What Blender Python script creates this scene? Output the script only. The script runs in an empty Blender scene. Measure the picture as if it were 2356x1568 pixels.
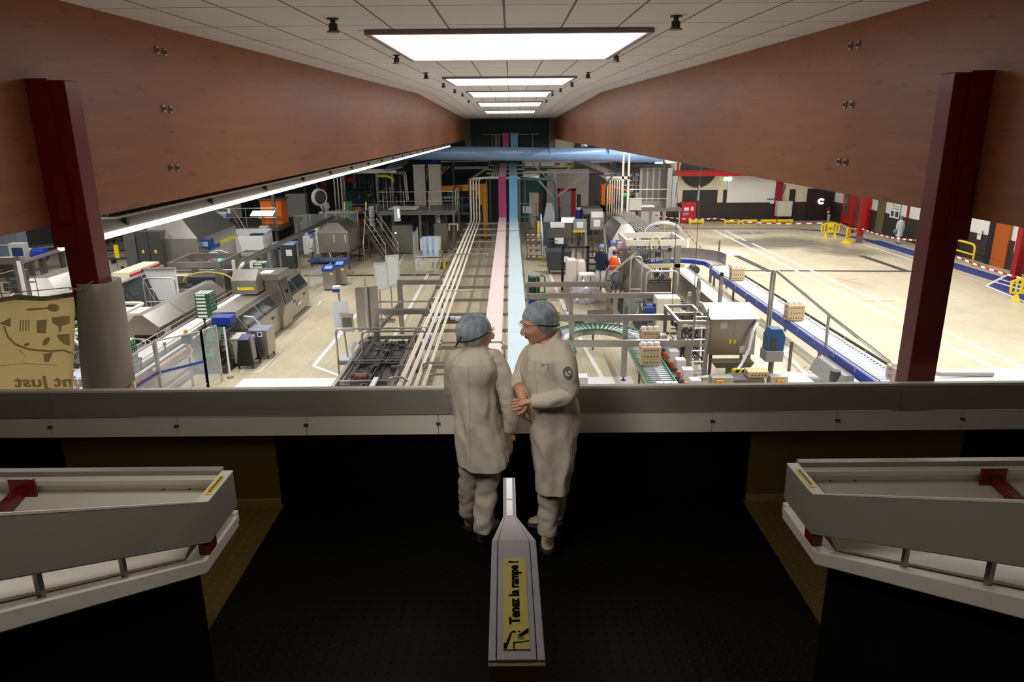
import bpy, bmesh, math, random
from mathutils import Vector, Matrix
random.seed(7)
S = bpy.context.scene
COL = S.collection
# ------------------------------------------------------------------ camera
F = 1650.0; TH = math.atan(484 / 1650.0); ROLL = math.radians(0.5)
CZ = 7.2            # eye height above the hall floor
PZ = 4.52           # platform floor
sT, cT = math.sin(TH), math.cos(TH)
def ray(px, py):
    x = px - 1178; y = 784 - py
    cr, sr = math.cos(ROLL), math.sin(ROLL)
    u = (x * cr + y * sr) / F; v = (-x * sr + y * cr) / F
    return u, cT + v * sT, -sT + v * cT
def G(px, py, z=0.0):
    a = ray(px, py); t = (z - CZ) / a[2]
    return Vector((a[0] * t, a[1] * t, z))
def V(px, py, Y):
    a = ray(px, py); t = Y / a[1]
    return Vector((a[0] * t, Y, CZ + a[2] * t))
def XP(px, py, X):
    a = ray(px, py); t = X / a[0]
    return Vector((X, a[1] * t, CZ + a[2] * t))
cam = bpy.data.cameras.new('camera'); co = bpy.data.objects.new('camera', cam); COL.objects.link(co)
cam.sensor_width = 36.0; cam.lens = F / 2356 * 36.0; cam.clip_start = 0.05; cam.clip_end = 300
co.location = (0, 0, CZ)
co.rotation_euler = (Matrix.Rotation(math.pi / 2 - TH, 4, 'X') @ Matrix.Rotation(-ROLL, 4, 'Z')).to_euler()
S.camera = co
S.view_settings.view_transform = 'Standard'; S.view_settings.look = 'None'
S.view_settings.gamma = 1; S.view_settings.exposure = 0.0
S.view_settings.use_curve_mapping = False
# ------------------------------------------------------------------ materials
MATS = {}
def srgb(r, g, b):
    f = lambda c: (c / 255 / 12.92) if c / 255 <= 0.04045 else ((c / 255 + 0.055) / 1.055) ** 2.4
    return (f(r), f(g), f(b), 1)
def M(name, rgb, rough=0.5, metal=0.0, var=0.12, scale=6.0, emit=0.0, trans=0.0, alpha=1.0, stretch=None, bump=0.0, coat=0.0, spec=None):
    if name in MATS: return MATS[name]
    m = bpy.data.materials.new(name); m.use_nodes = True
    nt = m.node_tree; n = nt.nodes; l = nt.links
    p = n['Principled BSDF']
    c = srgb(*rgb)
    tc = n.new('ShaderNodeTexCoord'); mp = n.new('ShaderNodeMapping'); nz = n.new('ShaderNodeTexNoise')
    l.new(tc.outputs['Object'], mp.inputs['Vector']); l.new(mp.outputs['Vector'], nz.inputs['Vector'])
    if stretch: mp.inputs['Scale'].default_value = stretch
    nz.inputs['Scale'].default_value = scale; nz.inputs['Detail'].default_value = 3
    mx = n.new('ShaderNodeMix'); mx.data_type = 'RGBA'
    mx.inputs[6].default_value = tuple(max(0, q * (1 - var)) for q in c[:3]) + (1,)
    mx.inputs[7].default_value = tuple(min(1, q * (1 + var)) for q in c[:3]) + (1,)
    l.new(nz.outputs['Fac'], mx.inputs[0]); l.new(mx.outputs[2], p.inputs['Base Color'])
    p.inputs['Roughness'].default_value = rough; p.inputs['Metallic'].default_value = metal
    p.inputs['Transmission Weight'].default_value = trans; p.inputs['Alpha'].default_value = alpha
    if spec is not None: p.inputs['Specular IOR Level'].default_value = spec
    if coat: p.inputs['Coat Weight'].default_value = coat
    if emit: 
        l.new(mx.outputs[2], p.inputs['Emission Color']); p.inputs['Emission Strength'].default_value = emit
    if bump:
        b = n.new('ShaderNodeBump'); b.inputs['Strength'].default_value = bump; b.inputs['Distance'].default_value = 0.01
        l.new(nz.outputs['Fac'], b.inputs['Height']); l.new(b.outputs['Normal'], p.inputs['Normal'])
    MATS[name] = m
    return m
steel = M('stainless_steel', (172, 168, 161), 0.34, 0.88, 0.12, 3.0)
steeld = M('dull_steel', (112, 108, 102), 0.42, 0.7, 0.15, 3.0)
steell = M('bright_steel', (212, 210, 206), 0.28, 0.75, 0.06, 3.0)
grey = M('grey_paint', (140, 140, 138), 0.5)
lgrey = M('light_grey_paint', (188, 188, 184), 0.5)
dgrey = M('dark_grey_paint', (62, 63, 66), 0.5)
anthr = M('anthracite_plastic', (52, 58, 66), 0.45)
black = M('black_rubber', (16, 16, 17), 0.6)
white = M('white_plastic', (225, 226, 228), 0.45, var=0.04)
cream = M('cream_paint', (214, 205, 178), 0.5, var=0.06)
beige = M('beige_enamel', (208, 204, 190), 0.45, var=0.05)
yellow = M('yellow_paint', (235, 205, 20), 0.45, var=0.06)
orange = M('orange_paint', (225, 110, 20), 0.45, var=0.08)
amber = M('amber_crane_paint', (238, 160, 20), 0.45, var=0.05)
blue = M('blue_paint', (25, 55, 150), 0.45, var=0.08)
lblue = M('pale_blue_plastic', (140, 175, 210), 0.45)
navy = M('navy_motor_paint', (30, 60, 110), 0.4)
tealm = M('teal_panel_paint', (20, 84, 74), 0.6, var=0.06)
tealdk = M('dark_teal_wall_paint', (14, 40, 44), 0.7, var=0.05)
green = M('green_paint', (40, 120, 75), 0.45)
dgreen = M('dark_green_print', (28, 84, 52), 0.6, var=0.3, scale=30)
red = M('red_paint', (170, 22, 28), 0.4, var=0.06)
oxred = M('oxide_red_column_paint', (112, 22, 22), 0.32, var=0.05, scale=2)
brown = M('dark_brown_dado_paint', (48, 40, 36), 0.6)
glassd = M('dark_smoked_glass', (40, 44, 48), 0.12, 0.0, var=0.3, scale=12)
mech = M('mechanism_metal', (95, 95, 96), 0.4, 0.6, var=0.5, scale=18)
lampm = M('lit_tube', (255, 252, 240), 0.5, emit=9.0, var=0.0)
lampp = M('lit_panel_white', (255, 255, 252), 0.5, emit=3.0, var=0.0)
lampg = M('lit_green_signal', (60, 255, 140), 0.5, emit=2.5, var=0.0)
lampr = M('lit_red_signal', (255, 40, 30), 0.5, emit=2.5, var=0.0)
lampa = M('lit_amber_signal', (255, 160, 60), 0.5, emit=2.5, var=0.0)
lampc = M('lit_mint_fixture', (190, 255, 225), 0.5, emit=2.0, var=0.0)
card = M('cardboard', (198, 174, 134), 0.7, var=0.06)
cardd = M('cardboard_hole_dark', (60, 42, 25), 0.8)
skin = M('skin', (205, 150, 125), 0.5, var=0.08, scale=20)
hairnet_s = M('blue_hairnet_small', (120, 150, 205), 0.6)
# clear panel
def glassmat(name, rgb, fac):
    m = bpy.data.materials.new(name); m.use_nodes = True; nt = m.node_tree; n = nt.nodes; l = nt.links
    n.remove(n['Principled BSDF'])
    t = n.new('ShaderNodeBsdfTransparent'); g = n.new('ShaderNodeBsdfGlossy'); d = n.new('ShaderNodeBsdfDiffuse')
    g.inputs['Roughness'].default_value = 0.05; d.inputs['Color'].default_value = srgb(*rgb)
    nz = n.new('ShaderNodeTexNoise'); nz.inputs['Scale'].default_value = 4
    mr = n.new('ShaderNodeMapRange'); mr.inputs[3].default_value = fac * 0.7; mr.inputs[4].default_value = fac * 1.3
    l.new(nz.outputs['Fac'], mr.inputs[0])
    a = n.new('ShaderNodeMixShader'); a.inputs[0].default_value = 0.25
    l.new(d.outputs[0], a.inputs[1]); l.new(g.outputs[0], a.inputs[2])
    b = n.new('ShaderNodeMixShader'); l.new(mr.outputs[0], b.inputs[0])
    l.new(t.outputs[0], b.inputs[1]); l.new(a.outputs[0], b.inputs[2])
    l.new(b.outputs[0], n['Material Output'].inputs['Surface'])
    MATS[name] = m
    return m
clear = glassmat('clear_guard_plastic', (220, 228, 232), 0.22)
film = glassmat('crumpled_clear_film', (225, 230, 240), 0.55)
lensm = glassmat('spectacle_lens', (230, 235, 240), 0.10)
# ------------------------------------------------------------------ mesh builder
class MB:
    def __init__(s): s.v = []; s.f = []
    def add(s, vs, fs):
        o = len(s.v); s.v += [tuple(q) for q in vs]; s.f += [tuple(i + o for i in q) for q in fs]
        return s
    def box(s, x0, y0, z0, x1, y1, z1):
        return s.add([(x0, y0, z0), (x1, y0, z0), (x1, y1, z0), (x0, y1, z0), (x0, y0, z1), (x1, y0, z1), (x1, y1, z1), (x0, y1, z1)],
                     [(0, 3, 2, 1), (4, 5, 6, 7), (0, 1, 5, 4), (1, 2, 6, 5), (2, 3, 7, 6), (3, 0, 4, 7)])
    def hexa(s, p): # 8 points bottom loop then top loop
        return s.add(p, [(0, 3, 2, 1), (4, 5, 6, 7), (0, 1, 5, 4), (1, 2, 6, 5), (2, 3, 7, 6), (3, 0, 4, 7)])
    def prism(s, ax, poly, a, b):
        k = {'x': lambda u, v, w: (w, u, v), 'y': lambda u, v, w: (u, w, v), 'z': lambda u, v, w: (u, v, w)}[ax]
        n = len(poly)
        vs = [k(u, v, a) for u, v in poly] + [k(u, v, b) for u, v in poly]
        return s.add(vs, [tuple(range(n))[::-1], tuple(range(n, 2 * n))] + [(i, (i + 1) % n, n + (i + 1) % n, n + i) for i in range(n)])
    def loft(s, rings, cap=True, closed=True):
        n = len(rings[0]); o = len(s.v); vs = [p for r in rings for p in r]; fs = []
        for i in range(len(rings) - 1):
            for j in range(n if closed else n - 1):
                a = i * n + j; b = i * n + (j + 1) % n
                fs.append((a, b, b + n, a + n))
        if cap: fs += [tuple(range(n))[::-1], tuple(range((len(rings) - 1) * n, len(rings) * n))]
        return s.add(vs, fs)
    def tube(s, pts, r, n=8, rr=None, cap=True):
        pts = [Vector(p) for p in pts]; rings = []
        up = None
        for i, p in enumerate(pts):
            d = (pts[min(i + 1, len(pts) - 1)] - pts[max(i - 1, 0)])
            if d.length < 1e-9: d = Vector((0, 0, 1))
            d.normalize()
            if up is None:
                up = Vector((0, 0, 1)) if abs(d.z) < 0.9 else Vector((0, 1, 0))
            a = d.cross(up)
            if a.length < 1e-4: a = d.cross(Vector((1, 0.3, 0)))
            a.normalize(); b = a.cross(d).normalized(); up = b
            q = rr[i] if rr else r
            rings.append([p + (a * math.cos(2 * math.pi * k / n) + b * math.sin(2 * math.pi * k / n)) * q for k in range(n)])
        return s.loft(rings, cap)
    def rtube(s, pts, r, n=8, cr=0.12): # polyline with rounded corners
        pts = [Vector(p) for p in pts]; out = [pts[0]]
        for i in range(1, len(pts) - 1):
            p = pts[i]; a = (pts[i - 1] - p); b = (pts[i + 1] - p); c = min(cr, a.length * .45, b.length * .45)
            a.normalize(); b.normalize()
            for t in (0, .25, .5, .75, 1):
                out.append((p + a * c) * (1 - t) ** 2 + p * 2 * t * (1 - t) + (p + b * c) * t ** 2)
        out.append(pts[-1])
        return s.tube(out, r, n)
    def cyl(s, p0, p1, r, r2=None, n=12): return s.tube([p0, p1], r, n, rr=[r, r if r2 is None else r2])
    def bar(s, p0, p1, w, h): # rectangular bar
        p0 = Vector(p0); p1 = Vector(p1); d = (p1 - p0).normalized()
        up = Vector((0, 0, 1)) if abs(d.z) < 0.95 else Vector((0, 1, 0))
        a = d.cross(up).normalized() * (w / 2); b = a.cross(d).normalized() * (h / 2)
        return s.hexa([p0 - a - b, p0 + a - b, p1 + a - b, p1 - a - b, p0 - a + b, p0 + a + b, p1 + a + b, p1 - a + b])
    def ell(s, cx, cy, cz, rx, ry, rz, n=14, m=9):
        vs = [(cx, cy, cz - rz)]
        for i in range(1, m):
            t = math.pi * i / m
            vs += [(cx + rx * math.sin(t) * math.cos(2 * math.pi * j / n), cy + ry * math.sin(t) * math.sin(2 * math.pi * j / n), cz - rz * math.cos(t)) for j in range(n)]
        vs.append((cx, cy, cz + rz)); fs = []
        for j in range(n): fs.append((0, 1 + (j + 1) % n, 1 + j)); fs.append((len(vs) - 1, len(vs) - 1 - n + j, len(vs) - 1 - n + (j + 1) % n))
        for i in range(m - 2):
            for j in range(n):
                a = 1 + i * n + j; b = 1 + i * n + (j + 1) % n
                fs.append((a, b, b + n, a + n))
        return s.add(vs, fs)
    def poly(s, pts): return s.add(pts, [tuple(range(len(pts)))])
    def frus(s, a, z0, b, z1): # rect a=(x0,y0,x1,y1) at z0 to rect b at z1
        return s.hexa([(a[0], a[1], z0), (a[2], a[1], z0), (a[2], a[3], z0), (a[0], a[3], z0), (b[0], b[1], z1), (b[2], b[1], z1), (b[2], b[3], z1), (b[0], b[3], z1)])
    def do(s, prims):
        for q in prims:
            k = q[0]; a = q[1:]
            {'b': s.box, 'p': s.prism, 't': s.tube, 'r': s.rtube, 'c': s.cyl, 'a': s.bar, 's': s.ell, 'q': s.poly, 'f': s.frus, 'h': s.hexa, 'l': s.loft}[k](*a)
        return s
    def build(s, name, mat, parent=None, bevel=0.0, smooth=False, world=False, sub=0):
        vs = s.v
        if world and parent is not None:
            o = Vector(parent.location); rz = Matrix.Rotation(-parent.rotation_euler.z, 3, 'Z')
            vs = [rz @ (Vector(v) - o) for v in vs]
        me = bpy.data.meshes.new(name); me.from_pydata(vs, [], s.f); me.update()
        bm = bmesh.new(); bm.from_mesh(me); bmesh.ops.recalc_face_normals(bm, faces=bm.faces); bm.to_mesh(me); bm.free()
        me.materials.append(mat)
        if smooth:
            for p in me.polygons: p.use_smooth = True
        ob = bpy.data.objects.new(name, me); COL.objects.link(ob)
        if parent is not None: ob.parent = parent
        if bevel:
            b = ob.modifiers.new('bevel', 'BEVEL'); b.width = bevel; b.segments = 2; b.limit_method = 'ANGLE'
        if sub:
            b = ob.modifiers.new('sub', 'SUBSURF'); b.levels = sub; b.render_levels = sub
        return ob
def tag(o, label=None, cat=None, group=None, kind=None):
    if label: o['label'] = label
    if cat: o['category'] = cat
    if group: o['group'] = group
    if kind: o['kind'] = kind
    return o
def thing(name, label, cat, loc=(0, 0, 0), rz=0.0, group=None):
    o = bpy.data.objects.new(name, None); COL.objects.link(o)
    o.location = loc; o.rotation_euler = (0, 0, rz); o.empty_display_size = 0.1
    return tag(o, label, cat, group)
def part(name, mat, T, prims, world=False, bevel=0.0, smooth=False, label=None):
    o = MB().do(prims).build(name, mat, T, bevel, smooth, world)
    if label: o['label'] = label
    return o
def struct(name, mat, prims, bevel=0.0):
    o = MB().do(prims).build(name, mat, None, bevel); o['kind'] = 'structure'; return o
def dup(root, loc, rz=0.0, label=None, group=None):
    r = root.copy(); COL.objects.link(r); r.location = loc; r.rotation_euler = (0, 0, rz)
    if label: r['label'] = label
    if group: r['group'] = group
    for ch in list(root.children):
        c = ch.copy(); COL.objects.link(c); c.parent = r
        for g in list(ch.children):
            d = g.copy(); COL.objects.link(d); d.parent = c
    return r
def fit(px0, px1, pyb, pyt, z=0.0): # base row on plane z, columns and top row -> X centre, Y, width, height
    c = G((px0 + px1) / 2, pyb, z); Y = c.y
    x0 = V(px0, pyb, Y).x; x1 = V(px1, pyb, Y).x
    return c.x, Y, abs(x1 - x0), V((px0 + px1) / 2, pyt, Y).z - z
def clut(x0, y0, z0, x1, y1, z1, n=14, seed=1): # mechanism innards: rods, blocks, rollers
    r = random.Random(seed); out = []
    for i in range(n):
        cx = r.uniform(x0, x1); cy = r.uniform(y0, y1); cz = r.uniform(z0, z1); k = r.random()
        if k < .35:
            a = r.uniform(.03, .12); b_ = r.uniform(.03, .12); d = r.uniform(.03, .14)
            out.append(('b', max(x0, cx - a), max(y0, cy - b_), max(z0, cz - d), min(x1, cx + a), min(y1, cy + b_), min(z1, cz + d)))
        elif k < .6: out.append(('c', (x0, cy, cz), (x1, cy, cz), r.uniform(.012, .03), None, 6))
        elif k < .8: out.append(('c', (cx, cy, z0), (cx, cy, z1), r.uniform(.01, .025), None, 6))
        else: out.append(('c', (cx, y0, cz), (cx, y1, cz), r.uniform(.012, .03), None, 6))
    return out
# ------------------------------------------------------------------ setting materials
def nodes(name):
    m = bpy.data.materials.new(name); m.use_nodes = True; MATS[name] = m
    return m, m.node_tree.nodes, m.node_tree.links, m.node_tree.nodes['Principled BSDF']
def floor_mat():
    m, n, l, p = nodes('tan_quarry_tiles')
    tc = n.new('ShaderNodeTexCoord')
    br = n.new('ShaderNodeTexBrick'); mp = n.new('ShaderNodeMapping'); mp.inputs['Rotation'].default_value = (0, 0, math.pi / 2)
    l.new(tc.outputs['Object'], mp.inputs['Vector']); l.new(mp.outputs[0], br.inputs['Vector'])
    br.inputs['Scale'].default_value = 1.0; br.inputs['Brick Width'].default_value = 0.44; br.inputs['Row Height'].default_value = 0.22
    br.inputs['Mortar Size'].default_value = 0.007; br.inputs['Mortar Smooth'].default_value = 0.3
    br.inputs['Color1'].default_value = srgb(203, 191, 164); br.inputs['Color2'].default_value = srgb(197, 184, 156); br.inputs['Mortar'].default_value = srgb(172, 160, 135)
    nz = n.new('ShaderNodeTexNoise'); nz.inputs['Scale'].default_value = 0.25; nz.inputs['Detail'].default_value = 6; nz.inputs['Roughness'].default_value = 0.65
    l.new(tc.outputs['Object'], nz.inputs['Vector'])
    mr = n.new('ShaderNodeMapRange'); mr.inputs[1].default_value = .3; mr.inputs[2].default_value = .7; mr.inputs[3].default_value = .82; mr.inputs[4].default_value = 1.1
    l.new(nz.outputs['Fac'], mr.inputs[0])
    mu = n.new('ShaderNodeMix'); mu.data_type = 'RGBA'; mu.blend_type = 'MULTIPLY'; mu.inputs[0].default_value = 1
    l.new(br.outputs['Color'], mu.inputs[6]); l.new(mr.outputs[0], mu.inputs[7])
    # worn dark patches on the open yard
    prev = mu.outputs[2]
    for cx, cy, rx, ry, col, a in ((17.5, 47.0, 5.0, 3.2, (92, 88, 82), .8), (20.5, 43.0, 3.2, 2.2, (98, 94, 88), .75), (17.0, 51.5, 1.6, 1.0, (110, 108, 112), .7), (13.0, 43.0, 1.6, 2.0, (226, 222, 212), .6)):
        mp2 = n.new('ShaderNodeMapping'); mp2.vector_type = 'POINT'
        mp2.inputs['Scale'].default_value = (1 / rx, 1 / ry, 0); mp2.inputs['Location'].default_value = (-cx / rx, -cy / ry, 0)
        l.new(tc.outputs['Object'], mp2.inputs['Vector'])
        ln = n.new('ShaderNodeVectorMath'); ln.operation = 'LENGTH'; l.new(mp2.outputs[0], ln.inputs[0])
        ad = n.new('ShaderNodeMath'); ad.operation = 'MULTIPLY_ADD'; ad.inputs[1].default_value = 1.8; l.new(nz.outputs['Fac'], ad.inputs[0]); l.new(ln.outputs['Value'], ad.inputs[2])
        m2 = n.new('ShaderNodeMapRange'); m2.inputs[1].default_value = 1.3; m2.inputs[2].default_value = 1.9; m2.inputs[3].default_value = a; m2.inputs[4].default_value = 0
        l.new(ad.outputs[0], m2.inputs[0])
        mx = n.new('ShaderNodeMix'); mx.data_type = 'RGBA'; mx.inputs[7].default_value = srgb(*col)
        l.new(m2.outputs[0], mx.inputs[0]); l.new(prev, mx.inputs[6]); prev = mx.outputs[2]
    l.new(prev, p.inputs['Base Color']); p.inputs['Roughness'].default_value = 0.38
    return m
def ceil_mat():
    m, n, l, p = nodes('mineral_ceiling_tiles')
    tc = n.new('ShaderNodeTexCoord'); br = n.new('ShaderNodeTexBrick'); mp = n.new('ShaderNodeMapping')
    mp.inputs['Location'].default_value = (0.04, 0.0, 0)
    l.new(tc.outputs['Object'], mp.inputs['Vector']); l.new(mp.outputs[0], br.inputs['Vector'])
    br.offset = 0.0; br.inputs['Scale'].default_value = 1.0; br.inputs['Brick Width'].default_value = 0.533; br.inputs['Row Height'].default_value = 1.18
    br.inputs['Mortar Size'].default_value = 0.011; br.inputs['Mortar Smooth'].default_value = 0.2
    br.inputs['Color1'].default_value = srgb(232, 230, 230); br.inputs['Color2'].default_value = srgb(228, 226, 226); br.inputs['Mortar'].default_value = srgb(120, 116, 114)
    l.new(br.outputs['Color'], p.inputs['Base Color']); p.inputs['Roughness'].default_value = 0.85
    return m
def wood_mat():
    m, n, l, p = nodes('glued_laminated_timber')
    tc = n.new('ShaderNodeTexCoord')
    def noise(scl, vec, det=4, rough=.6):
        mp = n.new('ShaderNodeMapping'); mp.inputs['Scale'].default_value = vec; l.new(tc.outputs['Object'], mp.inputs['Vector'])
        z = n.new('ShaderNodeTexNoise'); z.inputs['Scale'].default_value = scl; z.inputs['Detail'].default_value = det; z.inputs['Roughness'].default_value = rough
        l.new(mp.outputs[0], z.inputs['Vector']); return z.outputs['Fac']
    cr = n.new('ShaderNodeValToRGB'); cr.color_ramp.elements[0].color = srgb(134, 78, 45); cr.color_ramp.elements[1].color = srgb(150, 92, 56)
    cr.color_ramp.elements[0].position = .3; cr.color_ramp.elements[1].position = .7
    l.new(noise(2.0, (1, .5, 5)), cr.inputs[0])
    kn = n.new('ShaderNodeValToRGB'); kn.color_ramp.elements[0].position = .63; kn.color_ramp.elements[1].position = .72
    kn.color_ramp.elements[0].color = (0, 0, 0, 1); kn.color_ramp.elements[1].color = (1, 1, 1, 1)
    l.new(noise(2.2, (1, 1.1, 5.5), 3, .55), kn.inputs[0])
    sep = n.new('ShaderNodeSeparateXYZ'); l.new(tc.outputs['Object'], sep.inputs[0])
    ml = n.new('ShaderNodeMath'); ml.operation = 'MULTIPLY'; ml.inputs[1].default_value = 1 / .045; l.new(sep.outputs[2], ml.inputs[0])
    fr = n.new('ShaderNodeMath'); fr.operation = 'FRACT'; l.new(ml.outputs[0], fr.inputs[0])
    lt = n.new('ShaderNodeMath'); lt.operation = 'LESS_THAN'; lt.inputs[1].default_value = .08; l.new(fr.outputs[0], lt.inputs[0])
    sc = n.new('ShaderNodeMath'); sc.operation = 'MULTIPLY'; sc.inputs[1].default_value = .10; l.new(lt.outputs[0], sc.inputs[0])
    m1 = n.new('ShaderNodeMix'); m1.data_type = 'RGBA'; m1.inputs[7].default_value = srgb(84, 48, 32)
    mk = n.new('ShaderNodeMath'); mk.operation = 'MULTIPLY'; mk.inputs[1].default_value = .6; l.new(kn.outputs[0], mk.inputs[0])
    l.new(mk.outputs[0], m1.inputs[0]); l.new(cr.outputs[0], m1.inputs[6])
    m2 = n.new('ShaderNodeMix'); m2.data_type = 'RGBA'; m2.inputs[7].default_value = srgb(90, 54, 38)
    l.new(sc.outputs[0], m2.inputs[0]); l.new(m1.outputs[2], m2.inputs[6])
    l.new(m2.outputs[2], p.inputs['Base Color']); p.inputs['Roughness'].default_value = 0.42
    return m
def stud_mat(name, rgb, rgb2):
    m, n, l, p = nodes(name)
    tc = n.new('ShaderNodeTexCoord')
    vo = n.new('ShaderNodeTexVoronoi'); vo.inputs['Scale'].default_value = 14; vo.inputs['Randomness'].default_value = 0
    l.new(tc.outputs['Object'], vo.inputs['Vector'])
    cr = n.new('ShaderNodeValToRGB'); cr.color_ramp.elements[0].position = .28; cr.color_ramp.elements[1].position = .36
    cr.color_ramp.elements[0].color = (1, 1, 1, 1); cr.color_ramp.elements[1].color = (0, 0, 0, 1)
    l.new(vo.outputs['Distance'], cr.inputs[0])
    mx = n.new('ShaderNodeMix'); mx.data_type = 'RGBA'; mx.inputs[6].default_value = srgb(*rgb); mx.inputs[7].default_value = srgb(*rgb2)
    l.new(cr.outputs[0], mx.inputs[0]); l.new(mx.outputs[2], p.inputs['Base Color'])
    b = n.new('ShaderNodeBump'); b.inputs['Strength'].default_value = .6; b.inputs['Distance'].default_value = .004
    l.new(cr.outputs[0], b.inputs['Height']); l.new(b.outputs[0], p.inputs['Normal']); p.inputs['Roughness'].default_value = .55
    return m
wood = wood_mat(); floorm = floor_mat(); ceilm = ceil_mat()
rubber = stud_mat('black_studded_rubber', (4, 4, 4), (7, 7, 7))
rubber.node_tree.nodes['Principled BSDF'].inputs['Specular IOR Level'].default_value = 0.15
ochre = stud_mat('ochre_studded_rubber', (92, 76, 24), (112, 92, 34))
walldk = M('hall_wall_dark_grey', (70, 70, 70), .7)
wallcr = M('hall_wall_cream', (222, 212, 180), .7, var=.05, scale=1)
wallwh = M('hall_wall_white', (226, 224, 216), .7, var=.04, scale=1)
roofm = M('hall_roof_lining', (84, 84, 84), .8)
markw = M('white_floor_paint', (236, 236, 234), .5, var=.05, scale=4)
markk = M('black_floor_paint', (58, 54, 50), .6, var=.2, scale=2)
markb = M('blue_floor_paint', (30, 52, 128), .5, var=.1, scale=2)
markr = M('faded_red_floor_paint', (196, 140, 112), .6, var=.2, scale=4)
white_rail = M('white_guard_rail_paint', (226, 222, 208), .45, var=.03, scale=3)
grey_rail = M('grey_guard_rail_paint', (150, 147, 138), .42, var=.05, scale=2)
lilac_rail = M('pale_lilac_rail_coating', (182, 180, 190), .5, var=.05, scale=60)
# ------------------------------------------------------------------ hall shell
struct('floor', floorm, [('b', -30, -4, -.3, 26.2, 60, 0)])
struct('wall_left', walldk, [('b', -30.2, -4, 0, -30, 60, 9)])
struct('wall_right', wallwh, [('b', 26, -4, 0, 26.2, 60, 9)])
struct('baseboard_right', brown, [('b', 25.95, -4, 0, 26, 60, 1.5)])
struct('wall_back', wallcr, [('b', 12.2, 58.5, 0, 26, 58.8, 9), ('b', -30, 59.5, 0, 12.2, 59.8, 9)])
struct('baseboard_back', brown, [('b', 12.2, 58.45, 0, 26, 58.5, 1.5)])
struct('wall_front', M('back_of_house_wall', (60, 55, 50), .8), [('b', -30, -4.2, 0, 26, -4, 9)])
struct('ceiling_left', roofm, [('b', -30, -4, 8.9, -3.38, 60, 9.1)])
struct('ceiling_right', roofm, [('b', 3.38, -4, 8.9, 26, 60, 9.1)])
def cz(y): return 8.44 - .0165 * abs(y - 26)
struct('ceiling', ceilm, [('p', 'x', [(-4, cz(-4)), (26, cz(26)), (52.3, cz(52.3)), (52.3, 8.9), (-4, 8.9)], -3.15, 3.15)])
struct('wall_upper_back', tealdk, [('b', -2.75, 52.0, 5.7, 2.75, 52.2, 8.3)])
struct('trim_1', M('dim_pillar_paint', (96, 88, 78), .7), [('b', -3.15, 51.9, 5.7, -2.75, 52.3, 8.4), ('b', 2.75, 51.9, 5.7, 3.15, 52.3, 8.4)])
struct('wall_teal', tealm, [('b', 0.9, 59.3, 0, 5.2, 59.5, 4.3)])
struct('wall_teal_left', tealdk, [('b', -22, 59.3, 0, 0.9, 59.5, 9)])
struct('wall_dark_right', walldk, [('b', 5.2, 59.3, 0, 12.2, 59.5, 9)])
# floor markings
def line(prims, a, b, w, z=.006, dash=None):
    z += .0003 * len(prims)
    a = Vector((a[0], a[1], 0)); b = Vector((b[0], b[1], 0)); d = (b - a).normalized(); q = Vector((-d.y, d.x, 0)) * w / 2
    pts = [a - q, b - q, b + q, a + q]
    prims.append(('q', [(p.x, p.y, z) for p in pts]))
W = []
g = lambda px, py: G(px, py)
for a, b, w in (((1641.7, 529), (2290, 848), .16), ((1730.7, 560), (2354, 845), .16), ((1667, 529), (1716, 554), .14), ((1985, 561.7), (2268.5, 652.5), .12),
                ((722, 841), (835, 706), .13), ((722, 842), (800, 871), .13), ((985, 630), (890, 805), .14), ((970, 573), (931, 586), .12), ((931, 586), (903, 628), .12),
                ((1264, 628), (1300, 712), .13), ((1292, 690), (1345, 800), .14), ((1345, 800), (1395, 885), .14),
                ((1805, 812), (1822, 790), .14), ((1805, 812), (1862, 868), .14),
                ((553, 857), (595, 857), .05), ((595, 857), (648, 808), .05), ((553, 857), (572, 838), .05), ((600, 826), (630, 826), .05), ((640, 808), (648, 808), .05),
                ((712, 693), (738, 693), .05), ((738, 693), (732, 703), .05), ((712, 703), (730, 703), .05),
                ((955, 605), (975, 575), .12), ((955, 605), (1000, 606), .12),
                ((1615, 536), (1650, 534), .06), ((1650, 534), (1675, 543), .06), ((1615, 536), (1632, 545), .06), ((1632, 545), (1675, 543), .06),
                ((1725, 533), (1740, 541), .06), ((1740, 541), (1773, 540), .06), ((1800, 540), (1815, 546), .06), ((1840, 535), (1862, 543), .06), ((1862, 543), (1895, 541), .06)):
    line(W, g(*a), g(*b), w)
W += [('q', [(-8.2, 14, .004), (-4.6, 14, .004), (-4.6, 20.7, .004), (-8.2, 20.7, .004)]), ('q', [(-.4, 14, .004), (3.6, 14, .004), (3.6, 20.6, .004), (-.4, 20.6, .004)]), ('q', [(8.2, 14, .004), (26, 14, .004), (26, 21.2, .004), (8.2, 20.9, .004)])]
struct('trim_2', markw, W)
K = []
for a, b, w in (((1700, 622), (2112, 624), .35), ((1694, 588), (1772, 625), .4), ((1981, 588), (2085, 623), .4), ((700, 634), (1010, 632), .3), ((1228, 690), (1296, 690), .12), ((1226, 625), (1262, 625), .12)):
    line(K, g(*a), g(*b), w, .005)
struct('trim_3', markk, K)
B = []
line(B, g(1500, 526), g(1830, 526), .35, .005)
line(B, g(1830, 526), (22.2, 52.5), .35, .0045)
line(B, (22.3, 53), (24.0, 47), .5, .005); line(B, (23.9, 47.4), (23.9, 27), 1.1, .0055)
a = [g(2271, 658), g(2320, 632), g(2400, 650), g(2420, 725)]
B.append(('q', [(p.x, p.y, .007) for p in a]))
struct('trim_4', markb, B)
B2 = []
line(B2, (24.5, 52), (24.5, 27), .07, .007); line(B2, (23.3, 47), (23.3, 31), .07, .007)
line(B2, g(2269, 657), g(2322, 630), .14, .009); line(B2, g(2269, 657), g(2400, 712), .14, .009)
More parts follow.
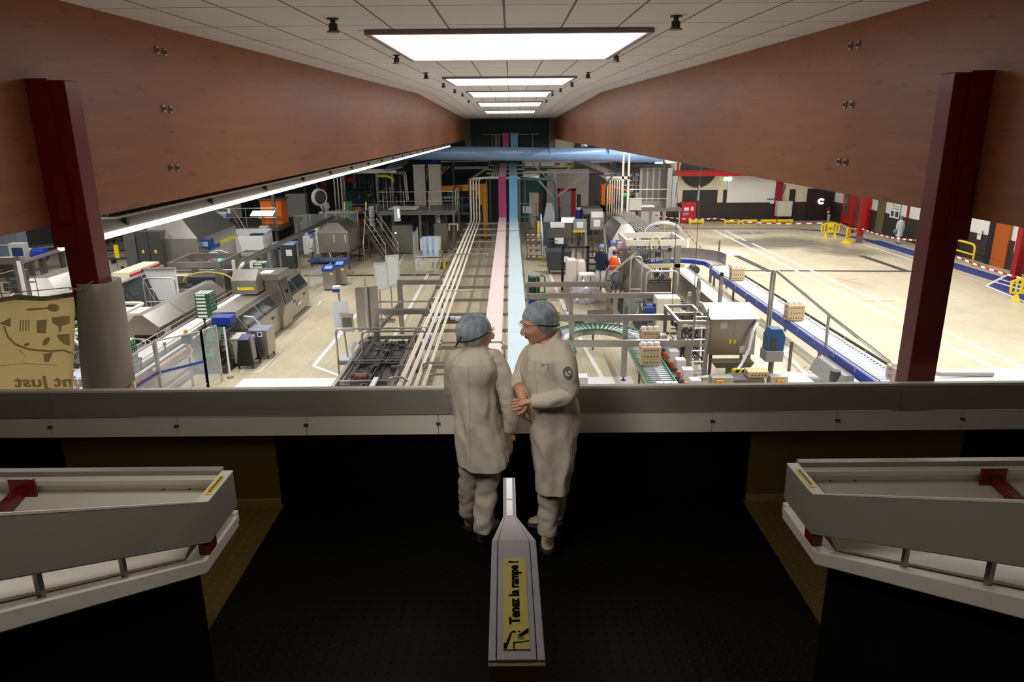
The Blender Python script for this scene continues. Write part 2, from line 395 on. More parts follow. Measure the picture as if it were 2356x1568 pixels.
line(B2, g(2290, 649), g(2360, 668), .16, .009); line(B2, g(2300, 642), g(2370, 662), .16, .009)
struct('trim_5', markw, B2)
R = []
for a, b in (((1915, 770), (1973, 795)), ((1973, 795), (1960, 800)), ((1735, 632), (1768, 635)), ((1832, 856), (1855, 842)), ((1832, 856), (1900, 860)), ((1985, 692), (2060, 692)), ((1925, 640), (1985, 655)), ((1920, 650), (1975, 640))):
    line(R, g(*a), g(*b), .06)
struct('trim_6', markr, R)
# ------------------------------------------------------------------ beams
def tbeam(sx):
    nm = 'left' if sx < 0 else 'right'
    T = thing('timber_beam', f'long varnished glued timber roof beam along the {nm} side of the white ceiling', 'beam', (sx * 3.15, 24, 6.6))
    T_l = MB(); x0, x1 = (0, .22) if sx > 0 else (-.22, 0)
    T_l.prism('x', [(-28, 0), (28, 0), (28, cz(52) - 6.6), (2, cz(26) - 6.6), (-28, cz(-4) - 6.6)], x0, x1)
    T_l.build('beam_body', wood, T)
    pts = [(360, 115), (378, 120), (375, 250), (391, 252), (392, 386), (407, 386)] if sx < 0 else [(1958, 106), (1976, 103), (1945, 241), (1961, 240), (1932, 372), (1947, 373)]
    for p in pts:
        q = XP(p[0], p[1], sx * 3.15) - Vector(T.location); x = -sx
        b = MB().cyl((x * .012, q.y, q.z), (-x * .01, q.y, q.z), .034, n=14).build('bolt_washer', steel, T)
        MB().cyl((x * .022, q.y, q.z), (x * .0, q.y, q.z), .018, n=6).build('bolt_nut', dgrey, b)
    return T
tbeam(-1); tbeam(1)
# ------------------------------------------------------------------ ceiling light panels
where = ['nearest and largest', 'second nearest', 'middle', 'second farthest', 'farthest and smallest']
for i, (y0, y1) in enumerate(((7.44, 10.8), (15.7, 19.1), (24.0, 27.8), (31.4, 34.6), (39.2, 42.4))):
    T = thing('ceiling_light', f'{where[i]} of the five glowing white ceiling panels', 'light', (0, (y0 + y1) / 2, cz((y0 + y1) / 2)), group='ceiling light panels')
    h = (y1 - y0) / 2
    def cy(y): return cz(y + (y0 + y1) / 2) - T.location.z
    ys = [-h, 0, h]
    MB().loft([[(-1.33, y, cy(y) - .03), (1.33, y, cy(y) - .03), (1.33, y, cy(y) - .01), (-1.33, y, cy(y) - .01)] for y in ys]).build('diffuser', lampp, T)
    fr = MB()
    for x in (-1.36, 1.36): fr.loft([[(x - .03, y, cy(y) - .045), (x + .03, y, cy(y) - .045), (x + .03, y, cy(y) + .0), (x - .03, y, cy(y) + .0)] for y in (-h - .03, 0, h + .03)])
    for y in (-h - .03, h + .03): fr.box(-1.33, y - .03, cy(y) - .045, 1.33, y + .03, cy(y))
    fr.build('frame', M('ceiling_light_frame', (150, 130, 140), .5), T)
# sprinklers
sp = [(765, 42), (1556, 36), (912, 126), (1418, 122), (980, 167), (1353, 166), (1020, 191), (1316, 189), (1046, 205), (1290, 203), (1064, 214), (1271, 213), (1078, 230), (1257, 229)]
def ceil_hit(px, py):
    a = ray(px, py); t = 4.0
    for _ in range(60):
        z = CZ + a[2] * t; y = a[1] * t; t += (cz(y) - z) / max(.05, (a[2] + .0165 * a[1] * (1 if y > 26 else -1))) * .8
    return Vector((a[0] * t, a[1] * t, cz(a[1] * t)))
pr = None
rowl = ['nearest', 'second', 'third', 'fourth', 'fifth', 'sixth', 'farthest']
for i, p in enumerate(sp):
    h = ceil_hit(*p)
    lab = f'{rowl[i // 2]} small sprinkler head from the front in the ceiling row {"left" if i % 2 == 0 else "right"} of the light panels'
    if pr is None:
        pr = thing('sprinkler_head', lab, 'sprinkler', h, group='ceiling sprinklers')
        MB().cyl((0, 0, 0), (0, 0, -.10), .022).cyl((0, 0, 0), (0, 0, -.012), .05).build('stem', dgrey, pr)
        MB().cyl((0, 0, -.10), (0, 0, -.112), .055).cyl((-.03, 0, -.04), (-.03, 0, -.1), .008, n=6).cyl((.03, 0, -.04), (.03, 0, -.1), .008, n=6).build('deflector', steeld, pr)
    else: dup(pr, h, 0, lab)
# ------------------------------------------------------------------ big pale blue duct
ductm = M('pale_blue_duct_coating', (128, 158, 200), .35, .15, var=.05, scale=1)
_d = V(1178, 350.5, 45.5); _r = V(1525, 358, 45.5)
T = thing('ventilation_duct', 'large pale blue round duct running crosswise below the timber beams', 'duct', (0, 45.5, _d.z))
MB().cyl((-9.2, 0, .10), (_r.x, 0, _r.z - _d.z), .405, n=32).build('duct_pipe', ductm, T)
for q in T.children[0].data.polygons: q.use_smooth = len(q.vertices) == 4
for x in (-6.5, -1.9, 2.4, 6.0): MB().cyl((x - .02, 0, -x * .011), (x + .02, 0, -x * .011), .412, n=32).build('clamp_ring', M('duct_ring', (110, 140, 180), .4), T)
MB().box(_r.x - .5, -.2, -.75, _r.x, .2, -.35).build('end_outlet', M('pale_outlet', (200, 212, 225), .4), T)
for x in (-6.5, 2.4): MB().cyl((x, 0, .4), (x, 0, 2.0), .015, n=6).build('hanger_rod', steeld, T)
# ------------------------------------------------------------------ linear lamp row under the left beam
T = thing('fluorescent_lamp_row', 'long lit fluorescent lamp row hung just under the left timber beam', 'light', (-3.62, 5.75, 6.33))
MB().prism('y', [(-.16, .03), (.03, .03), (.03, .05), (-.12, .16), (-.30, .16), (-.30, .12)], .45, 39.2).build('reflector_tray', M('lamp_tray_white', (205, 200, 198), .5), T)
tb = MB().cyl((0, 0, 0), (0, 2.9, 0), .03, n=8).build('lamp_tube', lampm, T)
for i in range(1, 13):
    c = tb.copy(); COL.objects.link(c); c.parent = T; c.location = (0, i * 2.98, 0)
for i in range(19):
    y = 1.0 + i * 2.0
    MB().box(-.02, y, .05, .03, y + .05, .16).build('hanger_bracket', dgrey, T)
T = thing('cable_tray', 'grey cable tray bolted along the foot of the left timber beam', 'cable tray', (-3.40, 6.2, 6.50))
MB().box(-.16, 0, 0, .02, 45, .02).box(-.16, 0, .02, -.14, 45, .09).build('tray', lgrey, T)
MB().tube([(-.06, 0, .05), (-.05, 10, .06), (-.07, 20, .05), (-.05, 45, .05)], .03, 6).tube([(-.1, 0, .05), (-.11, 15, .06), (-.09, 45, .05)], .025, 6).build('cables', dgrey, T)
T = thing('far_ceiling_lamp', 'short lit strip lamp below the far end of the right timber beam', 'light', (4.6, 41.0, 6.75))
MB().box(-.6, 0, 0, .6, .1, .06).build('lamp_body', lampm, T); MB().box(-.65, -.02, .06, .65, .12, .1).build('housing', lgrey, T)
T = thing('convex_mirror', 'oval convex mirror beside the far strip lamp over the blue duct', 'mirror', (V(1344, 334, 42).x, 42, V(1344, 334, 42).z))
MB().ell(0, 0, 0, .22, .05, .1).build('mirror_dish', M('mirror_glass', (205, 215, 225), .06, 1.0, var=.0), T, smooth=True); MB().cyl((0, 0, .08), (0, 0, .5), .015).build('bracket', dgrey, T)
# ------------------------------------------------------------------ columns
def column(sx):
    nm = 'left' if sx < 0 else 'right'
    T = thing('steel_column', f'tall dark red steel column beside the front guard rail, {nm} of the two women', 'column', (sx * 3.0, 4.98, 0))
    MB().box(-.10, -.02, 0, .10, .15, 7.54).build('column_shaft', oxred, T, bevel=.006)
    x0, x1 = ((.0, .16) if sx > 0 else (-.16, .0))
    MB().box(x0, -.035, 6.45, x1, .0, 7.55).build('beam_bracket', oxred, T)
    MB().box(sx * .05 - .02, -.06, 6.62, sx * .05 + .06, -.035, 6.95).build('bracket_plate', oxred, T)
    return T
column(-1); column(1)
# ------------------------------------------------------------------ lights of the hall
def area(name, loc, sx, sy, power, col=(1, 1, 1), rot=(0, 0, 0)):
    d = bpy.data.lights.new(name, 'AREA'); d.shape = 'RECTANGLE'; d.size = sx; d.size_y = sy; d.energy = power; d.color = col
    o = bpy.data.objects.new(name, d); COL.objects.link(o); o.location = loc; o.rotation_euler = rot
    return o
for x, y0, y1, pw in ((-23, 14, 42, 1100), (-16, 12, 40, 1600), (-9.5, 12, 34, 2000), (8.5, 12, 46, 3300), (14.5, 12, 54, 4300), (20, 14, 50, 1300)):
    area('hall_lamp_row', (x, (y0 + y1) / 2, 8.75), .5, y1 - y0, pw * .74, (1, .985, .96))
area('stair_ceiling_lamp', (-.75, 2.7, 7.92), 1.1, 1.1, 22, (1, .95, .84))
d = bpy.data.lights.new('women_fill_spot', 'SPOT'); d.energy = 190; d.spot_size = math.radians(36); d.spot_blend = .6; d.shadow_soft_size = .5; d.color = (1, .95, .86)  # unseen spot added to brighten the two women's coats
o = bpy.data.objects.new('women_fill_spot', d); COL.objects.link(o); o.location = (-1.1, 1.7, 7.9); o.rotation_euler = (Vector((.0, 4.25, 5.45)) - o.location).to_track_quat('-Z', 'Y').to_euler()
w = bpy.data.worlds.new('world'); S.world = w; w.use_nodes = True
w.node_tree.nodes['Background'].inputs[0].default_value = (.02, .02, .022, 1)
# ------------------------------------------------------------------ platform and stairs
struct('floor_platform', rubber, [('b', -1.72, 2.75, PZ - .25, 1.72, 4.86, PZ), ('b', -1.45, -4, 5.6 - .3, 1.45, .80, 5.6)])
struct('floor_platform_side', ochre, [('b', -4.6, 3.22, PZ - .25, -1.72, 4.86, PZ), ('b', 1.72, 3.22, PZ - .25, 4.6, 4.86, PZ)])
st = MB()
for i in range(7):
    st.box(-1.42, 2.75 - .29 * (i + 1), PZ - .2, 1.42, 2.75 - .29 * i + .01, PZ + .1543 * (i + 1))
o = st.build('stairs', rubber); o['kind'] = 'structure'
nose = MB()
for i in range(7): nose.box(-1.40, 2.75 - .29 * i + .01, PZ + .1543 * (i + 1) - .02, 1.40, 2.75 - .29 * i + .018, PZ + .1543 * (i + 1) - .004)
o = nose.build('trim_7', M('worn_stair_nosing', (30, 30, 30), .5)); o['kind'] = 'structure'
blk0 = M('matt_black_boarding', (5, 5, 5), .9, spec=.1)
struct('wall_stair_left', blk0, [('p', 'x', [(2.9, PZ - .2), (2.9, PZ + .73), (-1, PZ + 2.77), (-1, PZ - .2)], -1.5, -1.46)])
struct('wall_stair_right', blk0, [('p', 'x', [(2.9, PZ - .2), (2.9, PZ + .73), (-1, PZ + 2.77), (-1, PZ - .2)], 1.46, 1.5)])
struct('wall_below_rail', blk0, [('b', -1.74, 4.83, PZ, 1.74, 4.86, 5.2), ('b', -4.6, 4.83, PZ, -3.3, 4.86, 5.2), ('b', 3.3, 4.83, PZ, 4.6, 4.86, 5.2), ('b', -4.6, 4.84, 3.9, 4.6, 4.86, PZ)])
struct('wall_below_rail_side', ochre, [('b', -3.3, 4.83, PZ, -1.74, 4.86, 5.2), ('b', 1.74, 4.83, PZ, 3.3, 4.86, 5.2)])
struct('baseboard_platform', M('pale_ochre_skirting', (128, 108, 52), .5), [('b', -3.3, 4.815, PZ, -1.74, 4.83, PZ + .05), ('b', 1.74, 4.815, PZ, 3.3, 4.83, PZ + .05)])
# ------------------------------------------------------------------ front guard rail
T = thing('front_guard_rail', 'long grey and cream guard rail behind the two women, overlooking the hall', 'guard rail', (0, 4.8, PZ))
def rl(n, m, prims, bev=0): 
    o = MB().do(prims).build(n, m, T, bev, world=True); return o
rl('top_cap', white_rail, [('b', -4.6, 4.735, 5.455, 4.6, 4.785, 5.475)], .004)
for i, (a, b) in enumerate(((-4.6, -3.26), (-3.255, 2.74), (2.745, 4.6))):
    rl('front_board', grey_rail, [('h', [(a, 4.735, 5.275), (b, 4.735, 5.275), (b, 4.78, 5.275), (a, 4.78, 5.275), (a, 4.735, 5.455), (b, 4.735, 5.455), (b, 4.78, 5.455), (a, 4.78, 5.455)])])
jo = [-4.6, -3.29, -2.39, -1.47, -.53, .4, 1.42, 2.31, 3.2, 4.6]
for a, b in zip(jo, jo[1:]):
    rl('lower_board', white_rail, [('p', 'x', [(4.80, 5.27), (4.745, 5.265), (4.728, 5.125), (4.82, 5.125)], a + .002, b - .002)])
for a in jo[1:-1]: rl('fixing_clip', dgrey, [('b', a - .015, 4.722, 5.20, a + .015, 4.737, 5.212)])
# ------------------------------------------------------------------ stair balustrades
def balustrade(sx):
    nm = 'left' if sx < 0 else 'right'
    X = 1.395
    y2, y1, z1 = (3.25, 2.94, PZ + 1.068) if sx < 0 else (3.325, 3.005, PZ + 1.045)
    sl = .523
    T = thing('stair_balustrade', f'boxy cream and grey balustrade with two bands, {nm} of the stairs', 'balustrade', (sx * X, y1, PZ))
    def bx(n, m, prims, bev=.004, label=None, par=T):
        b = MB().do(prims)
        if sx > 0: b.v = [(-v[0], v[1], v[2]) for v in b.v]
        o = b.build(n, m, T, bev, world=True)
        if par is not T: o.parent = par; o.location = (0, 0, 0)
        if label: o['label'] = label
        return o
    y0 = .35
    def band(zt, h, y): # y,z polygon of a level then rising band
        return [(y2, zt), (y1, zt), (y, zt + (y1 - y) * sl), (y, zt - h + (y1 - y) * sl), (y1 - .03, zt - h), (y2, zt - h)]
    bx('upper_band', grey_rail, [('p', 'x', band(z1 - .006, .19, y0), -X - .045, -X)])
    bx('upper_cap', white_rail, [('p', 'x', [(y2, z1), (y1, z1), (y0, z1 + (y1 - y0) * sl), (y0, z1 - .012 + (y1 - y0) * sl), (y1, z1 - .006), (y2, z1 - .006)], -X - .055, -X + .001)], 0)
    yk = y1 - .09; zl = z1 - .25
    bx('lower_band', white_rail, [('p', 'x', [(y2, zl), (yk, zl), (y0, zl + (yk - y0) * sl), (y0, zl - .062 + (yk - y0) * sl), (yk - .01, zl - .062), (y2, zl - .062)], -X - .10, -X - .004)])
    fz = lambda y: z1 - .245 + (yk - y) * sl
    bx('infill_sheet', white_rail, [('p', 'x', [(y2 - .01, z1 - .095), (yk, z1 - .235), (y0, fz(y0) + .01), (y0, fz(y0)), (yk, z1 - .245), (y2 - .01, z1 - .105)], -4.2, -X - .10)], 0)
    for y in (2.33, 1.90, 1.47): bx('mullion', steel, [('b', -X - .075, y, fz(y) - .02, -X - .06, y + .022, z1 - .19 + (y1 - y) * sl)], 0)
    bx('rear_band', grey_rail, [('b', -4.2, y2 + .01, z1 - .11, -X - .07, y2 + .06, z1 - .005)])
    bx('rear_ledge', white_rail, [('b', -4.2, y2 - .04, z1 - .055, -X - .05, y2 + .01, z1 - .03), ('b', -4.2, y2 - .01, z1 - .14, -X - .05, y2 + .01, z1 - .055)], .002)
    bx('rear_lower_band', white_rail, [('b', -4.2, y2 + .0, z1 - .308, -X - .02, y2 + .05, z1 - .248)])
    r = bx('red_bracket', oxred, [('a', (-2.44, y2 - .02, z1 - .08), (-2.41, 2.6, z1 - .14), .05, .045), ('b', -2.49, y2 - .052, z1 - .115, -2.36, y2 - .04, z1 - .015)], .002, 'dark red steel bracket bar')
    bx('red_corner_plate', oxred, [('b', -X - .05, y1 - .05, z1 - .246, -X - .003, y1 + .04, z1 - .196)], 0)
    for x in (-1.62, -1.75, -2.85): bx('bolt', dgrey, [('c', (x, y2 - .016, z1 - .10), (x, y2 - .008, z1 - .10), .008)], 0)
    s = bx('warning_sticker', yellow, [('q', [(-X - .042, y2 - .07, z1 + .002), (-X - .042, y1 + .06, z1 + .002), (-X - .014, y1 + .06, z1 + .002), (-X - .014, y2 - .07, z1 + .002)])], 0, 'yellow hand rail warning sticker')
    d = MB()
    for k in range(9):
        yy = y1 + .085 + k * .018
        d.poly([(-X - .034, yy, z1 + .0035), (-X - .034, yy + .011, z1 + .0035), (-X - .022, yy + .011, z1 + .0035), (-X - .022, yy, z1 + .0035)])
    if sx > 0: d.v = [(-v[0], v[1], v[2]) for v in d.v]
    o = d.build('sticker_print', black, T, world=True); o.parent = s
    return T
balustrade(-1); balustrade(1)
# ------------------------------------------------------------------ text helper
def text_mesh(body, size, bold=0.0):
    c = bpy.data.curves.new('txt', 'FONT'); c.body = body; c.size = size; c.align_x = 'LEFT'; c.offset = bold; c.resolution_u = 3
    o = bpy.data.objects.new('txt', c); COL.objects.link(o)
    dg = bpy.context.evaluated_depsgraph_get(); me = bpy.data.meshes.new_from_object(o.evaluated_get(dg))
    vs = [tuple(v.co) for v in me.vertices]; fs = [tuple(p.vertices) for p in me.polygons]
    bpy.data.objects.remove(o); bpy.data.curves.remove(c); bpy.data.meshes.remove(me)
    return vs, fs
def write(body, size, mat, parent, fn, name='lettering', bold=0.0, fit_w=None):
    vs, fs = text_mesh(body, size, bold)
    if fit_w:
        w = max(v[0] for v in vs); vs = [(v[0] * fit_w / w, v[1], v[2]) for v in vs]
    m = MB().add([fn(v[0], v[1]) for v in vs], fs)
    me = bpy.data.meshes.new(name); me.from_pydata(m.v, [], m.f); me.materials.append(mat)
    o = bpy.data.objects.new(name, me); COL.objects.link(o); o.parent = parent
    return o
# ------------------------------------------------------------------ centre hand rail
T = thing('centre_hand_rail', 'narrow pale hand rail rising up the middle of the stairs, with yellow sticker on top', 'hand rail', (-.018, 2.9, PZ))
hx = .030
prof = [(3.28, 5.52), (2.90, 5.52), (.856, 6.668), (.627, 6.668)]
def rprof(dx0, dx1, dz, h):
    lo = [(3.28, 5.52 - h), (2.88, 5.52 - h), (.84, 6.668 - h), (.627, 6.668 - h)]
    return [('p', 'x', [(y - 0, z + dz - 6.668 + 6.668) for y, z in prof] + [(y, z + dz) for y, z in lo[::-1]], -.018 + dx0, -.018 + dx1)]
MB().do(rprof(-.021, .021, 0, .10)).build('rail_core', lilac_rail, T, .001, world=True)
for a, b in ((-hx, -.0218), (.0218, hx)): MB().do(rprof(a, b, -.0006, .10)).build('side_board', lilac_rail, T, .001, world=True)
MB().box(-.018 - hx, .620, 6.45, -.018 + hx, .6265, 6.666).build('end_board', M('end_board_tan', (150, 128, 96), .6), T, .001, world=True)
MB().box(-.018 - .012, 3.2, PZ, -.018 + .012, 3.225, 5.43).build('support_post', dgrey, T, world=True)
MB().box(-.018 - .012, .70, 5.6, -.018 + .012, .725, 6.58).build('support_post', dgrey, T, world=True)
for k, (p0, p1) in enumerate((((3.27, 5.5215), (3.06, 5.5215)), ((3.05, 5.5215), (2.905, 5.5215)))):
    MB().poly([(-.018 - .014, p0[0], p0[1]), (-.018 + .014, p0[0], p0[1]), (-.018 + .014, p1[0], p1[1]), (-.018 - .014, p1[0], p1[1])]).build('glare_label', M('glossy_glare_label', (235, 235, 240), .12), T, world=True)  # ceiling light reflected in the glossy label painted in as near-white
zt = 6.669
s = MB().poly([(-.018 - .0145, .642, zt), (-.018 + .0145, .642, zt), (-.018 + .0145, .812, zt), (-.018 - .0145, .812, zt)]).build('hand_rail_sticker', M('yellow_sticker', (226, 202, 30), .5, var=.03), T, world=True)
s['label'] = 'yellow sticker reading Tenez la rampe !'
blk = M('sticker_black_ink', (14, 13, 8), .95, spec=.05)
o = write('Tenez la rampe !', .0165, blk, s, lambda u, v: (-.018 + .0042 - v, .683 + u, zt + .0004), bold=.0006, fit_w=.122)
o.data.transform(Matrix.Translation(-Vector(T.location)))
hd = MB()
def fl(pts): hd.poly([(-.018 + x, y, zt + .0004) for x, y in pts])
fl([(-.0138, .643), (-.0105, .643), (-.0045, .668), (-.0062, .669)]); fl([(-.0138, .643), (-.0138, .652), (-.0118, .652), (-.0118, .643)])
fl([(.002, .664), (.0138, .676), (.0138, .669), (.005, .661)]); fl([(-.003, .653), (.0138, .6555), (.0138, .654), (-.003, .6515)]); fl([(-.0035, .643), (-.002, .643), (-.002, .6535), (-.0035, .6535)])
fl([(-.006, .669), (-.003, .6715), (.0, .670), (-.001, .6685)]); fl([(.001, .6705), (.0035, .6715), (.005, .6695), (.0035, .669)])
hd.build('hand_pictogram', blk, s).data.transform(Matrix.Translation(-Vector(T.location)))
g_ = MB(); g_.poly([(-.018 + x, y, zt + .0003) for x, y in ((.0005, .662), (.004, .6625), (.0095, .6605), (.0075, .6575), (.003, .658))])
g_.build('pictogram_grip', M('pictogram_olive', (110, 120, 30), .6), s).data.transform(Matrix.Translation(-Vector(T.location)))
for _c in [T.children[i] for i in range(len(T.children))] + list(s.children):
    for _v in _c.data.vertices: _v.co.x += .0195 - (_v.co.y + 2.9 - .7) * .0085
# ------------------------------------------------------------------ banner on the left column
bm_y = M('backlit_banner_cloth', (240, 228, 190), .8, var=.05, scale=2)
bm_w = M('banner_wrap_cloth', (238, 236, 230), .8, var=.05, scale=3)
bm_p = M('banner_print_grey', (176, 170, 146), .8, var=.05)
def translucent(m, fac):
    nt = m.node_tree; n = nt.nodes; l = nt.links; p = n['Principled BSDF']
    t = n.new('ShaderNodeBsdfTranslucent'); mx = n.new('ShaderNodeMixShader'); mx.inputs[0].default_value = fac
    l.new(p.inputs['Base Color'].links[0].from_socket, t.inputs['Color']); l.new(p.outputs[0], mx.inputs[1]); l.new(t.outputs[0], mx.inputs[2])
    l.new(mx.outputs[0], n['Material Output'].inputs['Surface'])
for _m in (bm_y, bm_w, bm_p): translucent(_m, .72)
T = thing('banner', 'yellowish cloth banner seen from behind, tied to the left red column, mirrored print', 'banner', (-3.05, 5.02, PZ + .6))
yb = 5.2
def bp(px, py, dy=0.0):
    p = V(px, py, yb); return (p.x, p.y + dy, p.z)
rows = []
for i in range(13):
    px = -60 + 230 * i / 12
    top = 676 + 13 * (1 - i / 12) + 3 * math.sin(i * .9)
    rows.append([bp(px, top + (920 - top) * k / 8, .012 * math.sin(i * 1.1 + k * .5)) for k in range(9)])
b = MB(); b.loft(rows, cap=False, closed=False)
cl = b.build('banner_sheet', bm_y, T, world=True, smooth=True); m = cl.modifiers.new('t', 'SOLIDIFY'); m.thickness = .002
hem = MB().loft([[bp(-60 + 230 * i / 12, 676 + 13 * (1 - i / 12) + 3 * math.sin(i * .9) + q, -.006) for q in (-2, 9)] for i in range(13)], cap=False, closed=False).build('hem', M('banner_hem', (165, 158, 130), .8), T, world=True)
# wrap round the column
wr = MB(); rings = []
for k, (py, xl, xr) in enumerate(((655, 159, 216), (662, 160, 218), (700, 160, 226), (760, 163, 236), (830, 168, 245), (900, 174, 254))):
    zz = V(190, py, 4.9).z; a = V(xl, py, 4.9).x; c_ = V(xr, py, 4.9).x; r = []
    for j in range(16):
        t = 2 * math.pi * j / 16; fx = math.copysign(abs(math.cos(t)) ** .6, math.cos(t)); fy = math.copysign(abs(math.sin(t)) ** .6, math.sin(t))
        r.append(((a + c_) / 2 + .035 + ((c_ - a) / 2 + .035) * fx * (1 + .05 * math.sin(3 * t + k) * k / 5), 5.055 + .135 * fy * (1 + .08 * k / 5), zz))
    rings.append(r)
wr.loft(rings, cap=False); o = wr.build('wrapped_end', bm_w, T, world=True, smooth=True); o.modifiers.new('t', 'SOLIDIFY').thickness = .003
rp = MB()
rp.tube([bp(-60, 680), bp(40, 672), bp(160, 661)], .0035, 6).tube([V(159, 661, 4.89), V(181, 665, 4.89), V(215, 646, 4.95), V(216, 656, 5.06)], .004, 6).tube([V(159, 664, 4.89), V(181, 668, 4.89), V(217, 657, 4.95)], .004, 6)
rp.build('rope', M('pale_rope', (178, 168, 140), .8), T, world=True)
MB().tube([bp(-60, 845, -.02), bp(60, 834, -.02), bp(176, 816, -.25)], .002, 6).build('rope', MATS['pale_rope'], T, world=True)
MB().tube([V(176 + 3 * math.cos(t), 816 + 3 * math.sin(t), 4.885) for t in [i * .7 for i in range(10)]], .0025, 5).build('eyelet', steeld, T, world=True)
pr = MB()
def shp(pts): pr.poly([bp(x, y, -.022) for x, y in pts])
def ellp(cx, cy, rx, ry, a=0, n=16): shp([(cx + rx * math.cos(t) * math.cos(a) - ry * math.sin(t) * math.sin(a), cy + rx * math.cos(t) * math.sin(a) + ry * math.sin(t) * math.cos(a)) for t in [2 * math.pi * i / n for i in range(n)]])
ellp(127, 706, 14, 9, .1); shp([(62, 711), (70, 707), (114, 705), (114, 709), (72, 713)])
shp([(2, 742), (30, 728), (28, 750)])
def stroke(ps, w):
    for a, c in zip(ps, ps[1:]):
        a = Vector(a); c = Vector(c); d = (c - a).normalized(); q = Vector((-d.y, d.x)) * w / 2
        shp([a - q, c - q * .9, c + q * .9, a + q])
stroke([(14, 748), (22, 772), (40, 790), (70, 801), (120, 806), (150, 803), (172, 812)], 5)
shp([(88, 735), (112, 733), (110, 765), (90, 764)]); shp([(122, 728), (165, 724), (165, 742), (146, 748), (144, 762), (140, 762), (138, 748), (126, 742)])
shp([(134, 768), (165, 765), (165, 793), (152, 790), (140, 780)]); ellp(110, 783, 12, 6, -.9); shp([(104, 812), (126, 808), (116, 830), (106, 830)]); ellp(66, 790, 7, 4, -.4); shp([(44, 800), (54, 806), (64, 818)])
for k in range(4): stroke([(52 + k * 6, 734), (50 + k * 7, 760)], 3)
pr.build('printed_drawing', bm_p, T, world=True)
A = V(176, 886, yb)
o = write('aint Just', .12, bm_p, T, lambda u, v: (V(206, 880, yb).x - u, yb - .024, V(100, 886, yb).z + v), name='mirrored_lettering', bold=.004, fit_w=.56)
o.data.transform(Matrix.Translation(-Vector(T.location)))
o['label'] = 'mirrored grey lettering seen through the cloth'
# ================================================================== hall equipment
def obj(name, label, cat, X, Y, parts, z=0.0, rz=0.0, group=None):
    """parts: (name, material, prims[, bevel[, label]]); a nested list after a part holds its sub-parts"""
    T = thing(name, label, cat, (X, Y, z), rz, group); last = None
    for p in parts:
        if isinstance(p, list):
            for q in p: MB().do(q[2]).build(q[0], q[1], last, q[3] if len(q) > 3 else 0)
            continue
        last = MB().do(p[2]).build(p[0], p[1], T, p[3] if len(p) > 3 else 0)
        if len(p) > 4: last['label'] = p[4]
    return T
def legs4(x0, y0, x1, y1, z0, z1, w=.05, m=steel):
    return [('leg', m, [('b', x - w / 2, y - w / 2, z0, x + w / 2, y + w / 2, z1)]) for x in (x0, x1) for y in (y0, y1)]
def feet4(x0, y0, x1, y1, h=.08):
    return [('foot', dgrey, [('c', (x, y, 0), (x, y, h), .04, .02, 8)]) for x in (x0, x1) for y in (y0, y1)]
def casters(x0, y0, x1, y1, r=.06):
    o = []
    for x in (x0, x1):
        for y in (y0, y1): o.append(('caster', dgrey, [('c', (x - .02, y, r), (x + .02, y, r), r, None, 10), ('b', x - .03, y - .02, r, x + .03, y + .02, r * 2.1)]))
    return o
def cabinet(name, label, X, Y, w, d, h, mat=steel, doors=2, plinth=.08, cat='cabinet', extra=(), rz=0, z=0, group=None, roof=0):
    P = [('body', mat, [('b', -w / 2, 0, plinth, w / 2, d, h)], .008), ('plinth', dgrey, [('b', -w / 2 + .03, .03, 0, w / 2 - .03, d - .03, plinth)])]
    for i in range(doors):
        a = -w / 2 + i * w / doors + .02; b = -w / 2 + (i + 1) * w / doors - .02
        P.append(('door', mat, [('b', a, -.015, plinth + .04, b, 0, h - .04)], .004))
        hx = b - .05 if i % 2 == 0 else a + .05
        P.append([('handle', dgrey, [('b', hx - .012, -.04, h * .5, hx + .012, -.015, h * .5 + .14)])])
    if roof: P.append(('sloped_roof', steell, [('p', 'x', [(-.14, h + .0), (d, h + roof), (d, h), (-.14, h - .01)], -w / 2 - .03, w / 2 + .03)]))
    return obj(name, label, cat, X, Y, P + list(extra), z, rz, group)
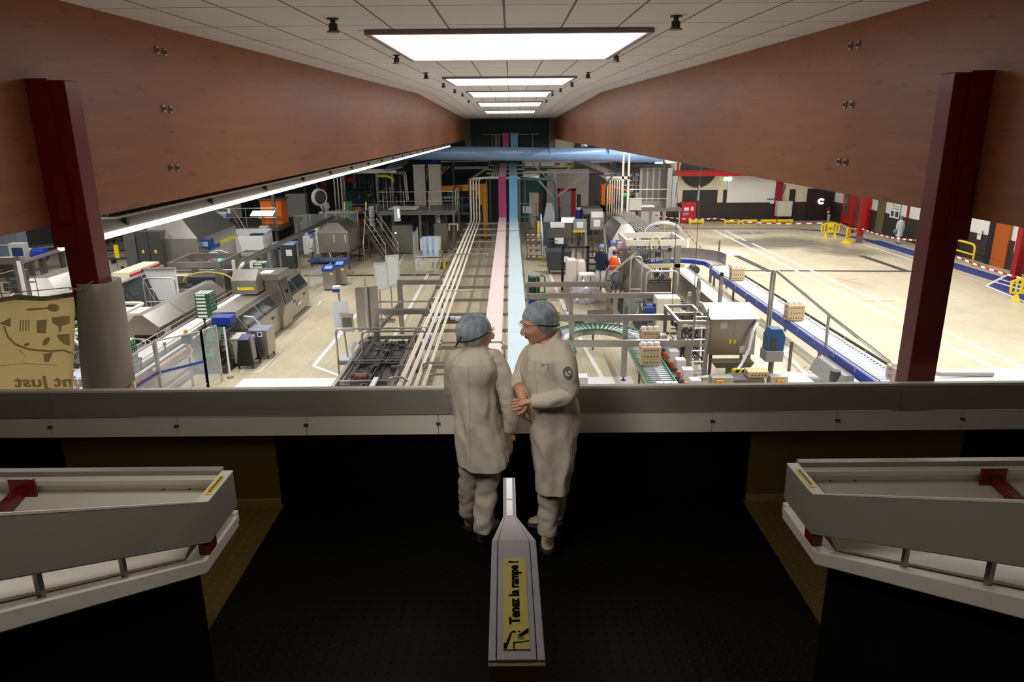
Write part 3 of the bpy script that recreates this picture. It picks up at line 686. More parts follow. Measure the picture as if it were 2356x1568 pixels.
# ---------------------------------------------- pipe rack, pipes and cover plates
red_cov = M('glare_pink_cover_sheet', (240, 220, 218), .34, .0, var=.04, scale=.6); red_rise = M('magenta_cover_sheet', (178, 66, 124), .4, .2, var=.1, scale=.6); red_up = M('pink_cover_sheet', (240, 206, 224), .4)  # glare on magenta gloss paint put into the flat plates as paler pinks
blu_cov = M('glare_blue_cover_sheet', (208, 226, 236), .34, .0, var=.03, scale=.6); blu_rise = M('sky_blue_cover_sheet', (116, 186, 222), .4, .2, var=.08, scale=.6); blu_up = M('pale_sky_cover_sheet', (190, 220, 236), .4)  # blue gloss paint likewise, flat runs coloured paler to carry the glare
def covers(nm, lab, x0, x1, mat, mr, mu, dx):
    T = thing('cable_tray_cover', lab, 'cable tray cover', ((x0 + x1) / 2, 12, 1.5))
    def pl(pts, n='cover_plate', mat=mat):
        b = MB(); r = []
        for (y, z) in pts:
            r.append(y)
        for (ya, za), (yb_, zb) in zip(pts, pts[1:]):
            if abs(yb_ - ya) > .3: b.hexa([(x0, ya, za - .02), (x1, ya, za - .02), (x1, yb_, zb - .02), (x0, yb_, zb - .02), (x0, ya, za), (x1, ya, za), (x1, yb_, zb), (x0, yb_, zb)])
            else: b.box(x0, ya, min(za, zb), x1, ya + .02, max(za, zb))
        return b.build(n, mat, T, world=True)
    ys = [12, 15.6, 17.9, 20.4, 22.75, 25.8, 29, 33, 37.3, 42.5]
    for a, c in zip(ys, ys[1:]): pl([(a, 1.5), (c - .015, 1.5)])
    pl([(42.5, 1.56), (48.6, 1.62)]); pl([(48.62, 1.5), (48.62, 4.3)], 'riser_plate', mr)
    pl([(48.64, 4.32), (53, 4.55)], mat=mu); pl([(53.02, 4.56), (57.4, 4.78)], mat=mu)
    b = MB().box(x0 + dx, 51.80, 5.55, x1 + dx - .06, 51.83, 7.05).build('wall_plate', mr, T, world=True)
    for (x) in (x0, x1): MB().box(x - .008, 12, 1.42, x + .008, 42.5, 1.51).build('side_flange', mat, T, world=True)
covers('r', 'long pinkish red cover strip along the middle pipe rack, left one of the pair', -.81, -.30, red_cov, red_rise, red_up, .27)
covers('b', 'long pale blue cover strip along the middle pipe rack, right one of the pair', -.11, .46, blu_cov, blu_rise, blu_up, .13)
T = thing('pipe_rack', 'low stainless rack with cross bars carrying the pipes and the red and blue covers', 'pipe rack', (-1.2, 12, 0))
for x in (-2.95, -.22): MB().box(x - .03, 12, 1.24, x + .03, 48.5, 1.32).build('long_rail', steel, T, world=True)
MB().box(.50, 12, 1.24, .56, 48.5, 1.32).build('long_rail', steel, T, world=True)
for i, y in enumerate([14.2, 15.9, 17.6, 19.3, 21.1, 23.1, 25.2, 27.4, 29.6, 31.9, 34.3, 36.8, 39.4, 42, 44.6, 47.4]):
    MB().box(-2.98, y, 1.30, .56, y + .08, 1.40).build('cross_bar', steel, T, world=True)
    if i % 2 == 0:
        for x in (-2.95, .53): MB().box(x - .035, y, 0, x + .035, y + .07, 1.3).build('rack_leg', steeld, T, world=True)
MB().box(-2.8, 48.5, 0, -2.6, 48.7, 4.2).build('riser_post', steeld, T, world=True); MB().box(.5, 48.7, 0, .66, 48.86, 4.25).build('riser_post', steeld, T, world=True)
for y, z in ((49.2, 4.14), (51.5, 4.28), (54, 4.42), (56.5, 4.58)): MB().box(-1.7, y, z, 1.0, y + .08, z + .1).build('upper_cross_bar', steel, T, world=True)
MB().box(-1.9, 48.68, 4.12, 1.1, 48.76, 4.22).build('upper_cross_bar', steell, T, world=True)
for x in (-1.62, .95): MB().box(x - .03, 48.8, 0, x + .03, 48.88, 4.2).build('upper_post', steeld, T, world=True)
pipec = M('cream_insulated_pipe', (222, 216, 200), .35, .1, var=.04)
for i in range(4):
    x = -2.66 + i * .19; r = (.062, .055, .05, .045)[i]
    lab = ['leftmost thick', 'second from left', 'third from left', 'rightmost'][i] + ' of the four cream pipes on the middle rack'
    T = thing('process_pipe', lab, 'pipe', (x, 12, 1.45), group='cream pipes on the middle rack')
    MB().rtube([(x, 12, 1.46), (x, 48.2, 1.46), (x, 48.25, 4.2), (-1.25 + i * .14, 48.3, 4.25), (-1.25 + i * .14, 57.2, 4.7)], r, 8, .25).build('pipe_run', pipec, T, world=True, smooth=True)
    for y in (15.9, 19.3, 23.1, 27.4, 31.9, 36.8, 42): MB().box(x - .07, y + .02, 1.40, x + .07, y + .06, 1.405 + .0).build('pipe_clip', steeld, T, world=True)
# pipe loops crossing to the rack
def loop(lab, pts, r=.032):
    T = thing('pipe_loop', lab, 'pipe', pts[0]); MB().rtube(pts, r, 8, .16).build('pipe_run', steel, T, world=True, smooth=True); return T
def lp(px0, px1, py, Y, pyl, rx=None):
    a = V(px0, py, Y); b = V(px1, py, Y); q = [(a.x, Y, max(0, V(px0, pyl, Y).z)), (a.x, Y, a.z), (b.x, Y, a.z), (b.x, Y, 1.5)]
    return q
T = loop('longest bent steel pipe loop, leftmost, standing left of the four cream pipes', lp(772, 988, 756, 20.9, 872)); MB().box(-5.3, 20.8, .38, -4.7, 21.0, .46).build('foot_clamp', steeld, T, world=True)
loop('shorter bent steel pipe loop just inside the longest one, left of the cream pipes', lp(832, 976, 762, 20.4, 866))
loop('bent steel pipe loop crossing the cream pipes level with the dark steel plate', lp(859, 1006, 694, 24.9, 790))
loop('bent steel pipe loop behind the left woman at shoulder height', [(-1.95, 18.6, 1.5), (-1.95, 18.6, 1.72), (-.2, 18.6, 1.72), (-.2, 18.6, 1.2)])
loop('bent steel pipe loop next to the left woman near the guard rail', [(-2.2, 16.9, 1.5), (-2.2, 16.9, 1.70), (-.2, 16.9, 1.70), (-.2, 16.9, 1.2)])
loop('lowest bent steel pipe loop right above the guard rail', [(-1.95, 16.2, 1.46), (-1.95, 16.2, 1.64), (-.9, 16.2, 1.64), (-.9, 16.2, 1.2)])
loop('small hoop of steel pipe above the guard rail beside the cream pipes', [(-2.95, 16.1, 1.2), (-2.95, 16.1, 1.6), (-2.5, 16.1, 1.6), (-2.5, 16.1, 1.2)])
loop('bent steel pipe loop over the rack below the pink strip halfway', lp(1012, 1093, 669, 26.2, 700))
loop('bent steel pipe loop over the cream pipes farther back, beside the pink strip', lp(1034, 1122, 585, 33.6, 606))
# stainless low portal frames
def lowframe(lab, px0, px1, py, Y, legs, h=.19, braces=(), lw=.16):
    a = V(px0, py, Y); b = V(px1, py, Y)
    T = thing('support_gantry', lab, 'gantry', ((a.x + b.x) / 2, Y, 0), group=None)
    MB().box(a.x, Y, a.z - h, b.x, Y + .14, a.z).build('beam', steel, T, .006, world=True)
    for l in legs:
        x = V(l, py + 30, Y).x
        MB().box(x - lw / 2, Y + .01, .12, x + lw / 2, Y + .13, a.z - h).build('leg', steel, T, world=True)
        MB().cyl((x, Y + .07, 0), (x, Y + .07, .12), .022, n=6).cyl((x, Y + .07, 0), (x, Y + .07, .015), .08, n=10).build('foot', dgrey, T, world=True)
    for p0, p1 in braces: MB().bar(p0, p1, .10, .12).build('brace', steeld, T, world=True)
    return T
lowframe('nearest wide stainless portal frame, right behind the right woman, in front of the carton line', 1262, 1611, 785, 20.2, (1437, 1583))
lowframe('second wide stainless portal frame right of the blue strip, over the curved roller track', 1265, 1590, 726, 21.9, (1316, 1440, 1567))
lowframe('third wide stainless portal frame right of the blue strip, longest', 1211, 1546, 676, 26.0, (1314, 1416))
lowframe('farthest low portal frame right of the blue strip, in front of the navy jumper', 1208, 1408, 650, 28.8, (1212, 1307, 1400))
lowframe('low portal frame left of the cream pipes with a leg beside the white board', 913, 1018, 645, 25.6, (920,), .16, [((-4.0, 25.7, 1.25), (-5.0, 23.0, .25))], .18)
lowframe('nearest low portal frame left of the cream pipes with a slanted brace', 858, 988, 712, 22.6, (866,), .17, (), .17)
# pallet conveyor under the pipes
T = thing('chain_conveyor', 'open stainless conveyor frame with motor lying under the cream pipes', 'conveyor', (-3.9, 16, 0))
for x in (-4.75, -3.05): MB().box(x - .05, 15, .62, x + .05, 22.8, .76).build('side_rail', steel, T, world=True)
for y in (15.2, 16.6, 18.3, 20.1, 22.7): MB().box(-4.7, y, .64, -3.1, y + .09, .74).build('cross_bar', steel, T, world=True)
MB().do(clut(-4.6, 15.4, .2, -3.2, 18.3, .7, 70, 3) + clut(-4.6, 18.8, .58, -3.2, 22.4, .75, 50, 4)).build('mechanism', mech, T, world=True)
MB().cyl((-4.35, 16.7, .62), (-4.35, 17.5, .62), .16, n=14).box(-4.5, 17.5, .45, -4.2, 17.7, .8).build('motor', beige, T, world=True)
MB().box(-3.75, 15.3, .76, -3.62, 18.4, .82).build('centre_strip', white, T, world=True)
MB().cyl((-4.4, 19.0, .6), (-4.05, 19.0, .6), .14, n=12).build('gear_wheel', M('rusty_gear', (120, 80, 55), .6, .4), T, world=True)
MB().box(-4.7, 18.6, .58, -3.2, 22.6, .60).build('drip_tray', steeld, T, world=True)
for x in (-4.7, -3.1):
    for y in (15.3, 18.4, 22.5): MB().box(x - .04, y, 0, x + .04, y + .08, .62).build('leg', steeld, T, world=True)
obj('low_board', 'cream low panel standing just above the guard rail left of the pipes', 'panel', -4.25, 15.2, [('sheet', cream, [('b', -1.0, 0, .2, .9, .05, .98)]), ('rim', steel, [('b', -1.0, -.02, .98, .9, .07, 1.02)])])
obj('cable_drag_chain', 'clear corrugated hose standing beside the leftmost pipe loop', 'hose', -4.75, 20.4, [('hose', film, [('t', [(0, 0, .1), (.02, 0, .6), (-.02, 0, 1.0), (.12, 0, 1.25)], .07)])])
# packages on the cross conveyor under the rack
T = thing('package_conveyor', 'short cross conveyor under the rack carrying white and blue packages', 'conveyor', (-1.6, 24.2, 0))
MB().box(-2.6, 24.0, .8, -.6, 24.6, .88).build('belt', steeld, T, world=True); MB().box(-2.9, 21.4, .74, -2.5, 24.1, .82).build('side_belt', steeld, T, world=True)
for x, y in ((-2.5, 24.3), (-.7, 24.3), (-2.7, 21.8)): MB().box(x - .04, y - .04, 0, x + .04, y + .04, .76).build('leg', steel, T, world=True)
pk = [M('package_white_print', (228, 226, 236), .5), M('package_blue_print', (110, 140, 190), .5)]
r_ = random.Random(5); first = {}
for i in range(14):
    q = i % 3 == 1; x = -2.5 + (i % 9) * .21 if i < 9 else -2.72 + r_.uniform(-.05, .05); y = 24.15 + r_.uniform(-.02, .2) if i < 9 else 21.6 + (i - 9) * .4
    lab = ('white' if not q else 'blue') + f' food package, {["first","second","third","fourth","fifth","sixth","seventh","eighth","ninth"][i] if i < 9 else ["first","second","third","fourth","fifth"][i-9]} from the {"left" if i < 9 else "front"} on the {"cross belt" if i < 9 else "side belt"} under the rack'
    if q not in first:
        o = MB().box(-.09, -.12, 0, .09, .12, .11).build('food_package', pk[q], None, .015); tag(o, lab, 'package', 'packages on the cross conveyor'); first[q] = o
    else:
        o = first[q].copy(); COL.objects.link(o); o['label'] = lab
    o.location = (x, y, .885 if i < 9 else .825); o.rotation_euler = (0, 0, r_.uniform(-.3, .3))
# ---------------------------------------------- left bay: belt conveyor with green trays
T = thing('belt_conveyor', 'long pale belt conveyor carrying stacks of green trays, curving at the far end', 'conveyor', (-10.5, 16, 0))
arc = lambda cx, cy, r, a0, a1, z, n=8: [(cx + r * math.cos(a0 + (a1 - a0) * i / n), cy + r * math.sin(a0 + (a1 - a0) * i / n), z) for i in range(n + 1)]
def ribbon3(m, path, w, h): # flat band along a path
    rings = []
    for i, p in enumerate(path):
        p = Vector(p); d = (Vector(path[min(i + 1, len(path) - 1)]) - Vector(path[max(i - 1, 0)])).normalized(); a = d.cross(Vector((0, 0, 1))).normalized() * w / 2
        rings.append([p - a, p + a, p + a + Vector((0, 0, h)), p - a + Vector((0, 0, h))])
    return m.loft(rings)
path = [(-10.55, 13, 1.05)] + arc(-12.0, 30.2, 1.45, 0, math.pi / 2, 1.05) + [(-15.5, 31.65, 1.05)]
ribbon3(MB(), path, .62, .05).build('belt', M('pale_belt', (222, 214, 206), .5, var=.03), T, world=True)
def offs(path, d, z=0):
    o = []
    for i, p in enumerate(path):
        p = Vector(p); t = (Vector(path[min(i + 1, len(path) - 1)]) - Vector(path[max(i - 1, 0)])).normalized(); a = t.cross(Vector((0, 0, 1))).normalized()
        q = p + a * d; o.append((q.x, q.y, q.z + z))
    return o
for d in (-.36, .36): ribbon3(MB(), offs(path, d, -.22), .05, .32).build('side_panel', steel, T, world=True)
for d, z in ((.42, .22), (-.42, .22)): MB().tube(offs(path, d, z), .016, 6).build('guide_rail', steell, T, world=True)
MB().tube(offs(path, .52, -.05)[0:1] + offs(path, .52, -.02)[1:], .04, 8).build('conduit_pipe', M('conduit_white', (214, 216, 216), .4), T, world=True)
MB().tube(offs(path, .60, -.2), .03, 6).build('red_cable', M('red_brown_cable', (150, 70, 60), .6), T, world=True)
ribbon3(MB(), offs(path, .66, -.32), .16, .05).build('lower_tray', steel, T, world=True)
for i in range(10):
    y = 17.2 + i * 1.42
    MB().cyl((-10.12, y, 1.0), (-10.12, y, 1.30), .035, .022, 8).cyl((-10.12, y, 1.30), (-10.12, y, 1.36), .05, .05, 8).build('guide_clamp', black, T, world=True)
for i in range(5):
    y = 19.6 + i * 1.9
    MB().cyl((-10.98, y, 1.0), (-10.98, y, 1.30), .03, .02, 8).cyl((-10.98, y, 1.30), (-10.98, y, 1.35), .045, .045, 8).build('guide_clamp', dgrey, T, world=True)
for y in (16, 19.3, 23, 26.6, 29.8): MB().box(-10.75, y, 0, -10.35, y + .3, .85).build('pedestal', steel, T, world=True)
trs = []
ordl = ['bottom', 'second', 'third', 'fourth', 'fifth', 'sixth', 'seventh']
for px, py, n, wh, k in ((285, 856, 7, 'nearest stack beside the banner', 0), (475, 727, 7, 'middle stack on the belt', 1), (603, 648, 7, 'farthest stack at the belt bend', 2)):
    c = G(px, py, 1.1)
    for i in range(n):
        lab = f'green and white carton tray, {ordl[i]} from the bottom, {wh}' if i else f'green and white carton tray, bottommost, {wh}'
        if not trs:
            t0 = thing('carton_tray', lab, 'carton tray', (c.x, c.y, 1.105), 0, 'green carton trays on the belt')
            MB().box(-.20, -.28, 0, .30, .28, .115).build('tray_body', dgreen, t0)
            wf = MB().box(-.16, -.288, .035, .16, -.281, .10).build('white_cartons', M('carton_white_face', (222, 226, 214), .5), t0)
            tp = MB()
            for q in range(4): tp.box(-.19 + q * .12, -.27, .1155, -.12 + q * .12, .27, .119)
            tp.build('carton_tops', M('carton_top_print', (225, 228, 215), .5), t0)
            sd = MB()
            for q in range(5):
                for w_ in (0, 1): sd.box(.3005, -.24 + q * .105, .02 + .045 * w_, .304, -.20 + q * .105, .045 + .045 * w_)
            sd.build('side_print', M('carton_side_print', (210, 220, 205), .5), t0); trs.append(t0)
        else: dup(t0, (c.x, c.y, 1.105 + i * .122), 0, lab)
# long gabled stainless hood
T = thing('tunnel_hood', 'long stainless machine with gabled hood behind the belt, left of the middle green stack', 'machine', (-12, 22.6, 0))
MB().prism('y', [(-12.6, .35), (-11.55, .35), (-11.55, 1.1), (-12.05, 1.52), (-12.3, 1.52), (-12.6, 1.25)], 22.7, 28.4).build('hood', steel, T, world=True)
for y in (24.6, 26.5): MB().prism('y', [(-11.545, .4), (-11.54, .4), (-11.54, 1.105), (-12.045, 1.53), (-12.05, 1.52)], y, y + .02).build('seam', steeld, T, world=True)
MB().box(-12.5, 22.8, 0, -11.6, 28.2, .35).build('plinth', dgrey, T, world=True); MB().box(-12.4, 22.68, .55, -11.7, 22.7, .85).build('slot', black, T, world=True)
MB().box(-11.55, 23.0, .65, -11.53, 23.4, .95).build('label_plate', cream, T, world=True)
cabinet('control_box', 'cream control box behind the near end of the gabled hood', -13.2, 23.3, 1.5, .9, 1.45, beige, 1)
# round turning belt beside near stack
T = thing('turning_table', 'round dark turntable with bent guide rails in front of the gabled hood', 'conveyor', (-12.1, 20.4, 0))
MB().cyl((-12.1, 20.4, .9), (-12.1, 20.4, .96), 1.05, n=28).build('disc', dgrey, T, world=True); MB().cyl((-12.1, 20.4, 0), (-12.1, 20.4, .9), .25, n=12).build('pedestal', steeld, T, world=True)
MB().tube(arc(-12.1, 20.4, 1.1, -.3, 2.4, 1.1, 12), .02, 6).build('guide_rail', steell, T, world=True); MB().tube(arc(-11.7, 20.6, .8, -.6, 2.2, 1.1, 12), .02, 6).build('guide_rail', steell, T, world=True)
MB().tube([(-13.0 + .42 * math.cos(t), 20.2, 1.25 + .42 * math.sin(t)) for t in [i * .4 for i in range(15)]], .022, 6).build('blue_hose', blue, T, world=True)
MB().bar((-13.4, 20.3, 1.9), (-11.6, 19.2, 1.1), .07, .07).build('brace', steell, T, world=True)
MB().do(clut(-13.4, 19.3, .6, -12.4, 20.8, 1.1, 26, 8)).build('mechanism', mech, T, world=True)
obj('side_table', 'pale blue-grey flat table between the nearest green stack and the turntable', 'table', -11.4, 18.4, [('top', M('pale_table_top', (176, 184, 208), .35), [('b', -.5, -.6, .98, .45, 1.2, 1.02)])] + legs4(-.4, -.5, .35, 1.1, 0, .98))
# tall post with white bent pipe
def hoop(lab, pts, r=.03, mat=steell, cross=()):
    T = thing('tube_guard_rail', lab, 'guard rail', (pts[0][0], pts[0][1], 0)); MB().rtube(pts, r, 8, .18).build('top_rail', mat, T, world=True, smooth=True)
    for a, b in cross: MB().cyl(a, b, r * .7, None, 8).build('cross_rail', mat, T, world=True)
    return T
a = V(222, 697, 19.5); b = V(333, 697, 19.5); c = G(232, 745, b.z)
hoop('thick bent cream tube rail next to the red column above the nearest green stack', [(a.x - .3, 19.5, b.z), (b.x, 19.5, b.z), (c.x, c.y, b.z), (c.x - .3, c.y - .6, b.z)], .05, pipec)
obj('grey_post', 'thick grey steel post below the bent cream tube rail', 'post', V(258, 720, 19.8).x, 19.8, [('post', steel, [('b', -.14, 0, 0, .14, .25, b.z - .1)]), ('post_cap', steell, [('b', -.16, -.02, b.z - .1, .16, .27, b.z - .07)])])
# hoops above the gabled hood
def hoopf(lab, px0, px1, py, Y, z0=0, mid=(.55,), r=.03):
    a = V(px0, py, Y); b = V(px1, py, Y)
    return hoop(lab, [(a.x, Y, z0), (a.x, Y, a.z), (b.x, Y, a.z), (b.x, Y, z0)], r, steell, [((a.x, Y, z0 + (a.z - z0) * m), (b.x, Y, z0 + (a.z - z0) * m)) for m in mid])
hoopf('bent tube guard hoop between the white panel and the gabled hood', 327, 402, 640, 26.5)
hoopf('small inner tube hoop in front of the white panel', 342, 352, 664, 26.9, 0, (.3,), .02)
obj('white_board', 'white rectangular board standing behind the bent tube hoop', 'panel', V(370, 650, 27.6).x, 27.6, [('sheet', white, [('b', -.65, 0, .9, .65, .04, 2.15)]), ('stand', steel, [('b', -.05, .04, 0, .05, .1, .9)]), ('top_lip', steell, [('b', -.65, -.1, 2.15, .65, .04, 2.2)])])
# gantry palletiser
T = thing('gantry_machine', 'stainless gantry with open rectangular top frame and yellow hose, over the gabled hood', 'machine', (-12.7, 29, 0))
a = V(385, 603, 29); b = V(508, 603, 29); zt = a.z
x0, x1 = a.x, b.x; y0, y1 = 29, 31.2
for x in (x0 + .12, x1 - .12):
    for y in (y0, y1): MB().box(x - .14, y - .1, 0, x + .14, y + .1, zt - .25).build('post', steel, T, world=True)
for y in (y0, y1): MB().box(x0, y - .06, zt - .22, x1, y + .06, zt).build('top_beam', steel, T, world=True)
for x in (x0 + .05, x1 - .05): MB().box(x - .05, y0, zt - .22, x + .05, y1, zt).build('top_beam', steel, T, world=True)
MB().box(x0, y0 - .1, zt - 1.25, x1, y0 + .02, zt - 1.12).build('lift_beam', steell, T, world=True)
MB().do(clut(x0 + .3, y0 - .1, zt - 1.9, x1 - .3, y0 + .6, zt - 1.0, 34, 11)).build('gripper', mech, T, world=True)
MB().tube([(x0 + .6 + 1.0 * (1 - math.cos(t)), y0 - .1, zt - .75 + .35 * math.sin(t)) for t in [i * math.pi / 8 for i in range(9)]], .035, 6).build('yellow_hose', M('olive_yellow_hose', (196, 176, 60), .5), T, world=True)
MB().tube([(x1 - 1.1 + .1 * i, y0 - .1, zt - 1.05 + .03 * math.sin(i * 2)) for i in range(10)], .02, 6).build('orange_cable', orange, T, world=True)
MB().box(x0 + .4, y0 + .7, .3, x1 - .4, y1, 1.4).build('base', dgrey, T, world=True)
MB().box(x1 + .32, y0 + .3, 0, x1 + .42, y0 + .42, zt).build('side_post', cream, T, world=True)
# cutting line with glass hood left of it
def glassmachine(lab, px0, px1, pyt, Y0, Y1, X1, wd, zt, seed, top='white'):
    T = thing('slicing_machine', lab, 'machine', (X1 - wd / 2, Y0, 0)); X0 = X1 - wd
    MB().box(X0, Y0, .15, X1, Y1, .85).build('base', steel, T, .01, world=True); MB().box(X0 + .1, Y0 + .1, 0, X1 - .1, Y1 - .1, .15).build('plinth', dgrey, T, world=True)
    MB().do(clut(X0 + .15, Y0 + .15, .85, X1 - .2, Y1 - .15, zt - .2, 60, seed)).build('mechanism', mech, T, world=True)
    n = 3; L = (Y1 - Y0) / n
    for i in range(n):
        a, c = Y0 + i * L + .05, Y0 + (i + 1) * L - .05
        MB().hexa([(X1, a, .87), (X1 + .02, a, .87), (X1 + .02, c, .87), (X1, c, .87), (X1 - .42, a, zt), (X1 - .40, a, zt), (X1 - .40, c, zt), (X1 - .42, c, zt)]).build('glass_door', glassd, T, world=True)
    for i in range(n + 1):
        y = Y0 + i * L; MB().bar((X1 + .01, y, .85), (X1 - .42, y, zt + .02), .08, .06).build('door_post', steel, T, world=True)
    MB().box(X0, Y0, zt, X1 - .38, Y1, zt + .08).build('top_deck', steell, T, world=True)
    return T, X0
T, X0 = glassmachine('slicing machine with slanted smoked glass doors and red tab row on top', 0, 0, 0, 23.4, 29.2, -13.9, 1.6, 1.95, 21)
MB().box(-15.0, 26.6, 2.03, -14.36, 29.0, 2.2).build('white_cover', cream, T, world=True); MB().box(-14.36, 26.6, 2.03, -14.33, 29.0, 2.12).build('red_tab_row', red, T, world=True)
# packing machine right of the belt
T = thing('packing_machine', 'stainless packing machine with dark slanted windows, along the aisle right of the belt', 'machine', (-9.2, 24, 0))
def pk_mod(y0, y1, zt, x1=-8.72, win=True, seed=1):
    MB().prism('y', [(-9.85, .12), (x1, .12), (x1, .62), (x1 + .02, .95), (x1 - .38, zt - .12), (x1 - .38, zt), (-9.85, zt)], y0, y1).build('module_body', steel, T, world=True)
    MB().box(-9.7, y0 + .1, 0, x1 - .1, y1 - .1, .12).build('plinth', dgrey, T, world=True)
    if win:
        n = 2 if y1 - y0 > 1.5 else 1; L = (y1 - y0) / n
        for i in range(n):
            a, c = y0 + i * L + .08, y0 + (i + 1) * L - .08
            f = lambda t, o=.012: (x1 + .02 - .40 * t + o, .95 + (zt - .12 - .95) * t)
            p, q = f(.10), f(.88)
            w_ = MB().hexa([(p[0], a, p[1]), (p[0] + .012, a, p[1]), (p[0] + .012, c, p[1]), (p[0], c, p[1]), (q[0], a, q[1]), (q[0] + .012, a, q[1]), (q[0] + .012, c, q[1]), (q[0], c, q[1])]).build('window', glassd, T, world=True)
            MB().do(clut(p[0] - .02, a + .05, 1.05, p[0] + .012, c - .05, 1.06, 3, seed)).build('inner_part', mech, w_).location = (0, 0, 0)
            w_.children[0].data.transform(Matrix.Translation(-Vector(T.location)))
            MB().box(x1 + .0, (a + c) / 2 - .12, .68, x1 + .035, (a + c) / 2 + .12, .74).build('drawer_handle', dgrey, T, world=True)
    return T
pk_mod(22.9, 26.2, 1.55, seed=2); pk_mod(27.35, 30.2, 1.62, seed=4)
MB().prism('y', [(-9.85, .1), (-8.6, .1), (-8.6, .5), (-8.5, .95), (-8.72, 1.95), (-9.85, 1.95)], 26.2, 27.3).build('tall_module', steel, T, .01, world=True)
MB().hexa([(-8.49, 26.3, 1.0), (-8.475, 26.3, 1.0), (-8.475, 27.2, 1.0), (-8.49, 27.2, 1.0), (-8.705, 26.3, 1.9), (-8.69, 26.3, 1.9), (-8.69, 27.2, 1.9), (-8.705, 27.2, 1.9)]).build('double_door', steeld, T, world=True)
MB().box(-8.56, 26.72, 1.35, -8.50, 26.78, 1.5).build('door_latch', black, T, world=True)
MB().box(-9.9, 26.1, 1.95, -8.6, 27.4, 2.2).build('head_box', steel, T, .01, world=True); MB().box(-9.3, 26.2, 2.2, -8.9, 26.7, 2.23).build('paper_sheet', white, T, world=True)
MB().box(-8.70, 28.4, .45, -8.685, 28.9, .55).build('sticker', white, T, world=True)
MB().prism('x', [(25.4, 1.6), (26.1, 1.6), (26.1, 2.1), (25.75, 2.45), (25.4, 2.1)], -10.1, -9.2).build('infeed_hood', steel, T, world=True)
MB().box(-9.9, 25.39, 1.75, -9.3, 25.40, 1.85).build('yellow_stripe', yellow, T, world=True)
T = thing('carton_erector', 'dark open machinery with blue crate between the belt and the steel trolley', 'machine', (-9.4, 21.9, 0))
MB().do(clut(-9.9, 21.2, .2, -8.9, 22.7, 1.2, 60, 31)).build('mechanism', mech, T, world=True); MB().box(-9.95, 21.2, 0, -8.9, 22.7, .25).build('base', dgrey, T, world=True)
MB().hexa([(-9.7, 21.1, .5), (-9.2, 21.1, .5), (-9.2, 22.3, 1.2), (-9.7, 22.3, 1.2), (-9.7, 21.1, .6), (-9.2, 21.1, .6), (-9.2, 22.3, 1.3), (-9.7, 22.3, 1.3)]).build('green_blank_chute', dgreen, T, world=True)
MB().tube([(-8.75, 22.75, 1.45), (-8.55, 23.0, 1.35), (-8.42, 23.1, 1.1), (-8.4, 23.1, .95)], .03, 8).build('feed_hose', M('pale_hose', (205, 215, 222), .4), T, world=True)
MB().tube([(-9.0, 22.4, 1.0), (-8.95, 22.3, .7), (-8.9, 22.4, .3)], .03, 6).build('red_hose', red, T, world=True)
tag(MB().box(-9.6, 22.2, 1.28, -9.0, 22.7, 1.55).build('blue_crate', blue, None, .02), 'blue plastic crate on the dark machinery beside the belt', 'crate')
# trolley cabinets on the aisle
X, Y, w, h = fit(597, 637, 826, 760)
obj('steel_trolley', 'stainless box trolley on casters with a blue round sticker, beside the aisle', 'trolley', -8.32, 22.6, [('body', steel, [('b', -.32, 0, .14, .30, .75, .98)], .008), ('lid', M('bluish_steel', (165, 165, 190), .35, .5), [('b', -.32, 0, .98, .30, .75, 1.0)]),
    ('sticker', white, [('q', [(-.02, -.002, .78), (.14, -.002, .78), (.14, -.002, .95), (-.02, -.002, .95)])]), [('sticker_dot', blue, [('c', (.06, -.003, .87), (.06, -.006, .87), .055, None, 14)])]] + casters(-.26, .08, .24, .66))
obj('black_console', 'black flared operator console on wheels in front of the steel trolley', 'console', -8.42, 21.6, [('shell', black, [('f', (-.30, 0, .22, .12), .12, (-.19, .02, .13, .2), .95), ('f', (-.30, .7, .22, .8), .12, (-.19, .6, .13, .75), .85)]), ('body', grey, [('b', -.17, .13, .2, .12, .72, .95)]), ('control_top', M('console_key_panel', (70, 70, 110), .4), [('h', [(-.19, .0, .95), (.13, .0, .95), (.13, .45, 1.02), (-.19, .45, 1.02), (-.19, .0, .98), (.13, .0, .98), (.13, .45, 1.05), (-.19, .45, 1.05)])])] + casters(-.26, .06, .18, .74, .045))
obj('grey_cabinet', 'pale grey low cabinet behind the black console', 'cabinet', -8.95, 21.9, [('body', M('pale_green_grey', (176, 180, 168), .5), [('b', -.35, 0, .1, .25, .7, .9)], .006), ('lid', lgrey, [('b', -.42, -.03, .9, .28, .75, .94)]), ('plinth', dgrey, [('b', -.3, .03, 0, .2, .66, .1)])])
# clear guard panels
def guard(lab, X0, X1, Y0, Y1, h, stripe=None):
    T = thing('guard_panel', lab, 'guard panel', ((X0 + X1) / 2, (Y0 + Y1) / 2, 0)); d = Vector((X1 - X0, Y1 - Y0, 0))
    for t in (0, 1):
        p = Vector((X0, Y0, 0)) + d * t
        MB().box(p.x - .03, p.y - .03, 0, p.x + .03, p.y + .03, h).build('post', steell, T, world=True)
    for z in (.12, h - .04): MB().bar((X0, Y0, z), (X1, Y1, z), .04, .04).build('rail', steell, T, world=True)
    MB().bar((X0, Y0, h / 2 + .05), (X1, Y1, h / 2 + .05), .008, h - .25).build('pane', clear, T, world=True)
    if stripe: MB().bar((X0, Y0 - .01, stripe), (X1, Y1 - .01, stripe), .012, .07).build('blue_stripe', blue, T, world=True)
    return T
guard('clear guard panel with blue stripe at the near end of the packing line', -9.85, -9.0, 19.0, 20.0, 1.75, .8)
guard('clear guard panel with plain pane, right of the blue-striped one', -9.0, -8.78, 20.0, 20.5, 1.75)
guard('clear guard panel at the left below the belt conveyor', -9.95, -9.9, 17.8, 19.0, 1.7, .8)
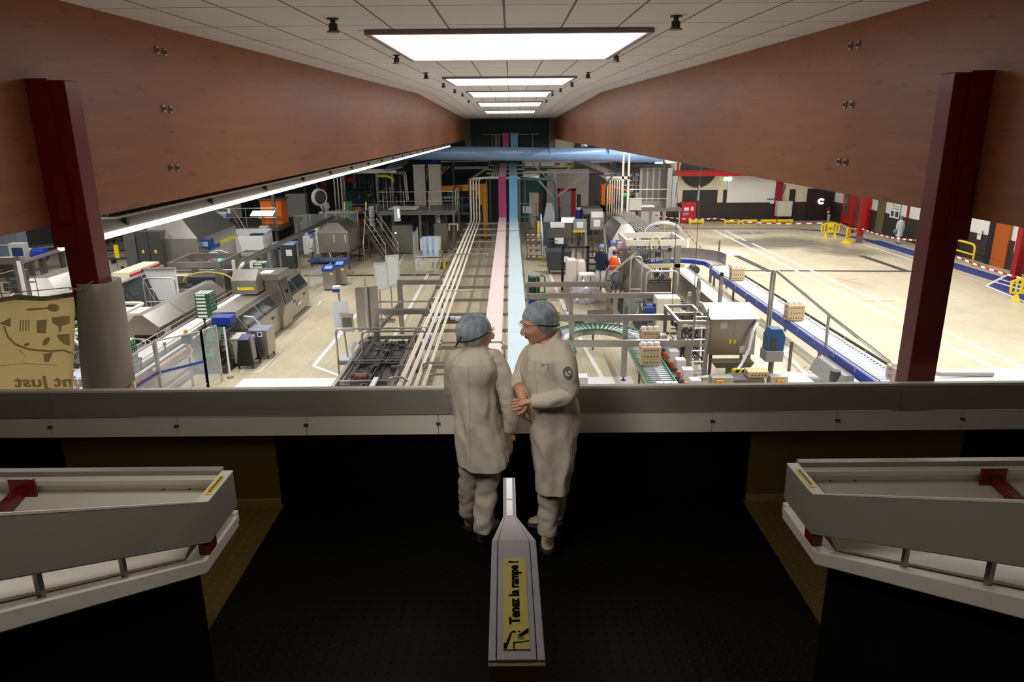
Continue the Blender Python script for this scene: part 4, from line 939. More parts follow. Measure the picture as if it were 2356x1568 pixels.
obj('warning_light_post', 'small post with amber lamp and yellow hose at the clear guard panels', 'signal', -9.45, 20.0, [('post', steel, [('b', -.03, 0, 0, .03, .06, 1.55)]), ('valve', navy, [('b', -.12, -.05, 1.35, .12, .12, 1.6)]), ('lamp', amber, [('c', (0, .03, 1.6), (0, .03, 1.75), .06, None, 10)]), ('hose', yellow, [('t', [(.05, -.03, 1.3), (.16, -.05, 1.15), (.1, -.05, 1.0), (.0, -.04, .95)], .018)])])
obj('white_post', 'slim white post beside the dark machinery', 'post', V(520, 790, 20.8).x, 20.8, [('pole', white, [('c', (0, 0, 0), (0, 0, 1.6), .03)]), ('foot', steel, [('c', (0, 0, 0), (0, 0, .03), .1)])])
# bags, rolls on the table
obj('bag_table', 'steel table carrying the white plastic bags by the dark cabinets', 'table', -15.9, 27.6, [('top', steell, [('b', -1.3, -.6, .95, 1.3, .9, 1.0)])] + legs4(-1.2, -.5, 1.2, .8, 0, .95))
bagm = M('white_plastic_bag', (205, 210, 232), .4, var=.25, scale=9)
for i, (px, py, s) in enumerate(((222, 605, .3), (240, 608, .34), (262, 606, .3), (285, 604, .38), (306, 606, .3))):
    p = V(px, py + 20, 27.6 + .1 * (i % 2)); b = MB().ell(0, 0, 0, s, .3, .32, 12, 8)
    rr = random.Random(i); b.v = [(v[0] * (1 + rr.uniform(-.12, .12)), v[1] * (1 + rr.uniform(-.12, .12)), v[2] * (1 + rr.uniform(-.12, .12))) for v in b.v]
    o = b.build('plastic_bag', bagm, None, smooth=True); o.location = (p.x, p.y, 1.29)
    tag(o, ['leftmost', 'second', 'third', 'fourth and biggest', 'rightmost'][i] + ' white plastic bag from the left on the table by the dark cabinets', 'bag', 'white plastic bags')
obj('film_roll_cone', 'white plastic cone standing among the white bags', 'cone', V(252, 612, 27.0).x, 27.0, [('cone', white, [('c', (0, 0, 1.0), (0, 0, 2.0), .22, .1, 14)])])
# row of dark tall cabinets
for i, (px0, px1) in enumerate(((284, 312), (314, 342), (342, 372))):
    a = V(px0, 560, 33.0 + i * .01); b = V(px1, 560, 33.0 + i * .01)
    cabinet('tall_cabinet', ['first grey tall cabinet from the left', 'second dark tall cabinet with a yellow tag', 'third dark tall cabinet with a yellow tag'][i] + ' in the row on the left', (a.x + b.x) / 2, 33, b.x - a.x - .03, .6, 2.9, M('cabinet_gunmetal', (104, 104, 106), .45, .3) if i == 0 else M('cabinet_dark', (66, 66, 66), .5), 1, extra=[('warning_tag', yellow, [('b', -.06, -.03, 1.9, .04, -.02, 2.05)])] if i else ())
# shelves left of cabinets
T = thing('parts_rack', 'dark rack with yellow hanging parts left of the tall cabinets', 'shelf', (-18.2, 33, 0))
for x in (-19.6, -17.6): MB().box(x - .04, 33, 0, x + .04, 33.08, 2.9).build('post', dgrey, T, world=True)
for z in (.4, 1.0, 1.6, 2.2, 2.8): MB().box(-19.6, 33, z, -17.6, 33.6, z + .04).build('shelf', dgrey, T, world=True)
MB().do(clut(-19.5, 33.0, .45, -17.7, 33.5, 2.7, 36, 17)).build('stored_parts', brown, T, world=True)
for x in (-18.9, -18.3): MB().box(x, 32.92, 1.7, x + .18, 33.0, 2.3).build('yellow_part', yellow, T, world=True)
# striped hood machines
def hoodbox(lab, x0, x1, y0, y1, z0, ze, zr, stripes=(), name='hood_machine', leg=True, ridge=.5, tex=None):
    T = thing(name, lab, 'machine', ((x0 + x1) / 2, y0, 0)); xm = x0 + (x1 - x0) * .5; ym = (y0 + y1) / 2
    MB().box(x0, y0, z0, x1, y1, ze).build('body', steel, T, .01, world=True)
    MB().frus((x0, y0, x1, y1), ze, (x0 + (x1 - x0) * .35, y0 + (y1 - y0) * .12, x1 - (x1 - x0) * .35, y1 - (y1 - y0) * .12), zr).build('pyramid_hood', tex or steel, T, world=True)
    if leg:
        for x in (x0 + .08, x1 - .08):
            for y in (y0 + .08, y1 - .08): MB().box(x - .05, y - .05, 0, x + .05, y + .05, z0).build('leg', steeld, T, world=True)
    for n, m, a, c, zz, hh in stripes: MB().box(x1 + .0, a, zz, x1 + .006, c, zz + hh).build(n, m, T, world=True)
    return T
T = hoodbox('stainless hood machine with blue and yellow stripes beside the tall cabinets', -17.4, -14.6, 33.4, 38.2, .9, 2.5, 3.5, [('blue_stripe', blue, 34.2, 35.9, 1.75, .2), ('yellow_stripe', yellow, 36.0, 38.1, 1.85, .18)])
MB().box(-14.58, 33.5, .55, -14.2, 38.4, .62).build('discharge_tray', steeld, T, world=True); MB().box(-14.60, 34.3, 1.2, -14.52, 34.65, 1.45).build('control_panel', lgrey, T, world=True)
hoodbox('stainless hood machine with one blue stripe, left of the red column', -18.6, -16.4, 25.6, 30.4, .6, 1.35, 2.1, [('blue_stripe', blue, 25.8, 30.2, 1.0, .17)])
a = G(735, 560, 2.3)
T = hoodbox('big stainless hood machine with pyramid roof, next to the white-clad worker at the left aisle', -10.4, -8.75, 38.6, 41.6, .95, 2.05, 2.5)
MB().box(-9.55, 38.58, 1.5, -9.5, 38.6, 1.9).build('sight_glass', cream, T, world=True); MB().box(-8.95, 38.58, 1.5, -8.9, 38.6, 1.9).build('sight_glass', cream, T, world=True)
MB().do(clut(-10.3, 38.6, .2, -8.85, 41.0, .95, 46, 41)).build('mechanism', mech, T, world=True)
MB().tube([(-9.8, 38.5, .95), (-9.7, 38.4, .5), (-9.65, 38.4, .15), (-9.5, 38.4, .1)], .03, 6).build('yellow_hose', yellow, T, world=True)
obj('wheeled_table', 'dark wheeled work table in front of the pyramid hood machine', 'table', -9.3, 36.6, [('top', navy, [('b', -1.2, 0, .78, .8, 1.0, .86)]), ('column', steeld, [('c', (-.3, .5, .1), (-.3, .5, .78), .06)]), ('foot_bow', dgrey, [('t', [(-.65, .1, .02), (-.55, .1, .14), (-.3, .1, .18), (-.05, .1, .14), (.05, .1, .02)], .035)]), ('tray', steeld, [('b', -1.1, .05, .62, .7, .95, .66)])] )
guard('short open lattice railing leaning beside the wheeled table', -9.6, -9.0, 33.4, 35.4, .95)
for i, (x, y) in enumerate(((-8.62, 33.2), (-8.35, 34.3))):
    lab = ('nearer' if i == 0 else 'farther') + ' of two steel pedestals with blue screens at the left aisle'
    obj('screen_pedestal', lab, 'console', x, y, [('body', steel, [('b', -.25, 0, .1, .25, .5, .95)], .01), ('screen_head', blue, [('h', [(-.27, -.03, .95), (.27, -.03, .95), (.27, .5, 1.08), (-.27, .5, 1.08), (-.27, -.03, 1.02), (.27, -.03, 1.02), (.27, .5, 1.16), (-.27, .5, 1.16)])]), [('screen', lblue, [('q', [(-.18, .05, 1.045), (.18, .05, 1.045), (.18, .4, 1.14), (-.18, .4, 1.14)])])], ('yellow_tag', yellow, [('b', .1, -.012, .78, .24, 0, .86)])] + casters(-.2, .08, .2, .44, .04))
# elevated twin rail
T = thing('overhead_rail', 'long inclined-looking twin rail on posts crossing the left bay to the far end', 'conveyor', (-10.9, 29, 0))
for d in (-.12, .12): MB().box(-10.9 + d - .035, 29, 2.14, -10.9 + d + .035, 50, 2.24).build('rail', steel, T, world=True)
MB().rtube([(-10.9, 29.4, 2.1), (-10.9, 28.8, 2.1), (-11.1, 28.6, 1.7), (-11.2, 28.6, .9)], .09, 8, .3).build('end_bend', steel, T, world=True)
for y in (30.2, 33.0, 35.8, 39.0, 43, 47): MB().box(-10.75, y, 0, -10.67, y + .08, 2.14).build('post', steel, T, world=True); MB().box(-11.2, y, 2.02, -10.6, y + .06, 2.1).build('bracket', steeld, T, world=True)
# cabinets and bins around it
cabinet('panel_cabinet', 'stainless cabinet with a white paper sheet on its front, in the left bay', -12.35, 33.8, 1.05, .8, 1.75, steel, 1, extra=[('paper', white, [('q', [(-.1, -.02, 1.0), (.25, -.02, 1.0), (.25, -.02, 1.5), (-.1, -.02, 1.5)])]), ('top_strip', steell, [('b', -.45, -.06, 1.6, .45, 0, 1.72)])])
cabinet('low_cabinet', 'low dark steel cabinet with green signal lamp beside the paper-fronted cabinet', -13.5, 32.6, 1.2, 1.2, 1.35, steeld, 1, extra=[('signal_post', black, [('c', (.1, .1, 1.35), (.1, .1, 1.55), .04)]), ('green_lamp', lampg, [('c', (.1, .1, 1.55), (.1, .1, 1.68), .07)]), ('lid', navy, [('b', -.6, 0, 1.35, .6, 1.2, 1.38)])])
def bin_(lab, X, Y, w, d, h, mat, lid, label=None):
    P = [('tub', mat, [('f', (-w * .42, d * .08, w * .42, d * .92), .22, (-w / 2, 0, w / 2, d), h - .12)], .02), ('lid', lid, [('p', 'x', [(-.03, h - .12), (d + .03, h - .12), (d, h - .04), (d * .5, h), (0, h - .04)], -w / 2 - .03, w / 2 + .03)])] + casters(-w * .36, d * .15, w * .36, d * .85, .09)
    if label: P.append(('paper_label', white, [('q', [(w * .1, -.0, h * .52), (w * .38, -.0, h * .52), (w * .38, -.01, h * .75), (w * .1, -.01, h * .75)])]))
    return obj('wheeled_bin', lab, 'bin', X, Y, P)
bin_('blue-lidded dark wheeled bin in the left bay behind the white-clad worker', -12.3, 38.6, 1.15, .9, 1.5, anthr, lblue, 1)
bin_('anthracite wheeled bin with pale label, right of the blue strip', 2.45, 36.6, 1.3, 1.0, 1.3, anthr, anthr, 1)
bin_('dark wheeled bin beside the person in grey at the far aisle', 2.35, 50.5, 1.0, .9, 1.35, navy, navy)
cabinet('white_machine_cabinet', 'white angular machine cabinet in the left bay', -14.1, 38.0, 1.9, 1.6, 1.95, white, 1, extra=[('slanted_top', lgrey, [('p', 'x', [(0, 1.95), (1.6, 1.95), (1.6, 2.15)], -.95, .95)]), ('tablet', navy, [('b', .2, .1, 2.0, .9, .7, 2.03)])])
T = thing('valve_unit', 'white valve unit under looping grey, blue and red hoses with a blue display', 'machine', (-14.4, 34.2, 0))
MB().box(-14.8, 34.2, 0, -13.7, 35.0, 1.5).build('body', white, T, .02, world=True)
for k, m in enumerate((M('pale_hose', (205, 215, 222), .4), MATS['pale_hose'], blue, red)):
    MB().tube([(-14.75 - .12 * k + (.8 - .1 * k) * (1 - math.cos(t)), 34.0 - .03 * k, 1.0 + (.85 - .1 * k) * math.sin(t)) for t in [i * math.pi / 9 for i in range(10)]], .03, 6).build('hose', m, T, world=True)
MB().box(-14.75, 33.9, 1.95, -14.2, 34.3, 2.4).build('display_head', navy, T, .03, world=True); MB().box(-14.6, 33.89, 2.05, -14.35, 33.9, 2.28).build('display', lblue, T, world=True); MB().cyl((-14.5, 34.1, 1.5), (-14.5, 34.1, 1.95), .04).build('display_stem', steel, T, world=True)
# mezzanine with stairs at the left
def railrun(T, pts, h=1.05, mids=(.5,), r=.022, m=steell, every=1.6):
    for a, b in zip(pts, pts[1:]):
        a = Vector(a); b = Vector(b); L = (b - a).length; n = max(1, round(L / every))
        MB().cyl(a + Vector((0, 0, h)), b + Vector((0, 0, h)), r, None, 6).build('hand_rail', m, T, world=True)
        for q in mids: MB().cyl(a + Vector((0, 0, h * q)), b + Vector((0, 0, h * q)), r * .7, None, 6).build('mid_rail', m, T, world=True)
        for i in range(n + 1):
            p = a + (b - a) * i / n; MB().cyl(p, p + Vector((0, 0, h)), r, None, 6).build('rail_post', m, T, world=True)
def stairs(T, p0, p1, w, n=8, ax='x', m=steeld): # p0 bottom, p1 top centre line
    p0 = Vector(p0); p1 = Vector(p1); d = Vector((p1.x - p0.x, p1.y - p0.y, 0)).normalized(); s = Vector((-d.y, d.x, 0)) * w / 2
    for k in (-1, 1): MB().bar(p0 + s * k, p1 + s * k, .05, .2).build('stringer', steel, T, world=True)
    for i in range(1, n):
        p = p0 + (p1 - p0) * i / n; MB().hexa([p - s - d * .12, p + s - d * .12, p + s + d * .12, p - s + d * .12] + [q + Vector((0, 0, .03)) for q in (p - s - d * .12, p + s - d * .12, p + s + d * .12, p - s + d * .12)]).build('tread', m, T, world=True)
    for k in (-1, 1):
        MB().rtube([p0 + s * k, p0 + s * k + Vector((0, 0, 1.0)), p1 + s * k + Vector((0, 0, 1.0)), p1 + s * k + Vector((0, 0, 1.0)) + d * .4], .024, 8, .1).build('hand_rail', steell, T, world=True, smooth=True)
        MB().cyl(p0 + s * k + Vector((0, 0, .5)), p1 + s * k + Vector((0, 0, .5)), .018, None, 6).build('mid_rail', steell, T, world=True)
T = thing('mezzanine_platform', 'steel mezzanine platform with stairs in the left bay, orange machinery on top', 'platform', (-17.5, 42, 0))
MB().box(-20.5, 41.5, 1.75, -13.4, 46.5, 2.0).build('deck', steeld, T, world=True)
for x in (-20.3, -17.2, -13.6):
    for y in (41.7, 46.2): MB().box(x - .08, y - .08, 0, x + .08, y + .08, 5.2 if y < 42 else 1.75).build('post', steeld, T, world=True)
railrun(T, [(-20.4, 41.6, 2.0), (-13.5, 41.6, 2.0)]); railrun(T, [(-20.4, 41.6, 4.2), (-13.5, 41.6, 4.2)], .6, ())
stairs(T, (-14.2, 38.9, 0), (-16.2, 41.2, 2.0), .9)
obj('orange_machine', 'orange machine housing on the left mezzanine', 'machine', -13.9, 42.4, [('housing', orange, [('b', -.75, 0, 0, .5, 1.2, 1.45)], .05), ('bumper', M('orange_trim', (200, 90, 20), .5), [('b', -.85, -.1, .35, .6, 0, .5)]), ('mesh_frame', steeld, [('b', -.8, -.15, 1.45, .6, 1.2, 1.5)])], z=2.0)
obj('laundry_crate', 'pale blue ribbed crate standing on the left mezzanine', 'crate', -17.1, 41.9, [('basket', lblue, [('f', (-.5, 0, .5, .6), 0, (-.65, -.05, .65, .65), .75)], .03), ('rim', white, [('b', -.68, -.08, .72, .68, .68, .78)]), ('handle', white, [('b', -.8, .2, .7, -.66, .4, 1.0)]), ('handle', white, [('b', .66, .2, .7, .8, .4, 1.0)])], z=2.0)
obj('blue_drum', 'dark blue drum motor at the left end of the mezzanine', 'motor', -18.6, 41.9, [('drum', navy, [('c', (-.4, .3, .45), (.4, .3, .45), .42, None, 14)]), ('stand', dgrey, [('b', -.35, 0, 0, .35, .6, .12)])], z=2.0)
obj('lit_fixture', 'small lit mint-white lamp tilted on a post by the mezzanine', 'lamp', V(602, 505, 40).x, 40, [('diffuser', lampc, [('h', [(-.62, 0, 2.78), (.62, 0, 2.78), (.62, .5, 2.98), (-.62, .5, 2.98), (-.62, 0, 2.82), (.62, 0, 2.82), (.62, .5, 3.02), (-.62, .5, 3.02)])]), ('post', steeld, [('c', (0, .3, 0), (0, .3, 2.78), .05)]), ('column_box', lgrey, [('b', -.22, .1, .9, .22, .5, 2.2)])])
T = thing('robot_cell', 'fenced dark machine cell with orange lamps under the mezzanine', 'machine', (-15.2, 42.2, 0))
MB().do(clut(-19.5, 42.0, .2, -13.8, 45, 1.7, 70, 51)).build('mechanism', mech, T, world=True); MB().box(-19.8, 45.0, 0, -13.6, 45.2, 1.7).build('back_panel', dgrey, T, world=True)
for x in (-15.9, -15.1): MB().cyl((x, 41.9, 1.1), (x, 41.8, 1.1), .16, n=10).build('orange_lamp', lampa, T, world=True)
for i in range(6):
    x = -13.2 + i * .9
    lab = ['first', 'second', 'third', 'fourth', 'fifth', 'sixth'][i] + ' tall dark glazed fence panel from the left behind the twin rail'
    if i < 4: guard(lab, x, x + .85, 44 + i * .4, 44.4 + i * .4, 2.4)
# ================================================================== middle and right of the hall
# ---- platform with two tall grey columns
T = thing('process_platform', 'grey steel platform on posts behind the left aisle, with guard rails and white grating', 'platform', (-5.6, 43, 0))
MB().box(-7.8, 42.8, 2.45, -3.3, 47.2, 2.7).build('deck', steeld, T, world=True); MB().box(-7.4, 43.6, 2.7, -5.7, 45.4, 2.73).build('grating', white, T, world=True)
for x in (-7.7, -5.4, -3.4):
    for y in (42.9, 47.1): MB().box(x - .07, y - .07, 0, x + .07, y + .07, 2.45).build('post', steeld, T, world=True)
railrun(T, [(-7.75, 42.85, 2.7), (-3.35, 42.85, 2.7), (-3.35, 47, 2.7)], 1.1, (.5,)); railrun(T, [(-7.75, 42.85, 2.7), (-7.75, 47, 2.7)], 1.1, (.5,))
for i, (a, b) in enumerate(((-6.1, -5.35), (-5.15, -4.4))):
    obj('tall_duct_column', ('left' if i == 0 else 'right') + ' of the two tall grey square columns on the platform', 'column', (a + b) / 2, 46.0, [('casing', M('column_taupe', (150, 146, 134), .55), [('b', -.36, 0, 0, .36, .9, 2.45)], .01), ('cap', lgrey, [('b', -.38, -.02, 2.45, .38, .92, 2.5)]), ('seam', dgrey, [('b', .20, -.004, 0, .21, 0, 2.45)])], z=2.7)
obj('hanging_control_box', 'grey control box with a glowing mint sticker hanging in front of the platform rail', 'control box', V(911, 480, 41).x, 41.0, [('box', lgrey, [('b', -.14, 0, 2.3, .20, .3, 3.15)], .02), ('sticker', lampc, [('b', .08, -.006, 2.5, .18, 0, 3.0)]), ('stem', steeld, [('c', (.03, .15, 3.15), (.03, .15, 3.7), .025), ('c', (-.05, .15, 3.15), (-.05, .15, 3.22), .04)])])  # sticker face glows through its emissive material
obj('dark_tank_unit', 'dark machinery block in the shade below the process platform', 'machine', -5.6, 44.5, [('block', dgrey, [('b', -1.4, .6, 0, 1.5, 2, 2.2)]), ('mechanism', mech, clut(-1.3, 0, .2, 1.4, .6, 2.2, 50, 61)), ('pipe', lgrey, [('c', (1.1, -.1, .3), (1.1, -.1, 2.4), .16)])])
cabinet('switch_cabinet', 'olive-grey switch cabinet with a small light below the process platform', -6.6, 43.6, 1.25, .6, 1.75, M('cabinet_olive_grey', (112, 110, 98), .5), 1, extra=[('pilot_light', lampp, [('c', (-.4, -.02, 1.3), (-.4, -.04, 1.3), .05)])])
cabinet('switch_cabinet', 'second olive-grey switch cabinet right of the white roll below the platform', -4.3, 43.8, .8, .6, 1.8, MATS['cabinet_olive_grey'], 1)
obj('white_roll', 'white upright paper roll at the right edge of the platform shade', 'roll', V(973, 560, 41.5).x, 41.5, [('roll', white, [('c', (0, 0, .25), (0, 0, 1.25), .17, None, 14)]), ('stand', steeld, [('c', (0, 0, 0), (0, 0, .25), .1)])])
obj('cream_box', 'cream cabinet top beside the white roll', 'cabinet', V(993, 560, 42.0).x, 42.0, [('body', cream, [('b', -.3, 0, .1, .5, .6, 1.25)]), ('feet', dgrey, [('b', -.25, .05, 0, .45, .55, .1)])])
# second, lower landing with two stairs
T = thing('stair_landing', 'small steel landing with bright handrails and stairs descending to the aisle', 'stairs', (-8.4, 42.2, 0))
MB().box(-10.2, 42.2, 1.55, -8.3, 45.5, 1.75).build('deck', steeld, T, world=True)
for x in (-10.1, -8.4): MB().box(x - .05, 42.3, 0, x + .05, 42.4, 1.55).build('post', steeld, T, world=True)
stairs(T, (-6.9, 41.3, 0), (-8.3, 42.6, 1.75), .9, 8)
railrun(T, [(-10.2, 42.2, 1.75), (-9.5, 42.2, 1.75)], 1.1, (.5,)); railrun(T, [(-10.2, 45.4, 1.75), (-8.4, 45.4, 1.75)], 1.1, (.5,))
for y in (41.0, 41.5, 42.0): MB().box(-9.6, y, .3 + (y - 41) * .9, -8.5, y + .35, .35 + (y - 41) * .9).build('front_step', brown, T, world=True)
for x in (-9.65, -8.45): MB().rtube([(x, 40.9, 0), (x, 40.9, 1.1), (x, 42.2, 2.85), (x, 43, 2.85)], .03, 8, .1).build('bright_hand_rail', steell, T, world=True, smooth=True)
for i, x in enumerate((-9.7, -8.45)): MB().tube([(x, 42.3, 2.85), (x + .03, 42.3, 3.3)], .045, 6).build('yellow_post_sleeve', yellow, T, world=True)
obj('louvre_panel', 'green louvred panel at the landing of the bright handrails', 'panel', V(803, 500, 46).x, 46, [('slat_panel', green, [('b', -.26, 0, 1.7, .26, .04, 3.0)] + [('b', -.28, -.03, 1.72 + k * .13, .28, 0, 1.77 + k * .13) for k in range(10)]), ('stand', steeld, [('b', -.25, .04, 0, -.2, .1, 1.7), ('b', .2, .04, 0, .25, .1, 1.7)])])
obj('orange_pump', 'orange and blue pump group behind the landing', 'pump', V(828, 480, 47).x, 47, [('pump_head', orange, [('c', (-.4, 0, 2.3), (.1, 0, 2.3), .25, None, 12)]), ('motor', blue, [('c', (.1, 0, 2.35), (.55, 0, 2.35), .2, None, 12)]), ('base_frame', M('orange_base', (170, 95, 30), .5), [('b', -.7, -.2, 1.5, .8, .3, 1.8)]), ('stand', steeld, [('b', -.6, -.1, 0, -.5, .2, 1.5), ('b', .6, -.1, 0, .7, .2, 1.5)])])
obj('grey_cylinder', 'pale grey vertical cylinder with two dark bands by the platform', 'tank', V(855, 490, 43.8).x, 43.8, [('shell', lgrey, [('c', (0, 0, 1.4), (0, 0, 2.9), .17, None, 14)]), ('band', dgrey, [('c', (0, 0, 1.95), (0, 0, 1.99), .175, None, 14)]), ('band', dgrey, [('c', (0, 0, 2.2), (0, 0, 2.24), .175, None, 14)]), ('stand', steeld, [('c', (0, 0, 0), (0, 0, 1.4), .07)])])
# tall frame with pipes at the left far end
T = thing('tank_gantry', 'tall steel gantry with flat roof trays and pipes at the left far end', 'gantry', (-11.5, 48, 0))
a, b = V(785, 400, 48), V(905, 400, 48)
for x in (a.x + .1, (a.x + b.x) / 2 + .6, b.x - .1):
    for y in (48, 51.5): MB().box(x - .07, y - .07, 0, x + .07, y + .07, 4.6).build('post', steeld, T, world=True)
MB().box(a.x - .2, 47.9, 4.6, b.x + .2, 48.1, 4.8).build('front_beam', steel, T, world=True); MB().box(a.x - .2, 48.2, 4.75, b.x + .2, 51.5, 4.85).build('roof_tray', steel, T, world=True)
MB().hexa([(b.x - .6, 47.6, 4.75), (b.x + .6, 47.6, 4.95), (b.x + .9, 50, 5.4), (b.x - .3, 50, 5.2), (b.x - .6, 47.6, 4.8), (b.x + .6, 47.6, 5.0), (b.x + .9, 50, 5.45), (b.x - .3, 50, 5.25)]).build('tilted_panel', M('pale_mint_sheet', (170, 200, 196), .4), T, world=True)
for i in range(4):
    x = V(771 + i * 8, 450, 47).x; MB().rtube([(x - 2 - .1 * i, 47, 4.55 + i * .03), (x, 47, 4.55 + i * .03), (x, 47, 1.5)], .045, 6, .15).build('bent_pipe', pipec, T, world=True, smooth=True)
MB().rtube([(V(793, 395, 46.5).x, 48.5, 5.0), (V(793, 395, 46.5).x, 46.5, 5.0), (V(797, 480, 46.5).x, 46.5, 1.6)], .05, 6, .2).build('black_hose', black, T, world=True)
MB().ell(V(805, 410, 48.5).x, 48.5, 4.15, .32, .3, .25).build('red_valve', red, T, world=True, smooth=True)
MB().tube([(V(868, 408, 47.5).x, 47.5, 4.45), (V(890, 406, 47.5).x, 47.5, 4.45), (V(903, 410, 47.5).x, 47.5, 4.3), (V(905, 418, 47.5).x, 47.5, 4.05)], .09, 8).build('yellow_elbow_pipe', M('olive_yellow_pipe', (206, 196, 60), .5), T, world=True)
for i in range(2): MB().rtube([(V(905, 405, 49).x, 49, 4.62 - .1 * i), (V(933 - 4 * i, 405, 49).x, 49, 4.62 - .1 * i), (V(937 - 4 * i, 405, 49).x, 49, 2.75)], .05, 6, .15).build('bent_pipe', pipec, T, world=True)
MB().do(clut(a.x + .3, 48.3, 1.2, b.x - .3, 51, 4.4, 60, 71)).build('pipework', mech, T, world=True)
MB().box(a.x - .3, 49.5, 1.4, a.x + 1.7, 50.5, 3.4).build('dark_green_tank', tealdk, T, world=True)
MB().frus((a.x + 1.5, 47.7, a.x + 3.1, 49), 2.1, (a.x + 1.8, 48, a.x + 3.0, 48.8), 2.6).build('grey_hopper', steeld, T, world=True)
obj('round_mirror', 'round white mirror dish on a post at the left far end', 'mirror', V(733, 450, 45).x, 45, [('dish', white, [('c', (0, 0, 3.35), (.14, -.12, 3.35), .55, .5, 20)]), ('dish_back', dgrey, [('c', (.14, -.12, 3.35), (.2, -.17, 3.35), .42, .3, 20)]), ('post', steeld, [('c', (.2, .1, 0), (.2, .1, 3.3), .05)])])
obj('upper_work_table', 'white-topped work bench in front of the upper white-clad worker', 'table', V(780, 478, 46).x, 46, [('top', white, [('b', -1.2, -.4, 2.3, 1.2, .4, 2.38)]), ('rack', steel, clut(-1.1, -.4, 1.7, 1.1, .4, 2.3, 24, 81)), ('deck', steeld, [('b', -1.8, -.6, 1.3, 1.4, 1.6, 1.42)])] + legs4(-1.6, -.5, 1.3, 1.4, 0, 1.3))
cabinet('wall_cabinet', 'cream wall cabinet high at the left far end under the lamp row', V(714, 420, 55).x, 55, .9, .5, 1.1, cream, 1, z=3.55)
T = bpy.data.objects['wall_cabinet']; MB().box(-.5, 0, -3.55, -.4, .4, .1).box(.4, 0, -3.55, .5, .4, .1).box(-.5, 0, -.1, .5, .4, .0).build('support_frame', steeld, T)
cabinet('grey_locker', 'pale grey locker beside the dark doorway at the left far end', V(680, 460, 52).x, 52, 1.4, .7, 3.0, M('locker_grey', (165, 165, 160), .5), 1)
struct('door_1', black, [('b', -17.9, 59.2, 0, -14.0, 59.31, 3.6)]); struct('trim_8', red, [('b', -15.3, 59.15, 0, -14.9, 59.2, 3.6)])
obj('white_bag_stack', 'white bags with blue marks piled on a pallet behind the twin rail', 'bag stack', V(715, 490, 43).x, 43, [('pallet', M('pallet_wood', (150, 120, 85), .7), [('b', -.6, -.4, 0, .6, .5, .15)]), ('lower_bags', white, [('b', -.55, -.35, .15, .55, .45, 1.3)], .08), ('top_bag', white, [('b', -.4, -.3, 1.3, .45, .4, 1.75)], .1), ('blue_mark', blue, [('b', -.2, -.31, 1.4, .2, -.3, 1.6)])])
# ---- jib crane
T = thing('jib_crane', 'amber yellow jib crane with black stripes and hoist beside the pink strip', 'crane', (-1.75, 50, 0))
MB().box(-1.9, 49.9, 0, -1.6, 50.2, 3.75).build('mast', amber, T, world=True); MB().prism('y', [(-4.95, 3.22), (-1.6, 3.3), (-1.6, 3.75), (-4.95, 3.58)], 49.95, 50.15).build('boom', amber, T, world=True)
MB().prism('y', [(-2.35, 3.3), (-1.9, 3.3), (-1.9, 2.3), (-2.1, 2.3)], 49.97, 50.13).build('gusset', amber, T, world=True)
for i in range(4): MB().prism('y', [(-3.95 + .17 * i, 3.27), (-3.87 + .17 * i, 3.27), (-3.75 + .17 * i, 3.6), (-3.83 + .17 * i, 3.6)], 49.93, 49.95).build('black_stripe', black, T, world=True)
MB().box(-4.3, 49.8, 2.95, -4.0, 50.3, 3.25).build('trolley', dgrey, T, world=True); MB().box(-4.6, 49.75, 2.75, -3.8, 50.1, 2.93).build('mint_hoist_body', M('mint_hoist', (90, 190, 150), .4), T, world=True); MB().box(-4.25, 49.8, 2.3, -4.05, 50.1, 2.75).build('hook_block', black, T, world=True)
MB().box(-2.1, 49.7, 0, -1.4, 50.4, .05).build('base_plate', steeld, T, world=True)
T = thing('filling_line', 'steel filling line with small pipes, blue motors and steps beneath the crane boom', 'machine', (-3.8, 52, 0))
MB().box(-6.4, 51.2, 1.5, -1.9, 53.5, 1.7).build('deck', steeld, T, world=True)
for x in (-6.2, -2.1): MB().box(x - .06, 51.3, 0, x + .06, 51.4, 1.5).build('post', steeld, T, world=True)
MB().do(clut(-6.2, 51.5, 1.7, -2.1, 53.2, 3.0, 90, 91)).build('pipework', mech, T, world=True)
for x in (-2.9, -3.4, -4.5): MB().box(x, 51.4, 1.8, x + .3, 51.7, 2.15).build('motor', navy, T, world=True)
railrun(T, [(-6.3, 51.2, 1.7), (-2.0, 51.2, 1.7)], 1.0, (.5,))
T = thing('upper_pipe_frame', 'steel frame with a rack of bent white pipes above the crane boom', 'frame', (-4, 55, 0))
a = V(1040, 395, 55); b = V(1130, 395, 55)
MB().box(a.x, 55, 4.45, b.x, 55.12, 4.65).build('beam', steel, T, world=True); MB().box(a.x - 1, 57, 4.9, b.x, 57.1, 5.0).build('beam', steel, T, world=True)
for x in (a.x + .1, b.x - .1): MB().box(x - .06, 55, 0, x + .06, 55.12, 5.2).build('post', steeld, T, world=True)
MB().bar((a.x + 2.6, 55, 4.5), (a.x + 1.2, 55, 3.6), .15, .15).build('brace', steel, T, world=True)
for i in range(6): MB().rtube([(-6.4 + i * .22, 54, 3.7), (-6.4 + i * .22, 54, 4.0), (-5.8 + i * .22, 57, 4.6)], .05, 6, .1).build('bent_pipe', pipec, T, world=True)
MB().cyl((-6.1, 53.9, 4.75), (-5.4, 53.9, 5.15), .22, n=10).build('blue_motor', blue, T, world=True); MB().cyl((-6.2, 53.9, 4.5), (-5.6, 53.9, 4.75), .15, n=10).build('orange_gearbox', orange, T, world=True)
